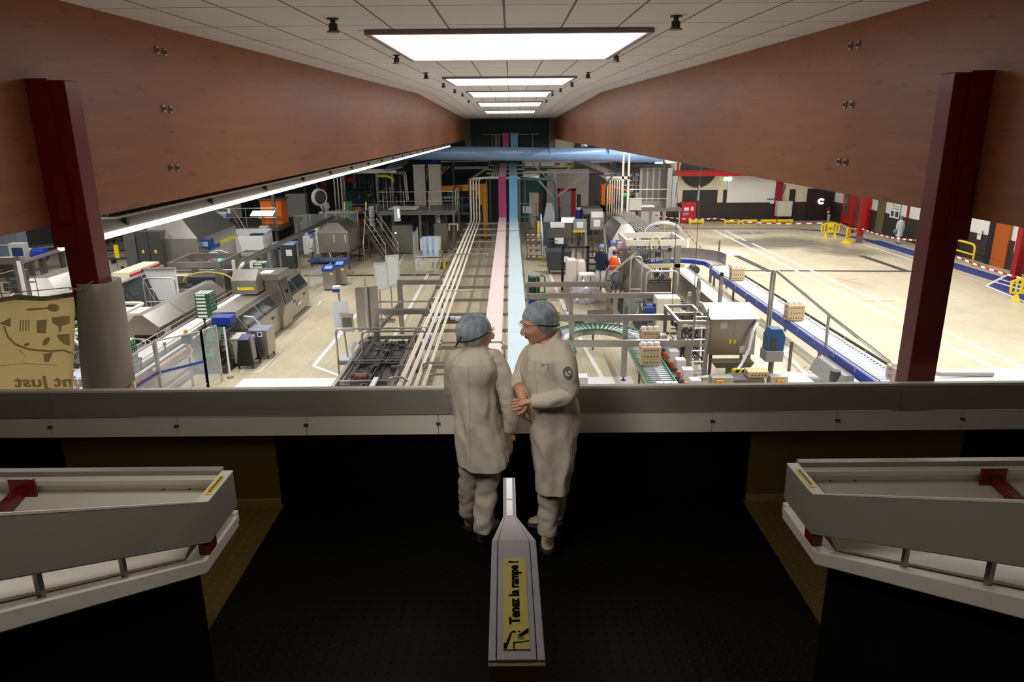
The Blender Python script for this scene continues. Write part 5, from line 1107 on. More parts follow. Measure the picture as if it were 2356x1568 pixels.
# back wall dressing
struct('window_1', M('cream_glazed_panel', (214, 206, 180), .4), [('b', 1.15, 59.0, 4.45, 2.3, 59.3, 5.9), ('b', 2.4, 59.0, 4.45, 3.5, 59.3, 5.9)])
struct('trim_9', red, [('b', 3.6, 59.1, 4.9, 12.2, 59.3, 5.2)] + [('b', 3.7 + k * 1.05, 59.05, 4.5, 3.95 + k * 1.05, 59.3, 5.6) for k in range(8)])
struct('door_2', M('doorway_cream_room', (210, 204, 176), .6), [('b', 1.5, 59.25, 0, 2.3, 59.32, 2.35)]); struct('trim_10', M('door_edge_brown', (110, 60, 50), .6), [('b', 2.3, 59.2, 0, 2.55, 59.32, 2.35)])
struct('door_3', M('grey_roller_door', (150, 146, 146), .5), [('b', 3.9, 58.9, .2, 5.0, 58.95, 2.5)]); struct('trim_11', red, [('b', 3.6, 58.8, .1, 3.95, 58.95, 2.65), ('b', 4.95, 58.8, .1, 5.25, 58.95, 2.65), ('b', 3.6, 58.8, 2.5, 5.25, 58.95, 2.7), ('b', 3.6, 58.8, .05, 5.25, 58.95, .35)])
struct('wall_partition', M('pale_partition', (172, 168, 158), .7), [('b', 2.9, 58.95, 0, 6.3, 59.25, 4.2)])
# railing in front of the dark upper wall
T = thing('upper_railing', 'thin steel railing in front of the dark upper wall between the beams', 'guard rail', (0, 51.6, 5.6))
for z in (5.95, 6.95): MB().cyl((-1.9, 51.6, z), (2.0, 51.6, z), .03, None, 6).build('rail', steel, T, world=True)
for x in (-1.25, -1.05, -.95, -.85, -.75, 1.55): MB().cyl((x, 51.6, 5.6), (x, 51.6, 6.95), .025, None, 6).build('upright', steel, T, world=True)
for i, x in enumerate((-2.1, 1.9)): MB().ell(x, 51.5, 5.85, .09, .09, .12).build('lamp_globe', lampp, T, world=True)
# ---- brace gantry right of the blue strip
T = thing('brace_gantry', 'grey steel gantry with V braces and rails behind the right aisle', 'gantry', (3.8, 50, 0))
MB().box(.9, 50, 4.38, 6.7, 50.2, 4.56).build('beam', steel, T, world=True); MB().box(.9, 54, 4.9, 7.2, 54.2, 5.1).build('beam', steel, T, world=True)
for x in (3.02, 6.6): MB().box(x - .09, 50, 0 if x > 4 else 0, x + .09, 50.18, 4.38).build('post', steel, T, world=True)
for p, q in (((1.5, 50.1, 4.4), (3.0, 50.1, 2.7)), ((5.2, 50.1, 4.4), (3.05, 50.1, 2.7)), ((1.6, 54, 4.9), (2.9, 54, 3.6)), ((4.8, 54, 4.9), (3.1, 54, 3.6))): MB().bar(p, q, .13, .13).build('v_brace', steel, T, world=True)
MB().hexa([(4.6, 54, 4.95), (5.6, 54, 4.95), (6.9, 47, 4.45), (6.0, 47, 4.45), (4.6, 54, 5.05), (5.6, 54, 5.05), (6.9, 47, 4.55), (6.0, 47, 4.55)]).build('tray_deck', M('pinkish_tray', (190, 182, 172), .4, .3), T, world=True)
railrun(T, [(.9, 53.9, 5.0), (7.1, 53.9, 5.0)], .7, (), .022, steel, 1.5)
T = thing('dark_pipe', 'dark grey bent pipe running from the blue strip down to the aisle floor', 'pipe', (2.9, 46, 0))
MB().rtube([(.6, 46, 4.3), (2.82, 46, 4.25), (2.95, 46, 0)], .11, 10, .35).build('pipe_run', M('grey_pvc_pipe', (84, 90, 106), .4), T, world=True, smooth=True)
obj('strip_lamp', 'small lit strip lamp under the gantry beside the blue strip', 'lamp', 1.4, 49.2, [('tube', lampp, [('b', -.5, 0, 4.12, .5, .1, 4.2)]), ('housing', lgrey, [('b', -.55, -.02, 4.2, .55, .14, 4.38)])])
obj('lit_white_panel', 'lit white rectangular lamp over the grey floor strip at the red door', 'lamp', V(1307, 497, 47).x, 47, [('diffuser', lampp, [('b', -.42, 0, 1.42, .42, .2, 1.72)]), ('housing', lgrey, [('b', -.45, .02, 1.72, .45, .22, 1.78)]), ('stem', steeld, [('c', (.3, .1, 0), (.3, .1, 1.42), .03)])])
T = thing('black_pole', 'tall thin black conduit pole beside the bundle of cream pipes', 'pole', (V(1393, 500, 42).x, 42, 0)); a = T.location.x
MB().rtube([(a, 42, 0), (a, 42, 4.1), (a + .25, 42.5, 4.45), (a + .6, 44, 4.5)], .045, 8, .3).build('conduit', black, T, world=True)
for i in range(7):
    x = V(1398 + i * 5.4, 430, 43).x
    T = thing('vertical_pipe', ['first', 'second', 'third', 'fourth', 'fifth', 'sixth', 'seventh'][i] + ' vertical cream pipe from the left beside the black pole', 'pipe', (x, 43, 0), 0, 'vertical cream pipes beside the black pole')
    MB().rtube([(x, 43, 2.3), (x, 43, 4.35), (x - .2, 45.5, 4.5)], .032, 6, .12).build('pipe_run', pipec, T, world=True, smooth=True); MB().box(x - .05, 42.95, 2.2, x + .05, 43.05, 2.3).build('base_clamp', steeld, T, world=True)
T = thing('pipe_bridge', 'narrow steel pipe bridge with parallel pipes sloping away over the right machines', 'pipe rack', (6.8, 38, 0))
P0, P1 = G(1404, 472, 2.35), G(1520, 548, 2.35)
for d in (-.55, .55): MB().bar((P0.x + d, P0.y, 2.3), (P1.x + d, P1.y, 2.3), .06, .14).build('side_beam', steel, T, world=True)
for i in range(7): MB().cyl((P0.x - .45 + i * .15, P0.y, 2.42), (P1.x - .45 + i * .15, P1.y, 2.42), .035, None, 6).build('pipe', steell, T, world=True)
for k in range(6):
    q = P0.lerp(P1, k / 5); MB().box(q.x - .55, q.y, 2.28, q.x + .55, q.y + .08, 2.34).build('cross_bar', steeld, T, world=True)
    if k in (0, 3, 5): MB().box(q.x - .5, q.y, 0, q.x - .42, q.y + .08, 2.28).build('post', steeld, T, world=True); MB().box(q.x + .42, q.y, 0, q.x + .5, q.y + .08, 2.28).build('post', steeld, T, world=True)
for k in range(3): MB().tube([(P1.x - .5 + .9 * (1 - math.cos(t)), P1.y + 1.4 + k * .1, 2.4 + (.55 - .06 * k) * math.sin(t)) for t in [i * math.pi / 8 for i in range(9)]], .025, 6).build('white_hose', MATS['pale_hose'], T, world=True)
# orange cabinets and steel box on the right platform
T = thing('right_platform', 'steel platform on thin legs right of the pipe bridge', 'platform', (9, 46, 0))
MB().box(5.7, 45, 2.3, 10.6, 50, 2.5).build('deck', steeld, T, world=True)
for x in (5.8, 8.8, 9.6, 10.5):
    for y in (45.1, 49.9): MB().box(x - .05, y - .05, 0, x + .05, y + .05, 2.3).build('leg', steel, T, world=True)
for i, (x, y) in enumerate(((6.0, 46.5), (6.45, 46.9))):
    cabinet('orange_cabinet', ('left' if i == 0 else 'right') + ' orange cabinet behind the vertical cream pipes', x, y, .42, .8, 1.35, orange, 1, z=2.5)
T = thing('evaporator_box', 'large stainless process box on the right platform under a black bent pipe', 'machine', (9.2, 46, 2.5))
MB().box(8.2, 46.5, 2.5, 9.9, 50, 5.0).build('housing', steel, T, world=True)
for i in range(4): MB().box(8.35 + i * .38, 46.48, 2.8, 8.62 + i * .38, 46.5, 4.8).build('front_panel', steeld, T, world=True)
MB().box(9.75, 45.6, 2.5, 10.05, 46.2, 4.9).build('corner_post', steel, T, world=True); MB().box(10.08, 45.6, 2.5, 10.4, 46.2, 4.4).build('side_duct', grey, T, world=True)
MB().rtube([(6.6, 45.8, 5.05), (9.95, 45.8, 5.05), (10.22, 45.8, 4.3)], .14, 10, .4).build('black_bent_pipe', dgrey, T, world=True, smooth=True)
MB().do(clut(6.7, 46.0, 3.2, 8.2, 47.5, 4.6, 50, 101)).build('valve_cluster', M('bright_pipework', (190, 190, 195), .2, .8, var=.4, scale=20), T, world=True)
MB().cyl((7.9, 45.8, 2.7), (7.9, 45.8, 3.4), .14).build('small_tank', steell, T, world=True); MB().box(8.1, 45.4, 2.52, 9.0, 46.2, 2.6).build('grating', white, T, world=True)
MB().hexa([(6.7, 45.5, 5.25), (9.0, 45.5, 5.25), (9.2, 48, 5.6), (6.9, 48, 5.6), (6.7, 45.5, 5.32), (9.0, 45.5, 5.32), (9.2, 48, 5.7), (6.9, 48, 5.7)]).build('film_cover', film, T, world=True)
MB().hexa([(9.6, 45.4, 5.15), (10.3, 45.2, 5.25), (10.4, 46.4, 5.4), (9.7, 46.6, 5.3), (9.6, 45.4, 5.2), (10.3, 45.2, 5.3), (10.4, 46.4, 5.45), (9.7, 46.6, 5.35)]).build('tilted_lamp_shade', lgrey, T, world=True)
railrun(T, [(7.3, 45.05, 2.5), (9.7, 45.05, 2.5)], 1.15, (.5,), .03)
obj('beige_control_box', 'beige control box at the front edge of the right platform', 'control box', V(1462, 468, 44.6).x, 44.6, [('body', M('warm_grey_enamel', (176, 174, 162), .5), [('b', -.38, 0, 2.42, .38, .35, 3.1)], .01), ('lid', lgrey, [('b', -.4, -.02, 3.1, .4, .37, 3.14)]), ('stand', steeld, [('b', -.3, .1, 0, -.2, .2, 2.42), ('b', .2, .1, 0, .3, .2, 2.42)])])
obj('green_pump', 'green pump on the right platform beside the orange cabinets', 'pump', V(1440, 458, 45.5).x, 45.5, [('body', M('bright_green_paint', (40, 150, 90), .4), [('c', (-.3, 0, .75), (.25, 0, .75), .17, None, 12)]), ('stand', dgrey, [('b', -.25, -.1, 0, .2, .1, .6)]), ('orange_arm', orange, [('a', (-1.0, .2, 1.35), (.3, .2, 1.0), .1, .1)])], z=2.5)
for i in range(2): cabinet('white_floor_cabinet', ('left' if i == 0 else 'right') + ' of the two white low cabinets in the shade under the right platform', 9.2 + i * 1.9 - .4, 55.5, 1.5, .6, 1.2, beige, 1)

T = thing('tall_mast', 'tall cream double mast rising in front of the blue duct on the right', 'mast', (V(1442, 400, 44).x, 44, 0)); a = T.location.x
for d in (-.22, .12): MB().box(a + d - .06, 44, 0, a + d + .06, 44.12, 6.3).build('mast_post', pipec, T, world=True)
MB().box(a - 1.2, 44, 4.35, a + .2, 44.1, 4.5).build('mast_arm', pipec, T, world=True)
# hood machines and portal on the right
T = hoodbox('stainless hood machine with short yellow stripe behind the navy-jumper person', 5.1, 6.5, 36.0, 40.5, .5, 1.9, 2.6, [('blue_stripe', blue, 36.3, 37.6, 1.5, .16)])
MB().box(5.08, 36.5, 1.5, 5.1, 37.6, 1.66).build('blue_stripe', blue, T, world=True); MB().box(5.5, 35.99, 1.2, 5.9, 36.0, 1.32).build('yellow_stripe', yellow, T, world=True)
MB().do(clut(5.2, 34.6, .3, 6.6, 36.0, 1.7, 50, 111)).build('discharge_mechanism', mech, T, world=True)
T = thing('portal_machine', 'stainless portal machine with open rectangular top frame right of the orange vest', 'machine', (6.0, 30, 0))
a = V(1452, 552, 29.6); b = V(1566, 552, 29.6); zt = a.z; x0, x1, y0, y1 = a.x, b.x, 29.6, 31.8
for x in (x0 + .1, x1 - .1):
    for y in (y0, y1): MB().box(x - .12, y - .1, 0, x + .12, y + .1, zt - .22).build('post', steel, T, world=True)
for y in (y0, y1): MB().box(x0 - .2, y - .06, zt - .24, x1 + .2, y + .06, zt).build('top_beam', pipec, T, world=True)
for x in (x0 - .14, x1 + .14): MB().box(x - .06, y0, zt - .24, x + .06, y1, zt).build('top_beam', pipec, T, world=True)
MB().do(clut(x0 + .3, y0 + .2, .9, x1 - .3, y0 + 1.2, zt - .3, 50, 121)).build('lifting_gear', mech, T, world=True)
MB().box(x0, y0 - .1, zt - 1.15, x1 + .2, y0, zt - 1.0).build('lift_beam', M('worn_cream_beam', (196, 184, 140), .5), T, world=True)
MB().box(x0 + .2, y0 + .4, .2, x1 - .2, y1, 1.1).build('base', steeld, T, world=True)
MB().tube([(x0 + 1.0 + .2 * math.cos(t), y0 - .1, zt - .15 + .3 * math.sin(t)) for t in [i * .5 for i in range(9)]], .04, 6).build('cream_hose', M('cream_hose', (220, 210, 160), .5), T, world=True)
hoopf('tube guard hoop in front of the stainless portal machine', 1488, 1560, 624, 26.6, 0, (.55, .3), .035)
hoopf('tall narrow tube guard beside the portal machine hoop', 1452, 1478, 590, 27.2, 0, (.5,), .03)
T = thing('infeed_chute', 'dark steel inclined infeed chute beside the orange vest', 'chute', (4.6, 27.5, 0))
MB().prism('y', [(4.5, .1), (4.9, .1), (5.5, 1.9), (5.1, 2.1)], 27.6, 31.5).build('chute_body', steel, T, world=True); MB().prism('y', [(4.42, .0), (4.62, .0), (4.62, .5), (4.5, .5)], 27.5, 31.6).build('base_strip', dgrey, T, world=True)
MB().bar((3.9, 28.2, 1.65), (5.2, 29.6, 2.3), .08, .05).build('white_arm', steell, T, world=True)
MB().box(4.4, 27.4, 0, 5.3, 27.55, .9).build('front_plate', clear, T, world=True)
T = thing('drive_unit', 'open drive unit with blue motor and cables below the portal machine', 'machine', (5.4, 25.6, 0))
MB().do(clut(4.7, 25.3, .1, 6.4, 27, 1.1, 60, 131)).build('mechanism', mech, T, world=True); MB().box(4.7, 25.3, 0, 6.4, 27, .15).build('base', dgrey, T, world=True); MB().cyl((4.9, 25.5, .9), (5.3, 25.5, .9), .2).build('blue_motor', blue, T, world=True)
cabinet('beige_cabinet', 'cream control cabinet behind the third portal frame', V(1540, 675, 25.2).x, 25.2, .85, .7, 1.35, M('cream_enamel', (208, 206, 184), .5), 1)
for i, (x, y, h) in enumerate(((6.55, 24.6, 2.1), (6.35, 25.0, 1.5), (7.3, 24.5, 2.3), (5.9, 21.8, 1.9))):
    obj('slim_post', ['first', 'second', 'third, thicker', 'fourth, nearest'][i] + ' slim steel post between the cream cabinet and the blue conveyor', 'post', x, y, [('tube', steel, [('b', -.06, -.06, 0, .06, .06, h)]), ('collar', steell, [('c', (0, 0, h * .8), (0, 0, h * .86), .08)]), ('end_cap', black if i == 2 else steell, [('c', (0, 0, h), (0, 0, h + .12), .06)])])
T = thing('steel_trough', 'long plain steel trough with cream top running beside the blue conveyor', 'conveyor', (7.8, 24, 0))
MB().box(7.35, 23.5, .25, 7.5, 31.5, 1.15).build('side_sheet', steel, T, world=True); MB().box(7.5, 23.5, .95, 8.15, 33, 1.0).build('belt', M('tan_belt', (214, 200, 172), .5), T, world=True); MB().box(8.15, 24.2, .85, 8.25, 33, 1.02).build('side_rail', steeld, T, world=True)
for y in (24, 28, 32): MB().box(7.6, y, 0, 7.7, y + .1, .95).build('leg', steeld, T, world=True); MB().box(8.1, y, 0, 8.2, y + .1, .95).build('leg', steeld, T, world=True)
T = thing('curved_conveyor', 'curved steel conveyor with high outer guard leading to the blue conveyor', 'conveyor', (8.2, 34, 0))
pth = [(6.2, 34.4, .95), (7.2, 35.2, .95), (8.2, 35.5, .95), (9.1, 35.2, .95), (9.7, 34.5, .95), (9.8, 33.7, .95)]
ribbon3(MB(), pth, .7, .06).build('belt', M('grey_belt', (150, 150, 150), .5), T, world=True); ribbon3(MB(), offs(pth, -.4), .04, .55).build('outer_guard', steel, T, world=True); ribbon3(MB(), offs(pth, .4, -.1), .04, .2).build('inner_guard', blue, T, world=True)
for x, y in ((6.6, 34.7), (8.2, 35.5), (9.7, 34.4)): MB().box(x - .05, y - .05, 0, x + .05, y + .05, .95).build('leg', steeld, T, world=True)
MB().cyl((8.7, 33.4, .8), (8.7, 34.0, .8), .2).build('drive_motor', dgrey, T, world=True)
# blue roller conveyor
T = thing('roller_conveyor', 'long blue-sided roller conveyor with white rollers carrying brown carton stacks', 'conveyor', (9.8, 16, 0))
MB().box(9.40, 15.2, .60, 9.46, 33.6, .88).build('side_panel', blue, T, world=True); MB().box(10.16, 15.2, .68, 10.22, 33.6, .88).build('side_panel', blue, T, world=True)
rr_ = MB().cyl((9.46, 15.35, .86), (10.16, 15.35, .86), .052, None, 8).build('roller', M('white_roller', (220, 224, 236), .35, var=.08), T, world=True, smooth=True)
for i in range(1, 99):
    c = rr_.copy(); COL.objects.link(c); c.parent = T; c.location = (0, i * .184, 0)
for x in (9.34, 10.26):
    MB().cyl((x, 15.2, 1.02), (x, 33.6, 1.02), .016, None, 6).build('guide_rail', steeld, T, world=True)
    for i in range(14): MB().box(x - .012, 15.8 + i * 1.35, .8, x + .012, 15.82 + i * 1.35, 1.02).build('guide_bracket', steell, T, world=True)
MB().tube([(10.32, 15.2, .95), (10.34, 24, .93), (10.32, 33.5, .95)], .035, 6).build('cable_run', black, T, world=True)
for y in (17, 21.1, 25.5, 30, 33): 
    for x in (9.5, 10.1): MB().box(x - .04, y, 0, x + .04, y + .08, .68).build('leg', steeld, T, world=True)
MB().hexa([(8.9, 18.6, .25), (9.4, 18.6, .25), (9.4, 20.4, .25), (8.9, 20.4, .25), (9.1, 18.6, .66), (9.4, 18.6, .66), (9.4, 20.4, .66), (9.1, 20.4, .66)]).build('drive_guard', grey, T, world=True); MB().cyl((9.0, 18.9, .38), (9.0, 18.9, .72), .14, n=12).build('drive_motor', dgrey, T, world=True)
MB().tube([(8.95, 18.6, .35), (8.9, 18.1, .1), (9.1, 17.9, .15), (9.2, 18.2, .4)], .02, 6).build('power_cable', black, T, world=True)
# cartons
cartp = None; lvl = ['bottom', 'middle', 'top']
def carton(lab, loc, w=.56, rz=0, grp='brown carton stacks'):
    global cartp
    if cartp is None:
        cartp = thing('carton', lab, 'carton', loc, rz, grp)
        MB().box(-.28, 0, 0, .28, .42, .172).build('box_body', card, cartp, .004)
        h = MB()
        for i in range(5):
            x = -.18 + i * .09; h.cyl((x, -.001, .085), (x, -.003, .085), .02, None, 8).box(x - .012, -.003, .06, x + .012, -.001, .085)
        h.build('punched_holes', cardd, cartp); MB().box(-.282, .1, .05, -.281, .3, .13).build('side_print', M('carton_blue_print', (110, 130, 190), .6), cartp)
        return cartp
    return dup(cartp, loc, rz, lab, grp)
ST = [((1698, 645), 3, 'far stack on the blue conveyor', .93), ((1831, 737), 3, 'middle stack on the blue conveyor', .93), ((2080, 877), 2, 'stack at the right red column', .93), ((1497, 840), 3, 'near stack behind the nearest portal frame', .86), ((1497, 786), 2, 'far stack behind the nearest portal frame', .86), ((1725, 884), 1, 'single box', .2)]
for (px, py), n, wh, zb in ST:
    c = G(px, py, zb)
    if 'single' in wh: carton('brown carton lying before the hazard bar by the guard rail', (c.x, 18.6, .62)); continue
    for i in range(n): carton(f'brown carton, {lvl[i] if n == 3 else ("bottom", "top")[i]} of the {wh}', (c.x, c.y, zb + i * .175))
tb_ = M('tub_lid_white', (232, 224, 232), .4, var=.08, scale=12); tub0 = None
def tubs(c, z, wh, n=3):
    global tub0
    for i in range(n):
        lab = f'white tub, {["left", "middle", "right"][i]} of three on top of the {wh}'
        if tub0 is None:
            tub0 = MB().cyl((0, 0, 0), (0, 0, .09), .08, .09, 12).build('food_tub', tb_, None); tag(tub0, lab, 'tub', 'white tubs on the cartons'); o = tub0
        else: o = tub0.copy(); COL.objects.link(o); o['label'] = lab
        o.location = (c.x - .19 + i * .19, c.y + .2, z)
for (px, py), n, wh, zb in ST[:5]: tubs(G(px, py, zb), zb + n * .175 + .001, wh)
tubs(Vector((4.0, 17.3, 0)), .832, 'roller track just above the guard rail')
# green edged roller track with bend
T = thing('roller_track', 'green-edged roller track with a big bend carrying cartons behind the right woman', 'conveyor', (3.9, 16, 0))
pth = [(3.95, 15.5, .78), (3.95, 22.2, .78)] + arc(2.75, 22.2, 1.2, 0, math.pi, .78, 12)[1:] + [(1.55, 20.5, .78)]
for d in (-.36, .36): ribbon3(MB(), offs(pth, d), .04, .07).build('green_edge', green, T, world=True); ribbon3(MB(), offs(pth, d, -.14), .03, .14).build('side_frame', steel, T, world=True)
rl0 = MB().cyl((-.33, 0, 0), (.33, 0, 0), .03, None, 8).build('roller', M('steel_roller', (196, 200, 210), .3, .5), T, smooth=True); rl0.location = Vector((3.95, 15.6, .80)) - Vector(T.location)
pos = [((3.95, 15.6 + i * .16, .80), 0) for i in range(1, 42)] + [((2.75 + 1.2 * math.cos(t), 22.2 + 1.2 * math.sin(t), .80), t) for t in [i * math.pi / 26 for i in range(27)]] + [((1.55, 22.1 - i * .16, .80), 0) for i in range(10)]
for p, t in pos:
    c = rl0.copy(); COL.objects.link(c); c.parent = T; c.location = Vector(p) - Vector(T.location); c.rotation_euler = (0, 0, t)
for x, y in ((3.65, 16), (4.25, 16), (3.65, 19.5), (4.25, 19.5), (3.6, 22.3), (2.75, 23.4), (1.3, 22), (1.8, 21)): MB().box(x - .03, y - .03, 0, x + .03, y + .03, .64).build('leg', steeld, T, world=True)
for i in range(7):
    y = 16.6 + i * .85; lab = ['nearest', 'second', 'third', 'fourth', 'fifth', 'sixth', 'farthest'][i] + ' white sensor box along the right edge of the carton track'
    obj('sensor_box', lab, 'sensor box', 4.75, y, [('housing', white, [('b', -.14, 0, .62, .14, .3, .98)], .02), ('orange_plug', M('orange_connector', (220, 90, 40), .5), [('c', (-.24, .1, .72), (-.24, .1, .9), .06, None, 8)]), ('cables', mech, clut(-.4, -.1, .3, -.1, .45, .8, 10, 200 + i)), ('stand', steeld, [('b', -.04, .1, 0, .04, .18, .62)])], group='sensor boxes along the carton track')
obj('sensor_box', 'white sensor box with orange cable left of the nearest portal frame, by the right woman', 'sensor box', 1.75, 17.4, [('housing', white, [('b', -.16, 0, .7, .2, .35, 1.1)], .02), ('orange_cable', M('orange_connector', (220, 90, 40), .5), [('t', [(-.2, 0, .9), (-.15, -.05, .6), (-.1, -.05, .3)], .03)]), ('cables', mech, clut(-.4, -.1, .2, -.1, .4, 1.0, 14, 300)), ('stand', steeld, [('b', -.04, .1, 0, .04, .18, .7)])])
# case packer right
T = thing('case_packer', 'stainless cabinet with two doors, sloping lid and yellow warning stickers beside the blue conveyor', 'machine', (6.55, 20.4, 0))
MB().box(5.87, 20.4, .72, 7.22, 21.3, 1.88).build('cabinet_body', steel, T, .01, world=True); MB().prism('x', [(20.25, 1.86), (21.3, 2.12), (21.3, 1.88), (20.4, 1.86)], 5.82, 7.27).build('sloping_lid', steell, T, world=True)
for x0, x1 in ((5.90, 6.53), (6.56, 7.19)): MB().box(x0, 20.385, .76, x1, 20.40, 1.84).build('door', M('brushed_steel_door', (150, 142, 134), .3, .8, stretch=(30, 1, 1)), T, .003, world=True)
MB().box(6.14, 20.375, 1.55, 6.35, 20.385, 1.78).build('vent_grille', lgrey, T, world=True); MB().box(6.76, 20.375, .8, 6.97, 20.385, 1.0).build('vent_grille', lgrey, T, world=True)
for x in (6.44, 6.57): MB().box(x, 20.378, 1.08, x + .06, 20.385, 1.2).build('yellow_sticker', yellow, T, world=True)
for x in (5.95, 7.1):
    for y in (20.5, 21.2): MB().box(x - .04, y - .04, 0, x + .04, y + .04, .72).build('leg', steeld, T, world=True)
MB().tube([(7.2, 20.3, 1.75), (7.05, 20.2, 1.5), (6.95, 20.1, 1.0), (6.75, 20.0, .6), (6.4, 19.6, .35), (5.9, 19.4, .4), (5.3, 19.2, .45), (5.0, 19.1, .2), (4.95, 19.1, .0)], .05, 8).build('white_hose', MATS['conduit_white'], T, world=True, smooth=True)
T = thing('blue_motor', 'blue and grey geared motor right of the two-door stainless cabinet', 'motor', (7.65, 20.0, 0))
MB().box(7.42, 20.0, .62, 7.95, 20.5, .95).build('gearbox', grey, T, .02, world=True); MB().prism('y', [(7.45, .95), (7.95, .95), (7.98, 1.35), (7.86, 1.6), (7.55, 1.6), (7.45, 1.4)], 20.05, 20.45).build('motor_cover', M('petrol_blue', (30, 80, 130), .4), T, .02, world=True)
MB().box(7.55, 20.03, .98, 7.72, 20.05, 1.35).build('cooling_grille', dgrey, T, world=True); MB().cyl((7.68, 20.2, 0), (7.68, 20.2, .62), .08).build('stand', steeld, T, world=True)
T = thing('transfer_machine', 'open steel frame carrying clutter left of the two-door cabinet', 'machine', (5.4, 20.6, 0))
for x in (4.95, 5.78):
    for y in (20.4, 22.4): MB().box(x - .05, y - .05, 0, x + .05, y + .05, 1.7).build('post', steel, T, world=True)
for z in (.5, 1.0, 1.6): MB().box(4.95, 20.38, z, 5.78, 20.44, z + .06).build('rung', steell, T, world=True)

for b_ in ((4.9, 20.4, 4.98, 22.5), (5.77, 20.4, 5.85, 22.5), (4.98, 20.4, 5.77, 20.5), (4.98, 21.4, 5.77, 21.5), (4.98, 22.4, 5.77, 22.5)): MB().box(b_[0], b_[1], 1.7, b_[2], b_[3], 1.78).build('top_bar', steel, T, world=True)
MB().do(clut(5.0, 20.5, .3, 5.75, 22.2, 1.6, 60, 141)).build('mechanism', mech, T, world=True)
T = thing('ladder', 'upright steel ladder frame with rungs in front of the open clutter frame', 'ladder', (5.2, 19.2, 0))
for x in (5.0, 5.36): MB().cyl((x, 19.2, 0), (x + .12, 19.4, 2.4), .03, None, 8).build('upright', steel, T, world=True)
for k in range(7): MB().cyl((5.0 + .015 * k, 19.2 + .03 * k, .25 + .32 * k), (5.36 + .015 * k, 19.2 + .03 * k, .25 + .32 * k), .02, None, 6).build('rung', steell, T, world=True)
for i, x in enumerate((5.72, 7.3)):
    obj('switch_box', ('left' if i == 0 else 'right') + ' grey switch box with yellow-red emergency switch by the hazard bar', 'switch box', x, 18.4, [('body', steel, [('b', -.3 if i == 0 else -.28, 0, 0, .3 if i == 0 else .2, .3, .72)], .008), ('yellow_switch', M('switch_orange_yellow', (240, 170, 20), .4), [('b', -.18 if i == 0 else -.1, -.06, .48, -.0 if i == 0 else .08, 0, .64)]), [('red_button', red, [('c', (-.07 if i == 0 else .01, -.06, .56), (-.07 if i == 0 else .01, -.1, .56), .045, None, 12)])]] + ([('red_plate', M('crimson_plate', (190, 20, 60), .5), [('b', -.14, -.008, .14, .14, 0, .32)]), ('blue_plate', blue, [('b', -.24, -.008, .0, .2, 0, .1)])] if i == 0 else []))
T = thing('hazard_bar', 'black and yellow striped hazard bar between the two switch boxes', 'barrier', (6.6, 19.3, 0))
MB().box(6.25, 19.3, .52, 7.2, 19.36, .64).build('bar', yellow, T, world=True)
for k in range(5): MB().prism('y', [(6.32 + k * .18, .52), (6.41 + k * .18, .52), (6.47 + k * .18, .64), (6.38 + k * .18, .64)], 19.293, 19.3).build('black_stripe', black, T, world=True)
for x in (6.3, 7.15): MB().box(x - .03, 19.31, 0, x + .03, 19.35, .52).build('post', steeld, T, world=True)
T = thing('carton_table', 'low roller table under the single carton by the guard rail', 'table', (6.45, 18.6, 0)); MB().box(6.05, 18.5, .5, 6.9, 19.1, .61).build('table_top', steeld, T, world=True); MB().box(6.2, 18.6, 0, 6.8, 19.0, .5).build('pedestal', dgrey, T, world=True)
obj('dark_tray', 'dark olive tray hanging below the two-door stainless cabinet', 'tray', 6.45, 20.0, [('tray', M('olive_tray', (90, 84, 62), .5), [('f', (-.45, 0, .55, .35), .45, (-.55, -.05, .65, .4), .62)]), ('stand', steeld, [('b', -.1, .1, 0, .1, .25, .45)])])
T = thing('sloping_hand_rail', 'long grey tube rail sloping down across the blue conveyor towards the right red column', 'hand rail', (9.3, 20.6, 0))
MB().rtube([(7.72, 20.9, .5), (7.72, 20.9, 3.12), (7.82, 20.9, 3.18), V(1910, 726, 20.7), V(2092, 868, 20.4)], .05, 8, .12).build('rail_tube', steel, T, world=True, smooth=True)
MB().cyl((7.86, 21.1, .3), (7.86, 21.1, 3.14), .045).build('post', steel, T, world=True); p = V(1910, 726, 20.7); MB().cyl((p.x, 20.72, 0), (p.x - .03, 20.72, p.z), .045).build('post', steel, T, world=True)
MB().cyl((8.55, 21.0, 0), (8.55, 21.0, .95), .05).build('post', steeld, T, world=True)
obj('floor_pipe', 'thick grey pipe lying on the white floor right of the red column', 'pipe', 13.4, 20.3, [('pipe_run', grey, [('t', [(-1.4, -.2, .3), (-.6, -.1, .12), (.3, 0, .08), (1.0, 0, .07)], .07)])])
# hanging wires
for i, (px, y0_, y1_, Y) in enumerate(((1556, 345, 622, 24.5), (1606, 352, 612, 24.5))):
    a = V(px + 7, y0_ + 10, Y); b = V(px - 4, y1_, Y)
    obj('hanging_wire', ('left' if i == 0 else 'right') + ' thin hanging wire with turnbuckle in front of the round window', 'wire', a.x, Y, [('wire', steeld, [('c', (0, 0, a.z), (b.x - a.x, 0, 1.0), .012, None, 6)]), ('turnbuckle', steell, [('c', (-.01, 0, a.z - .9), (-.02, 0, a.z - 1.4), .035, None, 8)]), ('hook_plate', steel, [('b', -.05, -.03, a.z - .1, .05, .03, a.z + .45)])])
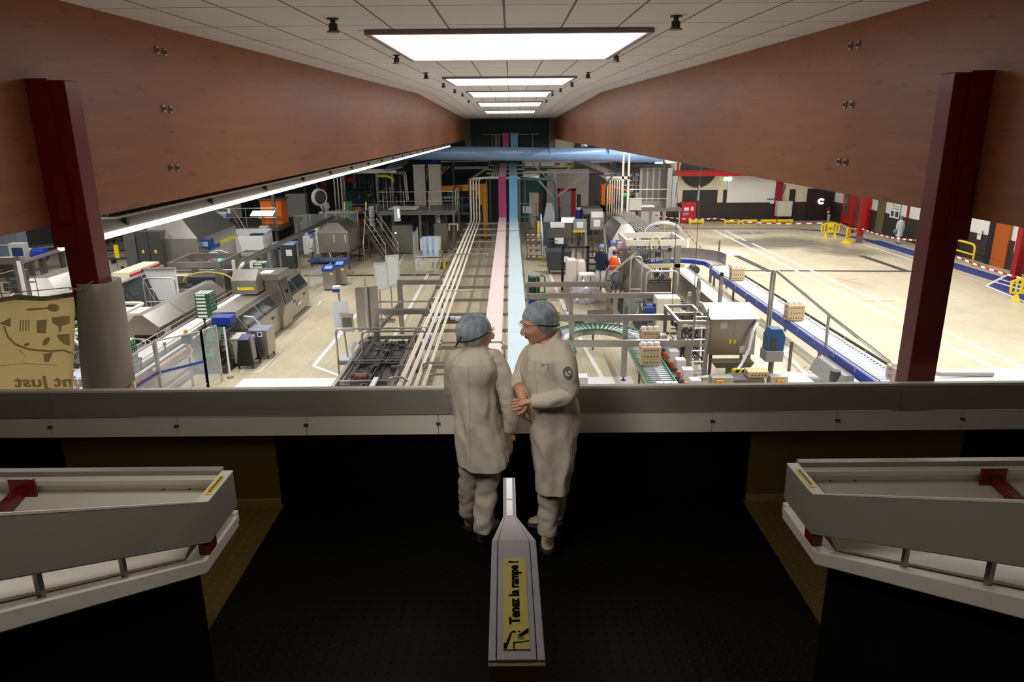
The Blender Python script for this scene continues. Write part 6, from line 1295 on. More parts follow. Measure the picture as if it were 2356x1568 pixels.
# boards and sign stands left of the pipes
obj('steel_screen', 'large dark stainless sheet on a post left of the pipe loops', 'panel', V(845, 700, 24.6).x, 24.6, [('sheet', steel, [('h', [(-.42, .1, .35), (.42, -.1, .35), (.42, -.07, .35), (-.42, .13, .35), (-.42, .1, 1.95), (.42, -.1, 2.05), (.42, -.07, 2.05), (-.42, .13, 1.95)])]), ('post', steell, [('c', (0, -.1, .12), (0, -.1, 2.3), .05)]), ('foot', steeld, [('b', -.35, -.3, 0, .35, .2, .04), ('c', (0, -.1, .04), (0, -.1, .12), .06)])])
for i, (px0, px1, pt, pb, Y) in enumerate(((893, 914, 588, 655, 28.5), (866, 890, 606, 665, 27.5))):
    a = V(px0, pt, Y); b = V(px1, pb, Y); xm = (a.x + b.x) / 2
    obj('white_board', ('right taller' if i == 0 else 'left lower') + ' white-framed notice board on a stand behind the steel sheet', 'board', xm, Y, [('pane', M('board_white_pane', (206, 212, 210), .3), [('a', (-.2, -.12, (a.z + b.z) / 2), (.2, .12, (a.z + b.z) / 2), .02, a.z - b.z)]), ('frame', lgrey, [('a', (-.22, -.13, a.z), (.22, .13, a.z), .05, .06), ('a', (-.22, -.13, b.z), (.22, .13, b.z), .05, .06), ('c', (-.22, -.13, b.z - .02), (-.22, -.13, a.z + .02), .03), ('c', (.22, .13, b.z), (.22, .13, a.z), .03)]), ('post', steel, [('c', (-.1, -.06, .06), (-.1, -.06, b.z), .03)]), ('base', steel, [('b', -.4, -.25, 0, .4, .2, .06)])])
T = thing('sign_stand', 'slim sign stand with round grey base and white leaflets left of the steel sheet', 'sign stand', (-5.35, 22.7, 0))
MB().cyl((-5.35, 22.7, 0), (-5.35, 22.7, .03), .42, n=24).build('base', M('pale_base', (186, 192, 206), .4), T, world=True); MB().cyl((-5.45, 22.7, .03), (-5.6, 22.7, 2.3), .03).build('pole', steel, T, world=True)
MB().cyl((-5.62, 22.65, 2.25), (-5.62, 22.65, 2.45), .14, n=16).build('round_head', white, T, world=True); MB().box(-5.74, 22.5, 2.28, -5.50, 22.51, 2.38).build('head_band', navy, T, world=True)
MB().box(-5.68, 22.66, 1.55, -5.3, 22.68, 1.95).build('leaflet', white, T, world=True); MB().box(-5.82, 22.72, 1.05, -5.58, 22.74, 1.9).build('leaflet', M('leaflet_clear', (220, 225, 235), .4), T, world=True)
MB().box(-5.55, 22.55, .95, -5.15, 22.6, 1.55).build('leaflet_tray', steel, T, world=True); MB().box(-5.5, 22.54, 1.1, -5.2, 22.55, 1.42).build('tray_window', steeld, T, world=True)
T = thing('display_cart', 'glass-sided steel cart with stacked clear packages behind the cream pipes', 'cart', (-4.0, 36.6, 0))
for x in (-5.0, -3.7):
    for y in (36.6, 38.4): MB().box(x - .03, y - .03, 0, x + .03, y + .03, 2.3 if x < -4 else 1.05).build('post', steel, T, world=True)
MB().box(-5.0, 36.6, 1.0, -3.7, 38.4, 1.06).build('shelf', steell, T, world=True); MB().box(-5.02, 36.6, 1.06, -5.0, 38.4, 2.2).build('side_pane', clear, T, world=True); MB().box(-5.0, 36.58, .3, -3.7, 36.6, .95).build('front_pane', clear, T, world=True)
for i in range(3): MB().cyl((-4.6 + i * .3, 38.0, 1.06), (-4.6 + i * .3, 38.0, 1.85), .13, n=12).build('clear_package_column', M('package_pale_blue', (176, 196, 222), .3, var=.2, scale=20), T, world=True)
obj('yellow_ramp', 'small black and yellow wedge on the floor under the display cart', 'wedge', V(1003, 600, 37.8).x, 38.9, [('wedge', yellow, [('p', 'x', [(-.4, 0), (.4, 0), (.4, .25)], -.5, .5)]), ('stripes', black, [('p', 'x', [(-.41, 0.01), (.39, .26), (.39, .265), (-.41, .015)], -.35 + k * .25, -.23 + k * .25) for k in range(4)])])
obj('hanging_lamp_pole', 'thin hanging cable with clamp and round ring behind the display cart', 'hanging control', V(1044, 540, 41).x, 41, [('cable', steeld, [('c', (0, 0, 1.5), (0, 0, 4.2), .03, None, 6)]), ('clamp', steell, [('b', -.28, -.05, 1.75, -.2, .05, 2.1), ('b', .2, -.05, 1.75, .28, .05, 2.1), ('b', -.28, -.05, 2.1, .28, .05, 2.16)]), ('ring', dgrey, [('t', [(.3 * math.cos(t), 0, .95 + .3 * math.sin(t)) for t in [i * .4 for i in range(17)]], .05)]), ('lower_rod', steeld, [('c', (0, 0, 1.2), (0, 0, 1.5), .05)])])
# equipment in the right aisle
T = thing('labelling_machine', 'tall dark labelling machine with tilted screen and papers, right of the blue strip', 'machine', (2.6, 40.5, 0))
MB().box(2.15, 40.5, .1, 3.2, 41.8, 1.35).build('body', dgrey, T, .02, world=True); MB().box(2.05, 40.3, 1.35, 3.0, 40.9, 1.9).build('upper_box', steeld, T, .02, world=True)
MB().hexa([(2.2, 40.25, 1.95), (3.0, 40.25, 1.95), (3.0, 40.8, 2.15), (2.2, 40.8, 2.15), (2.2, 40.25, 2.02), (3.0, 40.25, 2.02), (3.0, 40.8, 2.22), (2.2, 40.8, 2.22)]).build('tilted_lid', lgrey, T, world=True); MB().box(2.45, 40.28, 1.05, 2.95, 40.3, 1.4).build('paper', white, T, world=True)
MB().cyl((3.1, 40.2, .7), (3.1, 40.4, .7), .3, n=16).build('film_roll', black, T, world=True); MB().do(clut(2.0, 40.1, .3, 2.6, 40.5, 1.3, 20, 151)).build('mechanism', mech, T, world=True); MB().box(2.2, 40.4, 0, 3.15, 41.7, .1).build('plinth', black, T, world=True)
MB().box(2.3, 38.9, .7, 2.6, 39.3, .78).build('side_tray', white, T, world=True); MB().box(2.0, 38.95, 0, 2.75, 39.5, .7).build('side_stand', black, T, world=True)
obj('wrapped_machine', 'machine under crumpled clear film next to an upright black mast', 'machine', 2.45, 46.5, [('base', M('petrol_cabinet', (60, 84, 88), .5), [('b', -.6, 0, 0, .6, .8, 1.5)]), ('film_cover', film, [('f', (-.35, .1, .45, .7), 1.5, (-.15, .2, .2, .5), 2.7)]), ('yellow_edge', yellow, [('b', -.75, -.05, .5, -.6, .05, 1.6)]), ('mast', black, [('b', .55, .3, 1.5, .75, .5, 2.4)])])
obj('black_lift_motor', 'blue gear motor with black tower in front of the grey roller door', 'motor', V(1332, 470, 46).x, 46, [('gear_motor', blue, [('c', (0, 0, 1.55), (0, 0, 2.35), .22, None, 12)]), ('tower', black, [('c', (0, 0, 2.5), (0, 0, 3.3), .13, None, 12)]), ('neck', beige, [('c', (0, 0, 2.35), (0, 0, 2.5), .16)]), ('stand', steeld, [('c', (0, 0, 0), (0, 0, 1.55), .1)])])
for i, (px, pyt, pyb, Y) in enumerate(((1335, 505, 530, 41.5), (1374, 500, 528, 42.2))):
    a = V(px, pyt, Y); b = V(px, pyb, Y); h = a.z - b.z
    obj('operator_terminal', ('left, yellow-based' if i == 0 else 'right, paper-topped') + ' grey operator terminal in the right aisle', 'terminal', a.x, Y, [('housing', grey, [('b', -.38, 0, b.z, .38, .4, a.z)], .01), ('screen', white, [('q', [(-.2, -.004, b.z + h * .25), (.18, -.004, b.z + h * .25), (.18, -.004, b.z + h * .8), (-.2, -.004, b.z + h * .8)])]), ('edge', yellow if i == 0 else white, [('b', -.4, -.05, b.z - .1, .4, .42, b.z)] if i == 0 else [('b', -.35, 0, a.z, .35, .35, a.z + .3)]), ('stand', steeld, [('b', -.25, .1, 0, -.15, .2, b.z - (.1 if i == 0 else 0)), ('b', .15, .1, 0, .25, .2, b.z - (.1 if i == 0 else 0))])])
T = thing('conveyor_line', 'steel conveyor line with rollers and printers leading away behind the terminals', 'conveyor', (5, 44, 0))
MB().box(4.6, 43.5, 1.0, 5.6, 49, 1.1).build('bed', steeld, T, world=True); MB().do(clut(4.2, 43.6, 1.1, 5.8, 48, 1.9, 80, 161)).build('mechanism', mech, T, world=True); MB().box(4.5, 45, 2.2, 6.3, 47, 2.5).build('upper_trough', steel, T, world=True)
for x in (4.7, 5.5):
    for y in (43.6, 48.9): MB().box(x - .04, y - .04, 0, x + .04, y + .04, 1.0).build('leg', steeld, T, world=True)
for x in (4.6, 6.2): MB().box(x - .05, 45.9, 0, x + .05, 46, 2.2).build('leg', steeld, T, world=True)
T = thing('step_ladder', 'black mobile steps beside the navy-jumper person', 'steps', (4.3, 34.8, 0))
for i in range(5): MB().box(3.75, 34.6 + i * .28, .22 + i * .27, 4.65, 34.9 + i * .28, .27 + i * .27).build('tread', black, T, world=True)
for x in (3.73, 4.67): MB().bar((x, 34.6, .1), (x, 36.0, 1.5), .05, .1).build('stringer', steeld, T, world=True); MB().rtube([(x, 34.7, .2), (x, 34.7, 1.2), (x, 36, 2.5), (x, 36, 0)], .025, 6, .1).build('hand_rail', steell, T, world=True)
T = thing('striped_step_stand', 'narrow step stand with red-white edges and yellow rail, right of the blue strip', 'steps', (1.35, 41.5, 0))
for i in range(5): MB().box(.95, 41.0 + i * .5, .2 + i * .24, 1.75, 41.4 + i * .5, .25 + i * .24).build('tread', steeld, T, world=True); s_ = MB()
for i in range(5):
    MB().box(.95, 40.985 + i * .5, .2 + i * .24, 1.75, 41.0 + i * .5, .28 + i * .24).build('striped_edge', white, T, world=True)
    MB().prism('y', [(1.0, .2 + i * .24), (1.15, .2 + i * .24), (1.25, .28 + i * .24), (1.1, .28 + i * .24)], 40.98 + i * .5, 40.985 + i * .5).build('red_stripe', red, T, world=True); MB().prism('y', [(1.35, .2 + i * .24), (1.5, .2 + i * .24), (1.6, .28 + i * .24), (1.45, .28 + i * .24)], 40.98 + i * .5, 40.985 + i * .5).build('red_stripe', red, T, world=True)
for x in (.93, 1.77): MB().bar((x, 41, .1), (x, 43.4, 1.3), .04, .08).build('stringer', steeld, T, world=True)
MB().rtube([(1.8, 40.9, 0), (1.8, 40.9, 1.3), (1.8, 43.4, 2.4), (1.8, 43.4, .0)], .035, 6, .1).build('white_hand_rail', white, T, world=True); MB().cyl((1.8, 40.9, 0), (1.8, 40.9, .35), .045).build('yellow_rail_end', yellow, T, world=True)
obj('notice_frame', 'small framed notice on a rail by the teal wall doorway', 'notice', 1.15, 52, [('sheet', white, [('b', -.3, 0, 1.5, .35, .02, 2.0)]), ('rail', steel, [('b', -.5, .02, 1.2, .7, .06, 1.25), ('b', -.5, .02, 2.15, .7, .06, 2.2), ('b', -.5, .02, 0, -.44, .06, 2.2), ('b', .64, .02, 0, .7, .06, 2.2)])])
T = thing('green_trolley', 'green tubular trolley with a grey sign board, right of the blue strip', 'trolley', (1.05, 29.6, 0))
MB().rtube([(1.05, 29.6, .1), (1.05, 29.6, 1.35), (1.4, 29.6, 1.35), (1.4, 29.6, .1)], .035, 8, .1).build('frame', green, T, world=True); MB().box(.7, 29.65, .6, 1.2, 30.0, 1.25).build('box', M('dark_green_box', (36, 66, 56), .5), T, world=True); MB().cyl((1.3, 29.55, .45), (1.3, 29.6, .45), .22, n=16).build('wheel', green, T, world=True)
MB().cyl((.8, 29.8, .12), (.9, 29.8, .12), .12).build('wheel', green, T, world=True); MB().bar((.68, 29.5, 1.5), (1.2, 29.5, 1.42), .03, .16).build('sign_board', lgrey, T, world=True); MB().cyl((.75, 29.7, 0), (.75, 29.7, 1.45), .03).build('post', green, T, world=True); MB().box(.75, 29.3, .0, 1.0, 29.6, .35).build('blue_drum', blue, T, world=True)
T = thing('box_pallet', 'wooden pallet with dark posts holding white boxes, left of the navy jumper', 'pallet', (3.1, 31.5, 0))
MB().box(2.4, 31.2, .05, 3.9, 33, .17).build('deck', M('pallet_wood', (150, 120, 85), .7), T, world=True)
for x in (2.5, 3.15, 3.8): MB().box(x - .06, 31.2, 0, x + .06, 33, .05).build('runner', MATS['pallet_wood'], T, world=True)
for x in (2.38, 3.55): MB().box(x - .06, 32.9, 0, x + .06, 33.0, 2.05).build('upright', black, T, world=True)
MB().box(2.38, 32.9, 1.97, 3.6, 33.0, 2.05).build('top_bar', black, T, world=True)
bw = M('white_box_board', (218, 208, 198), .6, var=.05)
for i, (x0, y0, z0, x1, y1, z1, lab) in enumerate(((2.5, 31.9, .17, 2.95, 32.7, 1.55, 'tall white box at the left of the pallet'), (3.0, 32.2, .17, 3.35, 32.8, 1.45, 'narrow white box in the middle of the pallet'), (3.0, 31.3, .17, 3.75, 32.1, 1.0, 'wide strapped white box at the right of the pallet'))):
    T = thing('white_box', lab, 'box', ((x0 + x1) / 2, (y0 + y1) / 2, z0)); MB().box(x0, y0, z0, x1, y1, z1).build('box_body', bw, T, .01, world=True); MB().box(x0 + .05, y0 + .05, z1, x1 - .05, y1 - .05, z1 + .03).build('lid', white, T, world=True)
    if i == 2:
        for x in (3.12, 3.5): MB().box(x, y0 - .004, z0, x + .03, y0, z1).build('strap', black, T, world=True)
b = MB().ell(0, 0, 0, .62, .5, .5, 18, 12); rr = random.Random(4); b.v = [(v[0] * (1 + rr.uniform(-.22, .22)), v[1] * (1 + rr.uniform(-.22, .22)), max(-.4, v[2] * (1 + rr.uniform(-.25, .25)))) for v in b.v]
o = b.build('film_bag', film, None); o.location = (3.2, 30.4, .42); tag(o, 'crumpled clear plastic film in front of the white boxes', 'plastic film')
obj('brown_box', 'brown open box with red label left of the second portal frame', 'box', 1.35, 26.6, [('box_body', card, [('b', -.4, 0, 0, .5, .7, .55)]), ('flap', beige, [('b', -.42, -.02, .55, .3, .3, .58)]), ('red_label', red, [('b', .1, -.01, .2, .35, 0, .4)])])
T = thing('work_platform', 'low dark work platform with red-white edges under the people in the right aisle', 'platform', (4.2, 31.5, 0))
pzz = .95
MB().box(3.0, 25.6, .15, 4.1, 27.6, .35).build('low_deck', steeld, T, world=True); MB().box(3.95, 28.9, .75, 5.0, 31.6, .83).build('deck', steeld, T, world=True)
for x in (4.0, 4.95):
    for y in (28.95, 31.55): MB().box(x - .04, y - .04, 0, x + .04, y + .04, .75).build('leg', steeld, T, world=True)
for x in (3.1, 4.0): MB().box(x - .05, 25.7, 0, x + .05, 27.5, .15).build('runner', steeld, T, world=True)
MB().box(3.95, 28.885, .74, 5.0, 28.9, .84).build('striped_edge', white, T, world=True); MB().box(3.0, 25.585, .2, 4.1, 25.6, .35).build('striped_edge', white, T, world=True)
for k in range(5): MB().prism('y', [(4.0 + k * .2, .74), (4.1 + k * .2, .74), (4.14 + k * .2, .84), (4.04 + k * .2, .84)], 28.87, 28.885).build('red_stripe', red, T, world=True); MB().prism('y', [(3.05 + k * .2, .2), (3.15 + k * .2, .2), (3.19 + k * .2, .35), (3.09 + k * .2, .35)], 25.57, 25.585).build('red_stripe', red, T, world=True)
MB().rtube([(3.9, 29, .83), (3.9, 29, 1.75), (3.9, 31.5, 1.75), (3.9, 31.5, .83)], .03, 6, .1).build('hand_rail', steel, T, world=True)
obj('white_floor_tray', 'white shallow tray with small black unit beside the white floor line', 'tray', 2.55, 24.9, [('tray', white, [('b', -.5, 0, 0, .55, .8, .12)]), ('black_unit', black, [('b', -.3, .3, .12, .1, .7, .4)]), ('top_bar', steel, [('b', -.6, .7, .4, .6, .8, .52)])])
# ================================================================== far right yard
struct('door_4', M('sectional_door_charcoal', (44, 42, 42), .6), [('b', V(1568, 500, 58.4).x, 58.38, 0, V(1647, 500, 58.4).x, 58.44, 2.5)])
struct('door_5', M('sectional_door_brown', (36, 26, 22), .6), [('b', V(1852, 500, 58.4).x, 58.38, 0, V(1925, 500, 58.4).x, 58.44, 2.55)])
struct('wall_white_panel', wallwh, [('b', V(1671, 466, 58.4).x, 58.36, V(1671, 466, 58.4).z, V(1785, 466, 58.4).x, 58.46, 5.0)])
struct('trim_12', brown, [('b', V(1663, 466, 58.4).x, 58.40, 0, V(1671, 466, 58.4).x, 58.46, 2.5), ('b', V(1815, 466, 58.4).x, 58.40, 0, V(1828, 466, 58.4).x, 58.46, 2.5)])
struct('trim_13', M('crimson_pillar', (140, 14, 44), .5), [('b', V(1785, 466, 58).x, 58.1, 0, V(1800, 466, 58).x, 58.5, 7)])
T = thing('red_crane_beam', 'long red steel beam high along the far right wall', 'beam', (16, 57.5, V(1640, 393, 57.5).z))
MB().box(-4, -.1, 0, 6, .1, .07).box(-4, -.02, -.32, 6, .02, 0).box(-4, -.1, -.39, 6, .1, -.32).build('beam_web', red, T); 
for x in (-3.0, .5, 4.0): MB().box(x, -.08, .07, x + .16, .08, 2.2).build('hanger', red, T)
struct('window_2', M('round_window_glass', (58, 66, 60), .2), [('c', (V(1608, 390, 58.3).x, 58.36, V(1608, 388, 58.3).z), (V(1608, 390, 58.3).x, 58.48, V(1608, 388, 58.3).z), 1.3, None, 32)])
struct('trim_14', M('round_window_rim', (70, 62, 54), .6), [('t', [(V(1608, 390, 58.3).x + 1.36 * math.cos(t), 58.36, V(1608, 388, 58.3).z + 1.36 * math.sin(t)) for t in [i * math.pi / 16 for i in range(33)]], .09)])
X0 = V(1583, 500, 57.4).x
cabinet('red_cabinet', 'tall red cabinet with white notices in front of the charcoal door', X0, 57.3, 1.15, .6, 1.65, M('bright_red_cabinet', (186, 18, 34), .4), 1, extra=[('notice', white, [('q', [(-.38, -.02, 1.0), (0, -.02, 1.0), (0, -.02, 1.25), (-.38, -.02, 1.25)])]), ('notice', beige, [('q', [(.15, -.02, 1.0), (.38, -.02, 1.0), (.38, -.02, 1.3), (.15, -.02, 1.3)])]), ('notice', M('violet_notice', (150, 130, 190), .5), [('q', [(-.45, -.02, .65), (.0, -.02, .65), (.0, -.02, .85), (-.45, -.02, .85)])])])
cabinet('electric_cabinet', 'cream electric cabinet on feet with yellow warning triangle beside the crimson pillar', V(1806, 480, 57.5).x, 57.5, 1.15, .6, 1.25, beige, 1, z=.38, extra=[('triangle', yellow, [('q', [(-.06, -.02, .9), (.06, -.02, .9), (0, -.02, 1.02)])]), ('foot', dgrey, [('b', -.5, .1, -.38, -.42, .5, .02)]), ('foot', dgrey, [('b', .42, .1, -.38, .5, .5, .02)])])
obj('conduit_bracket', 'thin dark conduit bracket with small white box on the white wall panel', 'conduit', V(1770, 468, 58.3).x, 58.28, [('arm', dgrey, [('b', -.2, 0, 1.72, .7, .05, 1.78)]), ('white_box', white, [('b', .05, -.03, 1.4, .35, .05, 1.62)]), ('cables', black, [('t', [(.5, .02, 1.75), (.9, .02, 2.4), (1.0, .02, 2.9)], .03), ('t', [(.6, .02, 1.75), (1.05, .02, 2.3), (1.15, .02, 2.9)], .03)])])
obj('exit_light', 'small lit green-white exit lamp on the upper white wall', 'lamp', V(1675, 411, 58.2).x, 58.2, [('diffuser', lampc, [('b', -.3, 0, V(1675, 415, 58.2).z, .3, .1, V(1675, 408, 58.2).z)]), ('bracket', dgrey, [('b', -.04, .1, V(1675, 412, 58.2).z, .04, .2, V(1675, 409, 58.2).z)])])
bmp = None
for i, (a, b) in enumerate(((1503, 1541), (1583, 1620), (1667, 1699), (1706, 1740), (1750, 1784), (1790, 1821))):
    xa, xb = V(a, 514, 56.8).x, V(b, 514, 56.8).x; lab = ['leftmost', 'second', 'third', 'fourth', 'fifth', 'rightmost'][i] + ' yellow tube bumper on the floor along the far right wall, counted from the left'
    if bmp is None:
        bmp = thing('floor_bumper', lab, 'bumper', ((xa + xb) / 2, 56.8, 0), 0, 'yellow floor bumpers'); MB().cyl((-.6, 0, .2), (.6, 0, .2), .13, None, 12).build('bumper_tube', yellow, bmp, smooth=False)
        for x in (-.5, .5): MB().box(x - .06, -.1, 0, x + .06, .1, .12).build('foot', yellow, bmp)
    else: dup(bmp, ((xa + xb) / 2, 56.8, 0), 0, lab)
obj('fire_extinguisher', 'red fire extinguisher hanging on the dark wall right of the brown door', 'fire extinguisher', 25.6, 58.33, [('bottle', red, [('c', (0, 0, .5), (0, 0, 1.0), .11, .11, 12), ('s', 0, 0, 1.0, .11, .11, .08)]), ('valve', black, [('c', (0, 0, 1.06), (0, 0, 1.18), .03)]), ('hose', dgrey, [('t', [(0, 0, 1.12), (.14, -.02, 1.0), (.14, -.02, .7)], .02)]), ('label_band', white, [('c', (0, 0, .62), (0, 0, .75), .112, .112, 12)])])
obj('alarm_box', 'small dark red alarm box on the cream wall above the extinguisher', 'alarm', 25.6, 58.39, [('box', red, [('b', -.09, 0, 1.75, .09, .1, 1.95)]), ('glass', dgrey, [('b', -.05, -.01, 1.79, .05, 0, 1.9)])])
T = thing('door_porthole_light', 'bright C-shaped light spot on the dark brown door', 'lamp', (V(1890, 463, 58.3).x, 58.34, V(1890, 463, 58.3).z))
MB().tube([(.2 * math.cos(t), 0, .17 * math.sin(t)) for t in [.5 + i * .4 for i in range(14)]], .07, 8).build('lit_ring', lampp, T); MB().cyl((0, .02, 0), (0, .04, 0), .1).build('mount', dgrey, T)
# barriers
brr = None
def barrier(lab, X, Y, rz):
    global brr
    if brr is not None: return dup(brr, (X, Y, 0), rz, lab)
    brr = thing('plastic_barrier', lab, 'barrier', (X, Y, 0), rz, 'yellow plastic barriers')
    MB().loft([[(-.6 + .06 * 0, -.03, .3), (-.6, .03, .3), (-.6, .03, .38), (-.6, -.03, .38)], [(.6, -.03, .3), (.6, .03, .3), (.6, .03, .38), (.6, -.03, .38)]]).build('bottom_rail', yellow, brr)
    top = [(-.6, .86), (-.35, .97), (0, 1.01), (.35, .97), (.6, .86)]
    ribbon3(MB(), [(x, 0, z - .1) for x, z in top], .06, .1).build('arched_top', yellow, brr)
    for x, h in ((-.57, .8), (-.38, .88), (.38, .88), (.57, .8)): MB().box(x - .035, -.03, .3, x + .035, .03, h).build('bar', yellow, brr, .01)
    MB().box(-.22, -.032, .3, .22, .032, .95).build('centre_plate', yellow, brr, .01); MB().box(-.14, -.036, .52, .14, -.032, .60).box(-.14, -.036, .64, .14, -.032, .67).build('dark_print', M('barrier_dark_print', (120, 105, 20), .6), brr)
    for x in (-.32, .32): MB().hexa([(x - .05, -.32, 0), (x + .05, -.32, 0), (x + .05, .32, 0), (x - .05, .32, 0), (x - .035, -.05, .3), (x + .035, -.05, .3), (x + .035, .05, .3), (x - .035, .05, .3)]).build('foot', yellow, brr, .01)
    for s in (-1, 1): MB().cyl((s * .60, 0, .38), (s * .62, 0, .86), .03).build('end_hinge', yellow, brr)
    return brr
barrier('yellow plastic barrier standing face-on at the far end of the striped tape', 21.85, 49.2, -.05); barrier('yellow plastic barrier turned edge-on beside the far red column', 21.9, 46.6, .95); barrier('yellow plastic barrier by the blue zebra crossing at the right edge', 22.0, 30.0, -.18)
# red columns of the right bay
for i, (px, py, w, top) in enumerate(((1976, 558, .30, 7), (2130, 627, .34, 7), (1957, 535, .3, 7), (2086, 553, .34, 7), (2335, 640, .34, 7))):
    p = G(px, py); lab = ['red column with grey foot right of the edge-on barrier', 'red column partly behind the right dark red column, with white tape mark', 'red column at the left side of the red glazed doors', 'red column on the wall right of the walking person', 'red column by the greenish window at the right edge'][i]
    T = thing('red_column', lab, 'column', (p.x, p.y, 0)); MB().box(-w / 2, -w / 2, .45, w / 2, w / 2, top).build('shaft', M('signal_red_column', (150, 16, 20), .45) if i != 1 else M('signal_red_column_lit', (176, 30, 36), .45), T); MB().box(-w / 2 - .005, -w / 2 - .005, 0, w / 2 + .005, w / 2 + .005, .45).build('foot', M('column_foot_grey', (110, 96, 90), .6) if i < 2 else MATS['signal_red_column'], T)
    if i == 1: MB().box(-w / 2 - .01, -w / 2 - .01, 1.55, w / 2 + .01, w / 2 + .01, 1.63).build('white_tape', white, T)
# barrier tape
def tape(lab, pts, n):
    T = thing('barrier_tape', lab, 'barrier tape', pts[0]); wt = MB(); rd = MB(); P = []
    for i in range(len(pts) - 1):
        for k in range(n): P.append(Vector(pts[i]).lerp(Vector(pts[i + 1]), k / n) - Vector((0, 0, .18 * math.sin(math.pi * k / n))))
    P.append(Vector(pts[-1])); up = Vector((0, 0, .04))
    for i in range(len(P) - 1): (wt if i % 2 else rd).hexa([P[i] - up, P[i + 1] - up, P[i + 1] - up + Vector((.004, .004, 0)), P[i] - up + Vector((.004, .004, 0)), P[i] + up, P[i + 1] + up, P[i + 1] + up + Vector((.004, .004, 0)), P[i] + up + Vector((.004, .004, 0))])
    wt.build('white_band', white, T, world=True); rd.build('red_band', red, T, world=True)
tape('red and white barrier tape sagging along the far wall to the face-on barrier', [(10.5, 55, 1.0), (15.5, 54.5, .7), (21.3, 49.3, .95)], 22)
tape('red and white barrier tape from the far red column along the blue walkway', [(22.4, 49.1, .95), (22.6, 46.6, .95), (21.22, 36.6, 1.6), (22.0, 30.4, .9)], 24)
tape('thin red and white tape hanging from the right platform to the curved conveyor', [(10.6, 45.2, 1.6), (10.4, 38, .9), (10.0, 35.6, .9)], 16)
obj('thin_floor_post', 'thin steel bollard post standing on the yard floor beyond the far carton stack', 'post', G(1653, 593).x, G(1653, 593).y, [('pole', steeld, [('c', (0, 0, 0), (0, 0, 1.0), .05)]), ('cap', steel, [('c', (0, 0, 1.0), (0, 0, 1.04), .06)])])
obj('white_sign_post', 'narrow white upright sign on the floor right of the portal machine', 'sign', G(1581, 590).x, G(1581, 590).y, [('panel', white, [('b', -.07, -.02, .1, .07, .02, 1.05)]), ('foot', lgrey, [('b', -.12, -.12, 0, .12, .12, .1)])])
obj('silver_bollard', 'silver bollard behind the face-on yellow barrier', 'bollard', V(1905, 515, 52).x, 52, [('tube', steel, [('c', (0, 0, 0), (0, 0, 1.15), .12, None, 14)]), ('cap', steell, [('s', 0, 0, 1.15, .12, .12, .06)])])
# right wall
def onwall(px, py): return XP(px, py, 25.9)
def wallbox(name, mat, p0, p1, d=.06, zb=None):
    a, b = onwall(*p0), onwall(*p1); y0, y1 = sorted((a.y, b.y)); z0, z1 = sorted((a.z, b.z))
    if zb is not None: z0 = zb
    return ('b', 25.95 - d, y0, z0, 25.95, y1, z1)
struct('door_6', M('red_glazed_door', (196, 18, 20), .45), [('b', 25.7, 52.2, .15, 25.94, 53.3, 3.1), ('b', 25.7, 54.9, .15, 25.94, 56.2, 3.1)])
struct('window_3', M('door_glass_grey', (92, 90, 84), .2), [('b', 25.66, 52.5, .6, 25.7, 53.0, 2.9), ('b', 25.66, 55.2, .6, 25.7, 55.8, 2.9), ('b', 25.75, 53.4, .1, 25.93, 54.7, 2.9)])
struct('door_7', M('wall_opening_dim', (104, 96, 66), .6), [('b', 25.9, 50.2, .05, 25.96, 51.2, 2.5)])
struct('door_8', M('orange_brown_door', (170, 84, 20), .5), [('b', 25.86, 37.2, 0, 25.96, 38.35, 2.75)]); struct('trim_15', black, [('b', 25.88, 38.35, 0, 25.97, 38.9, 2.9)])
struct('window_4', M('mint_lit_window', (150, 196, 160), .3, emit=.12), [('b', 25.9, 33.6, 1.0, 25.96, 35.9, 2.75), ('b', 25.9, 30, 1.0, 25.96, 32.6, 2.75)]); struct('trim_16', M('window_frame_dark', (40, 34, 30), .6), [('b', 25.88, 33.5, 2.72, 25.97, 36.0, 2.82), ('b', 25.88, 35.9, .95, 25.97, 36.0, 2.8)])
obj('window_poster', 'pale blue poster behind the mint window at the right edge', 'poster', 25.88, 34.4, [('sheet', M('poster_blue_grey', (130, 160, 170), .5, var=.25, scale=3), [('b', -.006, -.75, 1.15, 0, .7, 2.6)]), ('print', M('poster_print', (90, 120, 150), .5), [('b', -.01, -.6, 1.35, -.006, .1, 1.55)])])
obj('wall_notice', 'white poster with dark heading on the right wall beside the walking person', 'poster', 25.9, 48.8, [('sheet', white, [('b', -.01, -.62, 1.3, 0, .62, 2.65)]), ('heading', navy, [('b', -.014, -.45, 2.42, -.01, .45, 2.52)]), ('print_block', grey, [('b', -.014, -.5, 2.05, -.01, .3, 2.1), ('b', -.014, -.5, 1.9, -.01, .4, 1.95)]), ('pictogram', amber, [('b', -.014, .2, 2.1, -.01, .4, 2.3)]), ('pictogram', dgrey, [('b', -.014, -.5, 1.4, -.01, -.1, 1.75)]), ('pictogram', dgrey, [('b', -.014, .1, 1.4, -.01, .45, 1.75)])])
obj('red_locker', 'red locker with small notices at the wall behind the taped red column', 'locker', 25.5, 42.2, [('body', M('bright_red_cabinet', (186, 18, 34), .4), [('b', -.3, -.7, 0, .4, .7, 1.7)], .01), ('notice', beige, [('b', -.31, -.5, .95, -.3, .4, 1.15)]), ('door_edge', brown, [('b', -.31, -.71, .05, -.3, -.66, 1.65)])])
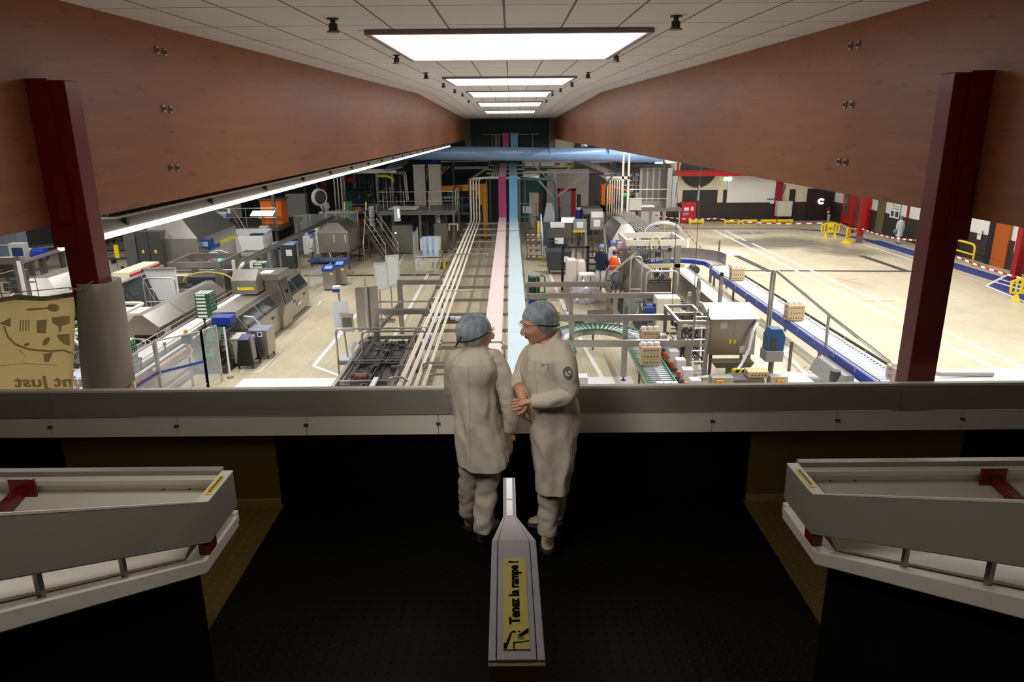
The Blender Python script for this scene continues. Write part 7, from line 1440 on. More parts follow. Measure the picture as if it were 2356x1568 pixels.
for i, (y, z0, z1, m) in enumerate(((39.6, 1.2, 1.75, white), (36.5, .95, 1.55, lgrey), (36.1, .75, 1.15, beige))):
    obj('wall_plate', ['narrow white dispenser left of the orange door', 'tall pale wall plate right of the orange door', 'small square wall plate by the mint window'][i], 'wall plate', 25.9, y, [('plate', m, [('b', -.05, -.16, z0, 0, .16, z1)], .01), ('detail', dgrey, [('b', -.055, -.05, (z0 + z1) / 2 - .04, -.05, .05, (z0 + z1) / 2 + .04)])])
T = thing('pedestrian_rail', 'yellow tubular pedestrian rail along the blue walkway right of the big dark red column', 'guard rail', (24.3, 38, 0)); p = G(2236, 612)
MB().rtube([(p.x, p.y, 0), (p.x, p.y, 1.15), (p.x + .3, p.y + 6, 1.15), (p.x + .3, p.y + 6, 0)], .055, 8, .3).build('top_rail', yellow, T, world=True, smooth=True); MB().cyl((p.x, p.y, .6), (p.x + .3, p.y + 6, .6), .045).build('mid_rail', yellow, T, world=True)
T = thing('pedestrian_rail', 'end of a second yellow tubular rail at the right edge behind the zebra barrier', 'guard rail', (24, 31, 0)); MB().rtube([(24.2, 31.6, 0), (24.2, 31.6, 1.15), (24.3, 26, 1.15), (24.3, 26, 0)], .055, 8, .3).build('top_rail', yellow, T, world=True); MB().cyl((24.2, 31.6, .6), (24.3, 26, .6), .045).build('mid_rail', yellow, T, world=True)
# ================================================================== far left foreground machines
T = thing('portal_gantry', 'grey portal gantry with white vertical strip at the far left above the banner', 'gantry', (-14.3, 20.8, 0))
a = V(-40, 600, 20.8); b = V(42, 592, 20.8)
for x in (a.x, b.x - .1): MB().box(x - .09, 20.8, 0, x + .09, 20.98, b.z).build('post', steel, T, world=True)
MB().box(a.x, 20.78, b.z - .2, b.x + .05, 21.0, b.z).build('top_beam', steel, T, world=True); MB().box(b.x - .06, 20.76, 0, b.x + .04, 20.79, b.z - .1).build('white_strip', white, T, world=True); MB().do(clut(a.x + .2, 20.9, .5, b.x - .3, 22, b.z - .5, 40, 171)).build('mechanism', mech, T, world=True)
T = thing('long_rail', 'long pale twin rail running into the depth left of the red column', 'conveyor', (-17.5, 27, 0)); a = G(48, 603, 1.9); b = G(146, 573, 1.9)
MB().bar(a, b, .16, .12).build('rail', steell, T, world=True); MB().bar(a + Vector((-.3, 0, -.15)), b + Vector((-.3, 0, -.15)), .1, .1).build('lower_rail', steel, T, world=True)
for t in (.1, .5, .95):
    q = a.lerp(b, t); MB().box(q.x - .05, q.y - .05, 0, q.x + .05, q.y + .05, 1.85).build('post', steeld, T, world=True)
cabinet('dark_locker', 'dark blue-grey double locker behind the long pale rail', -19.0, 28.5, 2.6, .9, 1.6, M('locker_dark_blue', (58, 62, 74), .5), 2)
T = thing('shelf_line', 'cluttered steel bench line under the beam at the far left', 'bench', (-24, 36, 0)); a = G(60, 590, 1.3); b = G(135, 562, 1.3)
MB().bar(a + Vector((-3, 0, 0)), b, .9, .1).build('bench_top', steel, T, world=True)
for t in (.0, .5, 1): q = (a + Vector((-3, 0, 0))).lerp(b, t); MB().box(q.x - .08, q.y - .08, 0, q.x + .08, q.y + .08, 1.3).build('leg', steeld, T, world=True)
MB().do(clut(a.x - 3, a.y, .2, b.x, a.y + 2, 1.25, 50, 181)).build('mechanism', mech, T, world=True)
obj('monitor', 'small grey monitor with dark screen on the bench at the far left', 'monitor', V(36, 570, 33).x, 33, [('housing', lgrey, [('b', -.35, 0, 1.5, .35, .4, 2.4)], .02), ('screen', navy, [('b', -.2, -.01, 1.6, .3, 0, 2.2)]), ('stand', steeld, [('c', (0, .2, 0), (0, .2, 1.5), .06)])])
obj('yellow_tray', 'bright yellow tray on the bench at the far left', 'tray', V(56, 570, 34).x, 34, [('tray', M('bright_yellow_tray', (240, 230, 30), .4), [('f', (-.4, 0, .3, .5), 1.75, (-.5, -.05, .4, .55), 1.95)]), ('stand', steeld, [('b', -.1, .1, 0, .1, .3, 1.75)])])
for i in range(3):
    obj('grey_crate', ['left', 'middle', 'right'][i] + ' grey-blue tall crate at the far left under the beam', 'crate', V(4 + i * 13, 555, 36).x, 36 + i * .02, [('shell', M('crate_grey_blue', (112, 122, 138), .5), [('b', -.24, 0, 1.2, .24, .7, 2.6)], .02), ('rib', lgrey, [('b', -.25, -.03, 1.85, .25, 0, 1.92)]), ('stand', dgrey, [('b', -.2, .05, 0, .2, .65, 1.2)])], group=None)
obj('blue_motor', 'dark blue motor on the bench left of the red column', 'motor', V(88, 560, 33).x, 33, [('drum', blue, [('c', (-.3, 0, 1.9), (.25, 0, 1.9), .3, None, 12)]), ('stand', steeld, [('b', -.1, -.1, 0, .1, .1, 1.6)])])
obj('packing_bench', 'brown-topped packing bench with linen at the far left behind the banner rope', 'bench', V(70, 655, 21.6).x, 21.6, [('top', beige, [('b', -.9, 0, .9, .7, 1.2, .98)]), ('linen', M('linen_cloth', (178, 160, 140), .8, var=.2), [('b', -.7, .1, .98, .5, .9, 1.12)], .05), ('under_shelf', brown, [('b', -.8, .1, .3, .6, 1.1, .36)])] + legs4(-.8, .1, .6, 1.1, 0, .9))
# ================================================================== people
from mathutils.bvhtree import BVHTree
from mathutils import noise as NZ
coatm = M('ecru_work_coat_cloth', (206, 197, 180), .85, var=.05, scale=60, bump=.12)
trousm = M('ecru_trouser_cloth', (196, 186, 172), .85, var=.06, scale=50, bump=.12)
seamm = M('coat_seam_thread', (184, 174, 157), .85)
hairm = M('dark_brown_hair', (58, 46, 40), .6, var=.3, scale=40)
shoem = M('cream_safety_shoe', (186, 174, 140), .5); solem = M('dark_shoe_sole', (60, 54, 42), .6)
skinf = M('face_skin', (214, 158, 130), .5, var=.06, scale=30); lipm = M('lips', (150, 78, 70), .5)
net = M('blue_hairnet_mesh', (168, 182, 200), .5, var=.8, scale=30, bump=1.0, stretch=(1, 1, .35))
_n = net.node_tree; _t = _n.nodes.new('ShaderNodeBsdfTransparent'); _m = _n.nodes.new('ShaderNodeMixShader'); _m.inputs[0].default_value = .64
_n.links.new(_t.outputs[0], _m.inputs[1]); _n.links.new(_n.nodes['Principled BSDF'].outputs[0], _m.inputs[2]); _n.links.new(_m.outputs[0], _n.nodes['Material Output'].inputs['Surface'])
def skinmesh(name, mat, T, V_, E_, sub=2):
    """one continuous surface grown over a skeleton: V_ = [(point, radius)], E_ = edges, vertex 0 is the root"""
    me = bpy.data.meshes.new(name); o0 = Vector(T.location)
    me.from_pydata([tuple(Vector(p) - o0) for p, r in V_], E_, []); me.materials.append(mat)
    ob = bpy.data.objects.new(name, me); COL.objects.link(ob); ob.parent = T
    m = ob.modifiers.new('skin', 'SKIN'); m.use_smooth_shade = True
    for i, (p, r) in enumerate(V_):
        r = r if isinstance(r, tuple) else (r, r)
        me.skin_vertices[0].data[i].radius = r; me.skin_vertices[0].data[i].use_root = (i == 0)
    s = ob.modifiers.new('sub', 'SUBSURF'); s.levels = sub; s.render_levels = sub
    return ob
def cloth(name, mat, T, rows, n=56, amp=.008, seed=0, cap=False, fold=5, sub=1, hem=None):
    """rows: (cx, cy, z, rx, ry) rings; gentle folds that deepen downwards"""
    rings = []; N = len(rows)
    fine = []
    for i in range(N - 1):
        for k in range(5):
            t = k / 5; fine.append([rows[i][q] * (1 - t) + rows[i + 1][q] * t for q in range(5)])
    fine.append(list(rows[-1]))
    for i, (cx, cy, z, rx, ry) in enumerate(fine):
        u = i / (len(fine) - 1); r = []
        for j in range(n):
            t = 2 * math.pi * j / n; c_, s_ = math.cos(t), math.sin(t)
            f = amp * (.35 + u) * (math.sin(fold * t + seed + 2.2 * math.sin(3 * u + seed)) + .6 * math.sin((fold + 4) * t + 3 * u + seed * 2))
            f += amp * 1.6 * NZ.noise(Vector((c_ * 2.2 + seed, s_ * 2.2, z * 7)))
            w_ = Vector((c_ * 1.7 + seed + z * 2.2, s_ * 1.7 - z * 1.2, z * 4.5)); f += amp * (1.5 + 1.3 * u) * (.45 - abs(NZ.noise(w_)) * 1.6 - .5 * abs(NZ.noise(w_ * 2.3)))
            e = .82
            x = math.copysign(abs(c_) ** e, c_) * (rx + f); y = math.copysign(abs(s_) ** e, s_) * (ry + f)
            zz = z + (hem(t) * max(0, u - .75) * 4 if hem else 0)
            r.append((cx + x, cy + y, zz))
        rings.append(r)
    b = MB(); b.loft(rings, cap=cap); o = b.build(name, mat, T, world=True, smooth=True)
    m = o.modifiers.new('t', 'SOLIDIFY'); m.thickness = .004; m.offset = -1
    if sub: s = o.modifiers.new('s', 'SUBSURF'); s.levels = sub; s.render_levels = sub
    return o, BVHTree.FromPolygons([Vector(v) for v in b.v], b.f)
def sleeve(name, mat, T, pts, rr, seed=0, n=18, amp=.006):
    P = [Vector(p) for p in pts]; fp = []; fr = []
    for i in range(len(P) - 1):
        for k in range(7):
            t = k / 7; a = P[max(i - 1, 0)]; b = P[i]; c = P[i + 1]; d = P[min(i + 2, len(P) - 1)]
            fp.append(.5 * ((2 * b) + (c - a) * t + (2 * a - 5 * b + 4 * c - d) * t * t + (3 * b - a - 3 * c + d) * t ** 3)); fr.append(rr[i] * (1 - t) + rr[i + 1] * t)
    fp.append(P[-1]); fr.append(rr[-1])
    b = MB(); b.tube(fp, 0, n, rr=fr)
    out = []
    for v in b.v:
        w = Vector(v); rd = .5 - abs(NZ.noise(Vector((w.x * 9 + w.z * 7 + seed, w.y * 9, w.z * 15 - w.x * 6)))) * 2.2 - .6 * abs(NZ.noise(Vector((w.x * 20 + seed, w.y * 20 + w.z * 12, w.z * 30))))
        ci = len(out) // n; ctr = fp[min(ci, len(fp) - 1)]; nr = (w - ctr).normalized() if (w - ctr).length > 1e-5 else Vector((0, 0, 0))
        out.append(w + NZ.noise_vector(w * 14 + Vector((seed, 0, 0))) * amp * .7 + nr * rd * amp * 1.5)
    b.v = [tuple(v) for v in out]
    o = b.build(name, mat, T, world=True, smooth=True); s = o.modifiers.new('s', 'SUBSURF'); s.levels = 1; s.render_levels = 1
    return o, BVHTree.FromPolygons([Vector(v) for v in b.v], b.f)
def seam(T, par, bvh, pts, name='seam', mat=None, r=.0016):
    L = []
    for x, z in pts:
        h = bvh.ray_cast(Vector((x, 2.5, z)), Vector((0, 1, 0)))
        if h[0] is not None: L.append(h[0] - Vector((0, .0012, 0)))
    if len(L) > 1:
        o = MB().tube(L, r, 5).build(name, mat or seamm, T, world=True); o.parent = par; return o
def head(T, c, yaw, pitch, roll=0, s=1.0):
    """sculpted head: face towards -Y before turning; returns the turn matrix"""
    R = Matrix.Translation(Vector(c)) @ Matrix.Rotation(yaw, 4, 'Z') @ Matrix.Rotation(pitch, 4, 'X') @ Matrix.Rotation(roll, 4, 'Y') @ Matrix.Scale(s, 4)
    b = MB().ell(0, 0, 0, .074, .092, .112, 40, 30); out = []
    def g(d, t, w): return math.exp(-((d - Vector(t).normalized()).length / w) ** 2)
    for v in b.v:
        p = Vector(v); d = p.normalized(); q = p.copy()
        if p.y < 0: q.x *= 1 - .18 * max(0, -p.z / .11); q.y *= 1 - .06 * max(0, -p.z / .11)
        k = 0
        k += .030 * g(d, (0, -1, -.16), .13) + .016 * g(d, (0, -1, .05), .10)            # nose, bridge
        for sx in (-1, 1): k -= .011 * g(d, (sx * .36, -.9, .16), .17); k += .007 * g(d, (sx * .5, -.8, -.2), .22); k += .006 * g(d, (sx * .3, -.9, .36), .18)
        k += .011 * g(d, (0, -.93, -.50), .15) - .006 * g(d, (0, -.97, -.36), .09) + .014 * g(d, (0, -.7, -.86), .2) - .004 * g(d, (0, -.82, -.66), .1)
        k -= .012 * g(d, (0, .3, -1), .4)
        q += d * k; out.append(q)
    b.v = [tuple(R @ q) for q in out]
    h = b.build('face', skinf, T, world=True, smooth=True)
    def sub(n, m, mb, smooth=True):
        mb.v = [tuple(R @ Vector(v)) for v in mb.v]; o = mb.build(n, m, T, world=True, smooth=smooth); o.parent = h; return o
    for sx in (-1, 1):
        sub('eye', MATS['white_plastic'], MB().ell(sx * .030, -.0705, .018, .012, .007, .0065, 10, 7)); sub('iris', dgrey, MB().ell(sx * .030, -.0762, .017, .0045, .0025, .0045, 8, 6))
        sub('eyebrow', hairm, MB().tube([(sx * .016, -.092, .034), (sx * .032, -.089, .039), (sx * .046, -.078, .034)], .003, 6))
        sub('ear', skinf, MB().ell(sx * .075, .004, .004, .010, .020, .030, 10, 8))
    sub('lips', lipm, MB().ell(0, -.0855, -.047, .021, .008, .0034, 12, 6).ell(0, -.0845, -.0535, .018, .008, .0042, 12, 6))
    sub('nose_tip', skinf, MB().ell(0, -.103, -.026, .015, .010, .008, 10, 6))  # nose tip ellipsoid in plain face skin colour
    return h, R, sub
def netcap(T, h, R, sub, seed=1):
    lim = lambda y: max(-.086, min(.062, .062 - (y + .066) * 1.55))
    hair = MB().ell(0, .012, .026, .080, .096, .096, 26, 18)
    hair.v = [(v[0], v[1] * (.9 if v[1] < 0 else 1), max(v[2], lim(v[1]) + .012)) for v in hair.v]
    sub('hair', hairm, hair)
    b = MB().ell(0, .020, .028, .098, .120, .108, 48, 34); out = []
    for v in b.v:
        p = Vector(v); a_ = math.atan2(p.x, p.y)
        k = 1 + .05 * NZ.noise(Vector((p.x * 22 + seed, p.y * 10, p.z * 22))) + .045 * (.4 - abs(NZ.noise(Vector((a_ * 5 + seed, p.z * 9, 0)))) * 2)
        p = Vector((p.x * k, (p.y - .02) * k + .02, p.z * k))
        if p.y < 0: p.y *= .86
        L = lim(p.y)
        if p.z < L: p.z = L + .004 * math.sin(30 * a_); p.x *= .90; p.y *= .93
        out.append(tuple(p))
    b.v = out; o = sub('hairnet', net, b); o.parent = T
    return o
def specs(T, sub, drop=True, tail=None):
    fr = MATS['black_rubber']
    o = sub('safety_glasses', lensm, MB().loft([[(x, -.112 + 1.6 * x * x * 8, z) for z in (.036, -.006)] for x in [-.062 + .0124 * i for i in range(11)]], cap=False, closed=False)); o.parent = T
    f = sub('glasses_rim', lgrey, MB().tube([(x, -.113 + 12.8 * x * x, .037) for x in [-.062 + .0124 * i for i in range(11)]], .0018, 6).tube([(-.062, -.064, .037), (-.08, -.02, .03)], .002, 6).tube([(.062, -.064, .037), (.08, -.02, .03)], .002, 6)); f.parent = o
    pts = [(.097 * math.sin(t), .016 + .112 * -math.cos(t), .0112 + .0462 * math.cos(t)) for t in [1.1 + i * (2 * math.pi - 2.2) / 16 for i in range(17)]]
    s = sub('glasses_strap', fr, MB().tube(pts, .0045, 6)); s.parent = o
    if tail: t = MB().tube(tail, .005, 6); t.build('strap_end', fr, T, world=True).parent = o
def hand(T, wrist, dirv, palmn, side, curl=.5, mat=None, s=1.0, spread=.10, name='hand'):
    """palm and five separate bent fingers; dirv = towards fingertips, palmn = palm normal, side = +1/-1 where the thumb leaves"""
    w = Vector(wrist); d = Vector(dirv).normalized(); nn = Vector(palmn); nn = (nn - d * nn.dot(d)).normalized(); a = d.cross(nn) * side
    P = [(w - d * .03, (.024 * s, .019 * s)), (w, (.025 * s, .018 * s)), (w + d * .035 * s, (.032 * s, .015 * s)), (w + d * .072 * s, (.034 * s, .013 * s))]
    E_ = [(0, 1), (1, 2), (2, 3)]
    o = skinmesh(name, mat or skinf, T, [P[1], P[0], P[2], P[3]], [(0, 1), (0, 2), (2, 3)], 2)
    for k, (off, ln, c0) in enumerate(((.027, .068, .9), (.009, .078, 1.0), (-.009, .072, 1.08), (-.026, .056, 1.2))):
        b = w + d * .070 * s + a * off * s; dd = (d + a * off * spread * 20).normalized(); L = ln * s; q = [b - dd * .015 * s, b]; ang = curl * .5 * c0
        for m in (.45, .32, .25):
            v = dd * math.cos(ang) + nn * math.sin(ang); q.append(q[-1] + v * L * m); ang += curl * c0
        f = skinmesh('finger', mat or skinf, T, [(p, (.0092 - .0007 * i) * s) for i, p in enumerate(q)], [(i, i + 1) for i in range(4)], 2); f.parent = o
    b = w + d * .018 * s + a * .026 * s; v = (d * .72 + a * .62 + nn * .28).normalized(); v2 = (d * .9 + a * .25 + nn * .4).normalized()
    q = [b - a * .012 * s, b + v * .034 * s, b + v * .034 * s + v2 * .03 * s, b + v * .034 * s + v2 * .052 * s]
    f = skinmesh('thumb', mat or skinf, T, [(p, r * s) for p, r in zip(q, (.014, .012, .0105, .0085))], [(0, 1), (1, 2), (2, 3)], 2); f.parent = o
    return o
def shoe(T, heel, dirv, L=.26, name='shoe'):
    h = Vector(heel); d = Vector((dirv[0], dirv[1], 0)).normalized(); a = Vector((-d.y, d.x, 0))
    def ring(t, wd, z0, z1): c = h + d * L * t; return [tuple(c + a * wd * math.cos(k * math.pi / 6) + Vector((0, 0, z0 + (z1 - z0) * (.5 + .5 * math.sin(k * math.pi / 6))))) for k in range(12)]
    u = MB().loft([ring(.0, .022, .03, .085), ring(.06, .036, .022, .115), ring(.25, .040, .022, .120), ring(.42, .041, .022, .095), ring(.62, .046, .022, .075), ring(.8, .047, .022, .066), ring(.93, .038, .024, .056), ring(1.0, .018, .028, .042)]).build(name, shoem, T, world=True, smooth=True)
    s = u.modifiers.new('s', 'SUBSURF'); s.levels = 1; s.render_levels = 1
    o = MB().loft([ring(-.01, .026, .0, .03), ring(.06, .040, 0, .032), ring(.3, .042, 0, .03), ring(.65, .050, 0, .03), ring(.85, .050, 0, .03), ring(1.02, .024, 0, .03)]).build('sole', solem, T, world=True); o.parent = u
    MB().tube([h + d * L * .45 + a * .035 + Vector((0, 0, .095)), h + d * L * .47 + Vector((0, 0, .108)), h + d * L * .45 - a * .035 + Vector((0, 0, .095))], .004, 5).build('toe_seam', solem, T, world=True).parent = u
    return u
# ---------------------------------------------------------------- woman on the left, back to the camera
YL = 4.27
q = lambda px, py, dy=0.0: V(px, py, YL + dy)
T = thing('person', 'person in knee-length white coat seen from behind, left, turning right, blue hairnet, hand in pocket', 'person', (V(1100, 1236, YL).x, YL, PZ))
T['label'] = 'person in thigh-length white coat seen from behind, blue hairnet, right hand in pocket'
hc = q(1101, 757)
def rows_of(L, Y, cyf=0.0):
    o = []
    for py, xl, xr, hd in L:
        a, b = V(xl, py, Y), V(xr, py, Y); o.append(((a.x + b.x) / 2, Y + cyf, a.z, (b.x - a.x) / 2, hd))
    return o
sh, el, wr = q(1141, 830), q(1166, 908, -.02), q(1174, 985, .02)
skinmesh('body', skinf, T, [(q(1100, 1000), .10), (q(1095, 900), .10), (q(1092, 835), .10), (q(1094, 800), .05), (hc, .05), (sh, .05), (el, .038), (wr, .03), (q(1056, 834), .03), (q(1046, 905, .12), .03), (q(1070, 960, .2), .03),
    (q(1080, 1030), .055), (q(1077, 1100, .03), .042), (V(1075, 1180, YL + .10), .03), (q(1124, 1040), .06), (q(1120, 1130), .045), (V(1107, 1218, YL - .06), .03)],
    [(0, 1), (1, 2), (2, 3), (3, 4), (2, 5), (5, 6), (6, 7), (2, 8), (8, 9), (9, 10), (0, 11), (11, 12), (12, 13), (0, 14), (14, 15), (15, 16)], 1)
LR = [(793, 1076, 1118, .062), (800, 1068, 1121, .078), (806, 1058, 1128, .10), (812, 1046, 1138, .125), (826, 1034, 1146, .14), (842, 1031, 1149, .14), (860, 1032, 1146, .137), (880, 1035, 1141, .132), (900, 1039, 1139, .13), (930, 1043, 1140, .135), (960, 1047, 1145, .142), (990, 1049, 1154, .15), (1018, 1052, 1170, .155), (1040, 1055, 1178, .158), (1052, 1058, 1178, .158)]
coat, bv = cloth('coat', coatm, T, rows_of(LR, YL), amp=.006, seed=1, fold=4, hem=lambda t: -.045 * (math.sin(t) < 0) * abs(math.sin(t)) + .02 * max(0, math.cos(t)))
sl, _ = sleeve('sleeve', coatm, T, [q(1112, 812), q(1133, 822, -.01), q(1151, 852, -.01), el, q(1176, 948, -.03), q(1176, 990, -.0)], [.03, .060, .064, .060, .056, .046], 3)
sleeve('sleeve', coatm, T, [q(1070, 812), q(1050, 824, .01), q(1042, 855, .04), q(1044, 905, .12), q(1066, 955, .2)], [.03, .058, .058, .056, .05], 5)
MB().tube([tuple(Vector((hc.x - .02 + .058 * math.cos(t), YL + .055 * math.sin(t), q(1095, 792).z + .006 * math.sin(t + 1)))) for t in [i * math.pi / 10 for i in range(21)]], .012, 8).build('collar', coatm, T, world=True, smooth=True)
X_ = lambda px, py: (q(px, py).x, q(px, py).z)
seam(T, coat, bv, [X_(1080 + .02 * (py - 800), py) for py in range(806, 1052, 12)]); seam(T, coat, bv, [X_(1102 + (py - 806) * .62, py) for py in range(806, 870, 8)]); seam(T, coat, bv, [X_(1066 - (py - 806) * .75, py) for py in range(806, 840, 6)])
hand(T, q(1176, 992), (0.02, .05, -1), (-1, .2, 0), -1, .4)
MB().hexa([q(1160, 994, -.16), q(1178, 1000, -.06), q(1181, 1030, -.06), q(1166, 1036, -.165), q(1160, 994, -.15), q(1178, 1000, -.05), q(1181, 1030, -.05), q(1166, 1036, -.155)]).build('pocket_flap', coatm, T, world=True)
for pts, rr, sd in (([q(1080, 1040), q(1077, 1090, .02), q(1076, 1140, .06), V(1075, 1180, YL + .10)], [.078, .070, .062, .056], 7), ([q(1124, 1046), q(1122, 1110), q(1115, 1170, -.03), V(1107, 1226, YL - .06)], [.085, .080, .072, .062], 9)):
    sleeve('trouser_leg', trousm, T, pts, rr, sd, 20, .010)
fl, fr_ = G(1077, 1222, PZ), G(1106, 1248, PZ)
shoe(T, (fl.x, fl.y, PZ), (.25, 1)); shoe(T, (fr_.x, fr_.y, PZ), (.45, 1))
h, R, sub = head(T, (hc.x - .008, hc.y + .0, hc.z - .034), math.radians(114), math.radians(4), 0, 1.0)
netcap(T, h, R, sub, 2); specs(T, sub, tail=[q(1068, 764, -.06), q(1058, 780, -.10), q(1048, 797, -.11)])
# ---------------------------------------------------------------- woman on the right, facing left
YR = 4.17
q = lambda px, py, dy=0.0: V(px, py, YR + dy)
T = thing('person', 'person in knee-length white coat facing left, blue hairnet and clear glasses, hands clasped', 'person', (V(1262, 1240, YR).x, YR, PZ))
hc = q(1236, 735)
n_sh, n_el, n_wr = q(1298, 818, -.16), q(1308, 900, -.2), q(1222, 921, -.19)
f_sh, f_el, f_wr = q(1224, 822, .13), q(1190, 878, .08), q(1203, 920, -.10)
skinmesh('body', skinf, T, [(q(1272, 1000), .11), (q(1262, 900), .11), (q(1262, 835), .11), (q(1254, 780), .052), (hc + Vector((.02, 0, -.02)), .05), (n_sh, .05), (n_el, .038), (n_wr, .03), (f_sh, .05), (f_el, .038), (f_wr, .028),
    (q(1265, 1060, -.05), .075), (q(1262, 1150, -.06), .055), (V(1260, 1228, YR - .06), .035), (q(1275, 1060, .08), .075), (q(1280, 1120, .10), .055), (V(1280, 1185, YR + .12), .035)],
    [(0, 1), (1, 2), (2, 3), (3, 4), (2, 5), (5, 6), (6, 7), (2, 8), (8, 9), (9, 10), (0, 11), (11, 12), (12, 13), (0, 14), (14, 15), (15, 16)], 1)
RR = [(783, 1229, 1285, .075), (791, 1221, 1298, .12), (799, 1215, 1308, .165), (810, 1209, 1317, .19), (832, 1202, 1323, .195), (855, 1200, 1322, .19), (875, 1201, 1321, .185), (895, 1206, 1321, .18), (915, 1209, 1325, .185), (938, 1210, 1329, .19), (966, 1213, 1331, .195), (1000, 1218, 1327, .195), (1040, 1223, 1322, .19), (1080, 1228, 1317, .187), (1113, 1231, 1313, .185)]
coat, bv = cloth('coat', coatm, T, rows_of(RR, YR), amp=.007, seed=4, fold=4)
nsl, bs = sleeve('sleeve', coatm, T, [q(1274, 790, -.03), q(1291, 808, -.11), q(1302, 848, -.18), n_el, q(1276, 917, -.23), q(1222, 922, -.22)], [.04, .068, .074, .066, .058, .045], 11)
sleeve('sleeve', coatm, T, [q(1244, 800, .08), q(1226, 814, .12), q(1207, 846, .12), q(1194, 876, .07), q(1196, 890, .03)], [.04, .07, .064, .054, .048], 13)
MB().tube([q(1196, 886, .03), q(1199, 903, -.03), q(1204, 922, -.10)], .03, 12, rr=[.034, .033, .027]).build('forearm', skinf, T, world=True, smooth=True)
cc = q(1257, 781); rg = []
for t in [-2.75 + i * 5.5 / 22 for i in range(23)]:
    c_, s_ = math.cos(t), math.sin(t); fx = max(0, -c_)
    rg.append([tuple(Vector((cc.x + rx * c_, YR + ry * s_, cc.z + dz + .062 * c_ - .03 * fx))) for rx, ry, dz in ((.066, .058, -.02), (.074, .066, .014), (.086, .086, .006), (.098, .116, -.036))])
o = MB().loft(rg, cap=False, closed=False).build('collar', coatm, T, world=True, smooth=True); m = o.modifiers.new('t', 'SOLIDIFY'); m.thickness = .005; m = o.modifiers.new('s', 'SUBSURF'); m.render_levels = 1
X_ = lambda px, py: (q(px, py).x, q(px, py).z)
seam(T, coat, bv, [X_(1228 + .05 * (py - 800), py) for py in range(806, 900, 10)]); seam(T, coat, bv, [X_(1312 - .02 * (py - 920), py) for py in range(930, 1110, 15)])
for a, b in (((1243, 815), (1258, 814)), ((1258, 814), (1256, 827)), ((1243, 815), (1243, 824))): seam(T, coat, bv, [X_(a[0] + (b[0] - a[0]) * k / 5, a[1] + (b[1] - a[1]) * k / 5) for k in range(6)], 'chest_tag_edge', dgrey, .0012)
seam(T, coat, bv, [X_(1245 + k, 818) for k in range(5)], 'chest_tag_print', dgrey, .002)
inkg = M('green_emblem_ink', (52, 92, 64), .7)
ex, ey, er = 1299, 827, 11
for rad, w_ in ((er, .0022), (er * .78, .0012)): seam(T, nsl, bs, [X_(ex + rad * .88 * math.cos(t), ey + rad * 1.15 * math.sin(t)) for t in [i * math.pi / 12 for i in range(25)]], 'emblem_ring', inkg, w_)
seam(T, nsl, bs, [X_(ex + x, ey + y) for x, y in ((4, -7), (0, -8), (-3, -4), (0, 0), (4, 2), (4, 6), (0, 8), (-4, 6))], 'emblem_figure', inkg, .003)
seam(T, nsl, bs, [X_(ex + x, ey + y) for x, y in ((-6, 2), (-5, 6), (-2, 9), (3, 9))], 'emblem_figure', inkg, .0025)
# clasped hands
hand(T, q(1218, 923, -.235), (-1, -.05, -.22), (.1, .9, -.35), 1, .62, s=.98)
hand(T, q(1204, 922, -.14), (-.1, -.25, -1), (1, -.3, 0), -1, .7, s=.98)
for pts, rr, sd in (([q(1266, 1085, -.04), q(1264, 1140, -.06), V(1261, 1190, YR - .07), V(1260, 1228, YR - .08)], [.085, .076, .068, .062], 15), ([q(1278, 1085, .08), q(1281, 1130, .1), V(1281, 1180, YR + .12)], [.075, .068, .058], 17)):
    sleeve('trouser_leg', trousm, T, pts, rr, sd, 20, .007)
f1, f2 = G(1259, 1232, PZ), G(1295, 1204, PZ)
shoe(T, (f1.x, f1.y + .02, PZ), (-.03, -1), .25); shoe(T, (f2.x, f2.y, PZ), (-1, -.12), .25)
h, R, sub = head(T, (hc.x + .002, hc.y - .02, hc.z - .026), math.radians(-66), math.radians(12), 0, 1.03)
netcap(T, h, R, sub, 5); specs(T, sub)
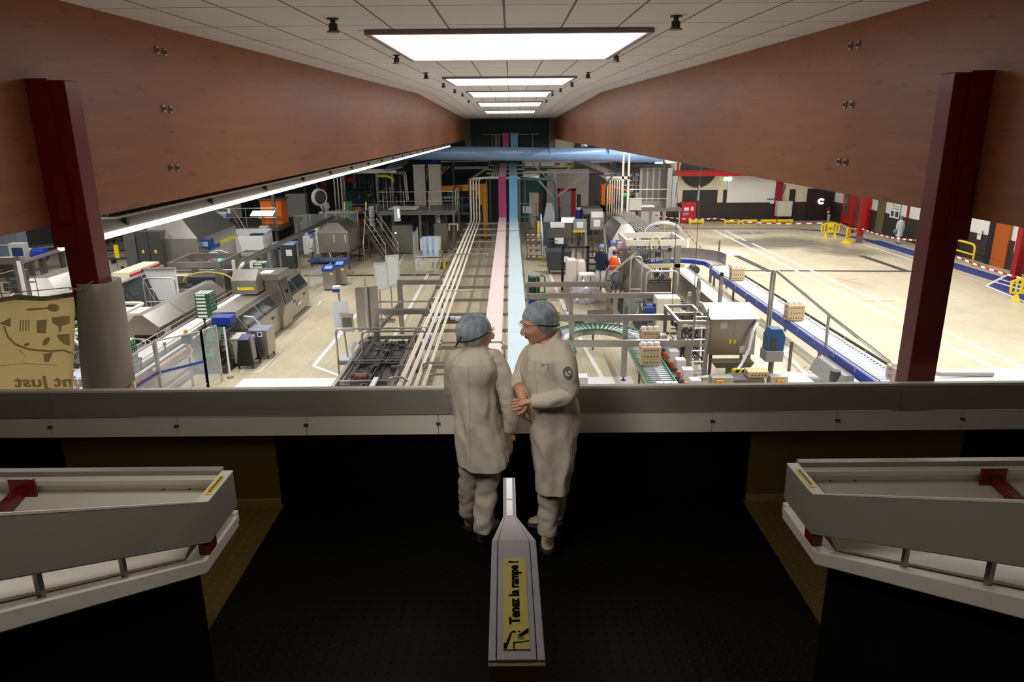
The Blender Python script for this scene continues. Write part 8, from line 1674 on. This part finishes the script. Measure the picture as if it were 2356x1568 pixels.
# ---------------------------------------------------------------- small figures on the hall floor
def figure(lab, X, Y, Z, rz, coat_m, tr_m, cap_m, H=1.72, arms='down', coat_len=.80, vest=None, stride=.0, arm_m=None, extra=None):
    T = thing('person', lab, 'person', (X, Y, Z), rz); k = H / 1.72
    P = lambda x, y, z: (x * k, y * k, z * k)
    hand_z, fy = {'down': (.80, .02), 'front': (1.05, -.34), 'one': (1.12, -.36)}[arms]
    el_y = .0 if arms == 'down' else -.05
    L = [(P(0, 0, .95), .11), (P(0, 0, 1.2), .10), (P(0, 0, 1.36), .08), (P(0, 0, 1.48), .05), (P(0, -.01, 1.60), .085), (P(0, -.02, 1.66), .07)]
    E_ = [(0, 1), (1, 2), (2, 3), (3, 4), (4, 5)]
    for s in (-1, 1):
        hz, hy = (hand_z, fy) if (arms != 'one' or s > 0) else (.8, .02)
        n = len(L); L += [(P(s * .17, 0, 1.36), .04), (P(s * .25, el_y if hy < 0 else 0, 1.1), .042), (P(s * (.26 if hy > 0 else .16), hy, hz), .032), (P(s * (.26 if hy > 0 else .14), hy - .06, hz - .06 if hy > 0 else hz), .03)]
        E_ += [(2, n), (n, n + 1), (n + 1, n + 2), (n + 2, n + 3)]
        n = len(L); L += [(P(s * .10, 0, .85), .06), (P(s * .11, s * stride * .5, .47), .05), (P(s * .11, s * stride, .09), .04), (P(s * .11, s * stride - .14, .04), .035)]; E_ += [(0, n), (n, n + 1), (n + 1, n + 2), (n + 2, n + 3)]
    me = bpy.data.meshes.new('body'); me.from_pydata([p for p, r in L], E_, []); me.materials.append(skin); ob = bpy.data.objects.new('body', me); COL.objects.link(ob); ob.parent = T
    m = ob.modifiers.new('skin', 'SKIN'); m.use_smooth_shade = True
    for i, (p, r) in enumerate(L): me.skin_vertices[0].data[i].radius = (r * k, r * k); me.skin_vertices[0].data[i].use_root = i == 0
    ob.modifiers.new('sub', 'SUBSURF').render_levels = 1
    def lf(n, mt, rows, sm=True):
        b = MB(); b.loft([[(cx + rx * math.cos(2 * math.pi * j / 16), cy + ry * math.sin(2 * math.pi * j / 16), z) for j in range(16)] for cx, cy, z, rx, ry in [tuple(v * k for v in r) for r in rows]]); return b.build(n, mt, T, smooth=sm)
    zb = 1.40 - coat_len
    lf('coat', coat_m, [(0, 0, zb, .23, .17), (0, 0, zb + .02, .235, .175), (0, 0, max(zb + .05, 1.0), .215, .155), (0, 0, 1.2, .22, .155), (0, 0, 1.34, .225, .15), (0, 0, 1.43, .17, .12), (0, 0, 1.50, .075, .075)])
    if vest: lf('vest', vest, [(0, 0, .86, .25, .185), (0, 0, 1.2, .24, .175), (0, 0, 1.36, .235, .165), (0, 0, 1.46, .15, .12)]); lf('reflective_band', lgrey, [(0, 0, 1.04, .253, .188), (0, 0, 1.09, .251, .186)])
    for s in (-1, 1):
        hz, hy = (hand_z, fy) if (arms != 'one' or s > 0) else (.8, .02)
        a = [P(s * .17, 0, 1.40), P(s * .25, el_y if hy < 0 else 0, 1.1), P(s * (.26 if hy > 0 else .17), hy * .85, hz + (.03 if hy > 0 else 0))]
        MB().tube(a, .06, 10, rr=[.08 * k, .065 * k, .05 * k]).build('sleeve', arm_m or coat_m, T, smooth=True)
        MB().tube([P(s * .10, 0, .93), P(s * .11, s * stride * .5, .48), P(s * .11, s * stride, .08)], .08, 12, rr=[.115 * k, .09 * k, .078 * k]).build('trouser_leg', tr_m, T, smooth=True)
        MB().ell(s * .11 * k, (s * stride - .06) * k, .04 * k, .05 * k, .14 * k, .045 * k, 12, 8).build('shoe', dgrey, T, smooth=True)
    MB().ell(0, .0, 1.665 * k, .112 * k, .125 * k, .105 * k, 16, 10).build('hairnet', cap_m, T, smooth=True)
    if extra: part(*extra[:2], T, extra[2])
    return T
wc = M('white_work_coat', (226, 228, 234), .8); wt = M('white_work_trousers', (214, 212, 208), .8); gt = M('grey_work_trousers', (120, 122, 130), .8); nv = M('navy_jumper', (22, 30, 52), .85); hv = M('orange_safety_vest', (250, 92, 30), .7); pc = M('pale_cloth_cap', (200, 202, 205), .7)
p = G(722, 611); figure('white-clad worker with blue cap standing at the big pyramid hood machine', p.x, p.y, 0, math.radians(35), wc, gt, hairnet_s, 1.74, 'front', .62)
p = V(748, 478, 47); figure('white-clad worker with pale cap up behind the white bench at the left far end', p.x, 47, 1.42, .3, wc, wt, pc, 1.72, 'front', .7)
obj('operator_deck', 'steel deck carrying the upper white-clad worker at the left far end', 'platform', p.x, 46.7, [('deck', steeld, [('b', -.7, 0, 1.32, .55, 1.2, 1.41)])] + legs4(-.6, .1, .45, 1.1, 0, 1.32))
p = G(1222, 527); figure('person in long grey-white coat standing at the teal wall doorway', p.x, p.y, 0, 2.6, M('grey_white_coat', (190, 192, 202), .8), wt, M('grey_cap', (112, 116, 130), .7), 1.72, 'down', 1.0)
p = G(2066, 560); figure('person in white coat walking away along the right wall, carrying a teal bag', p.x, p.y, 0, math.pi + .25, M('dim_white_coat', (200, 202, 206), .8), wt, MATS['grey_cap'], 1.74, 'down', .92, stride=.16, extra=('carried_bag', M('teal_bag', (60, 130, 140), .6), [('s', .3, -.05, .78, .1, .16, .16)]))
Yp = 29.6
x = V(1382, 640, Yp).x; figure('person in navy jumper and blue hairnet seen from behind on the right aisle platform', x, Yp, .83, math.pi - .5, nv, wt, hairnet_s, 1.78, 'one', .66)
x = V(1408, 640, 30.6).x; figure('person in white coat and blue hairnet facing the navy jumper', x, 30.6, .83, -1.2, wc, wt, hairnet_s, 1.80, 'down', .8)
x = V(1412, 640, 29.5).x; figure('person in orange safety vest and dark cap bending over the chute beside the navy jumper', x, 29.45, .83, math.pi - .4, wc, gt, M('dark_red_cap', (84, 34, 38), .7), 1.55, 'front', .6, hv)
obj('patterned_box', 'small pink and blue patterned box held near the orange vest', 'box', V(1438, 580, 29.9).x, 29.9, [('box_body', M('pink_blue_print', (206, 170, 190), .5, var=.3, scale=14), [('b', -.28, 0, 2.42, .3, .4, 2.66)]), ('stand', steel, [('b', -.3, 0, 2.34, .32, .42, 2.42), ('b', -.05, .1, 0, .05, .2, 2.34)])])
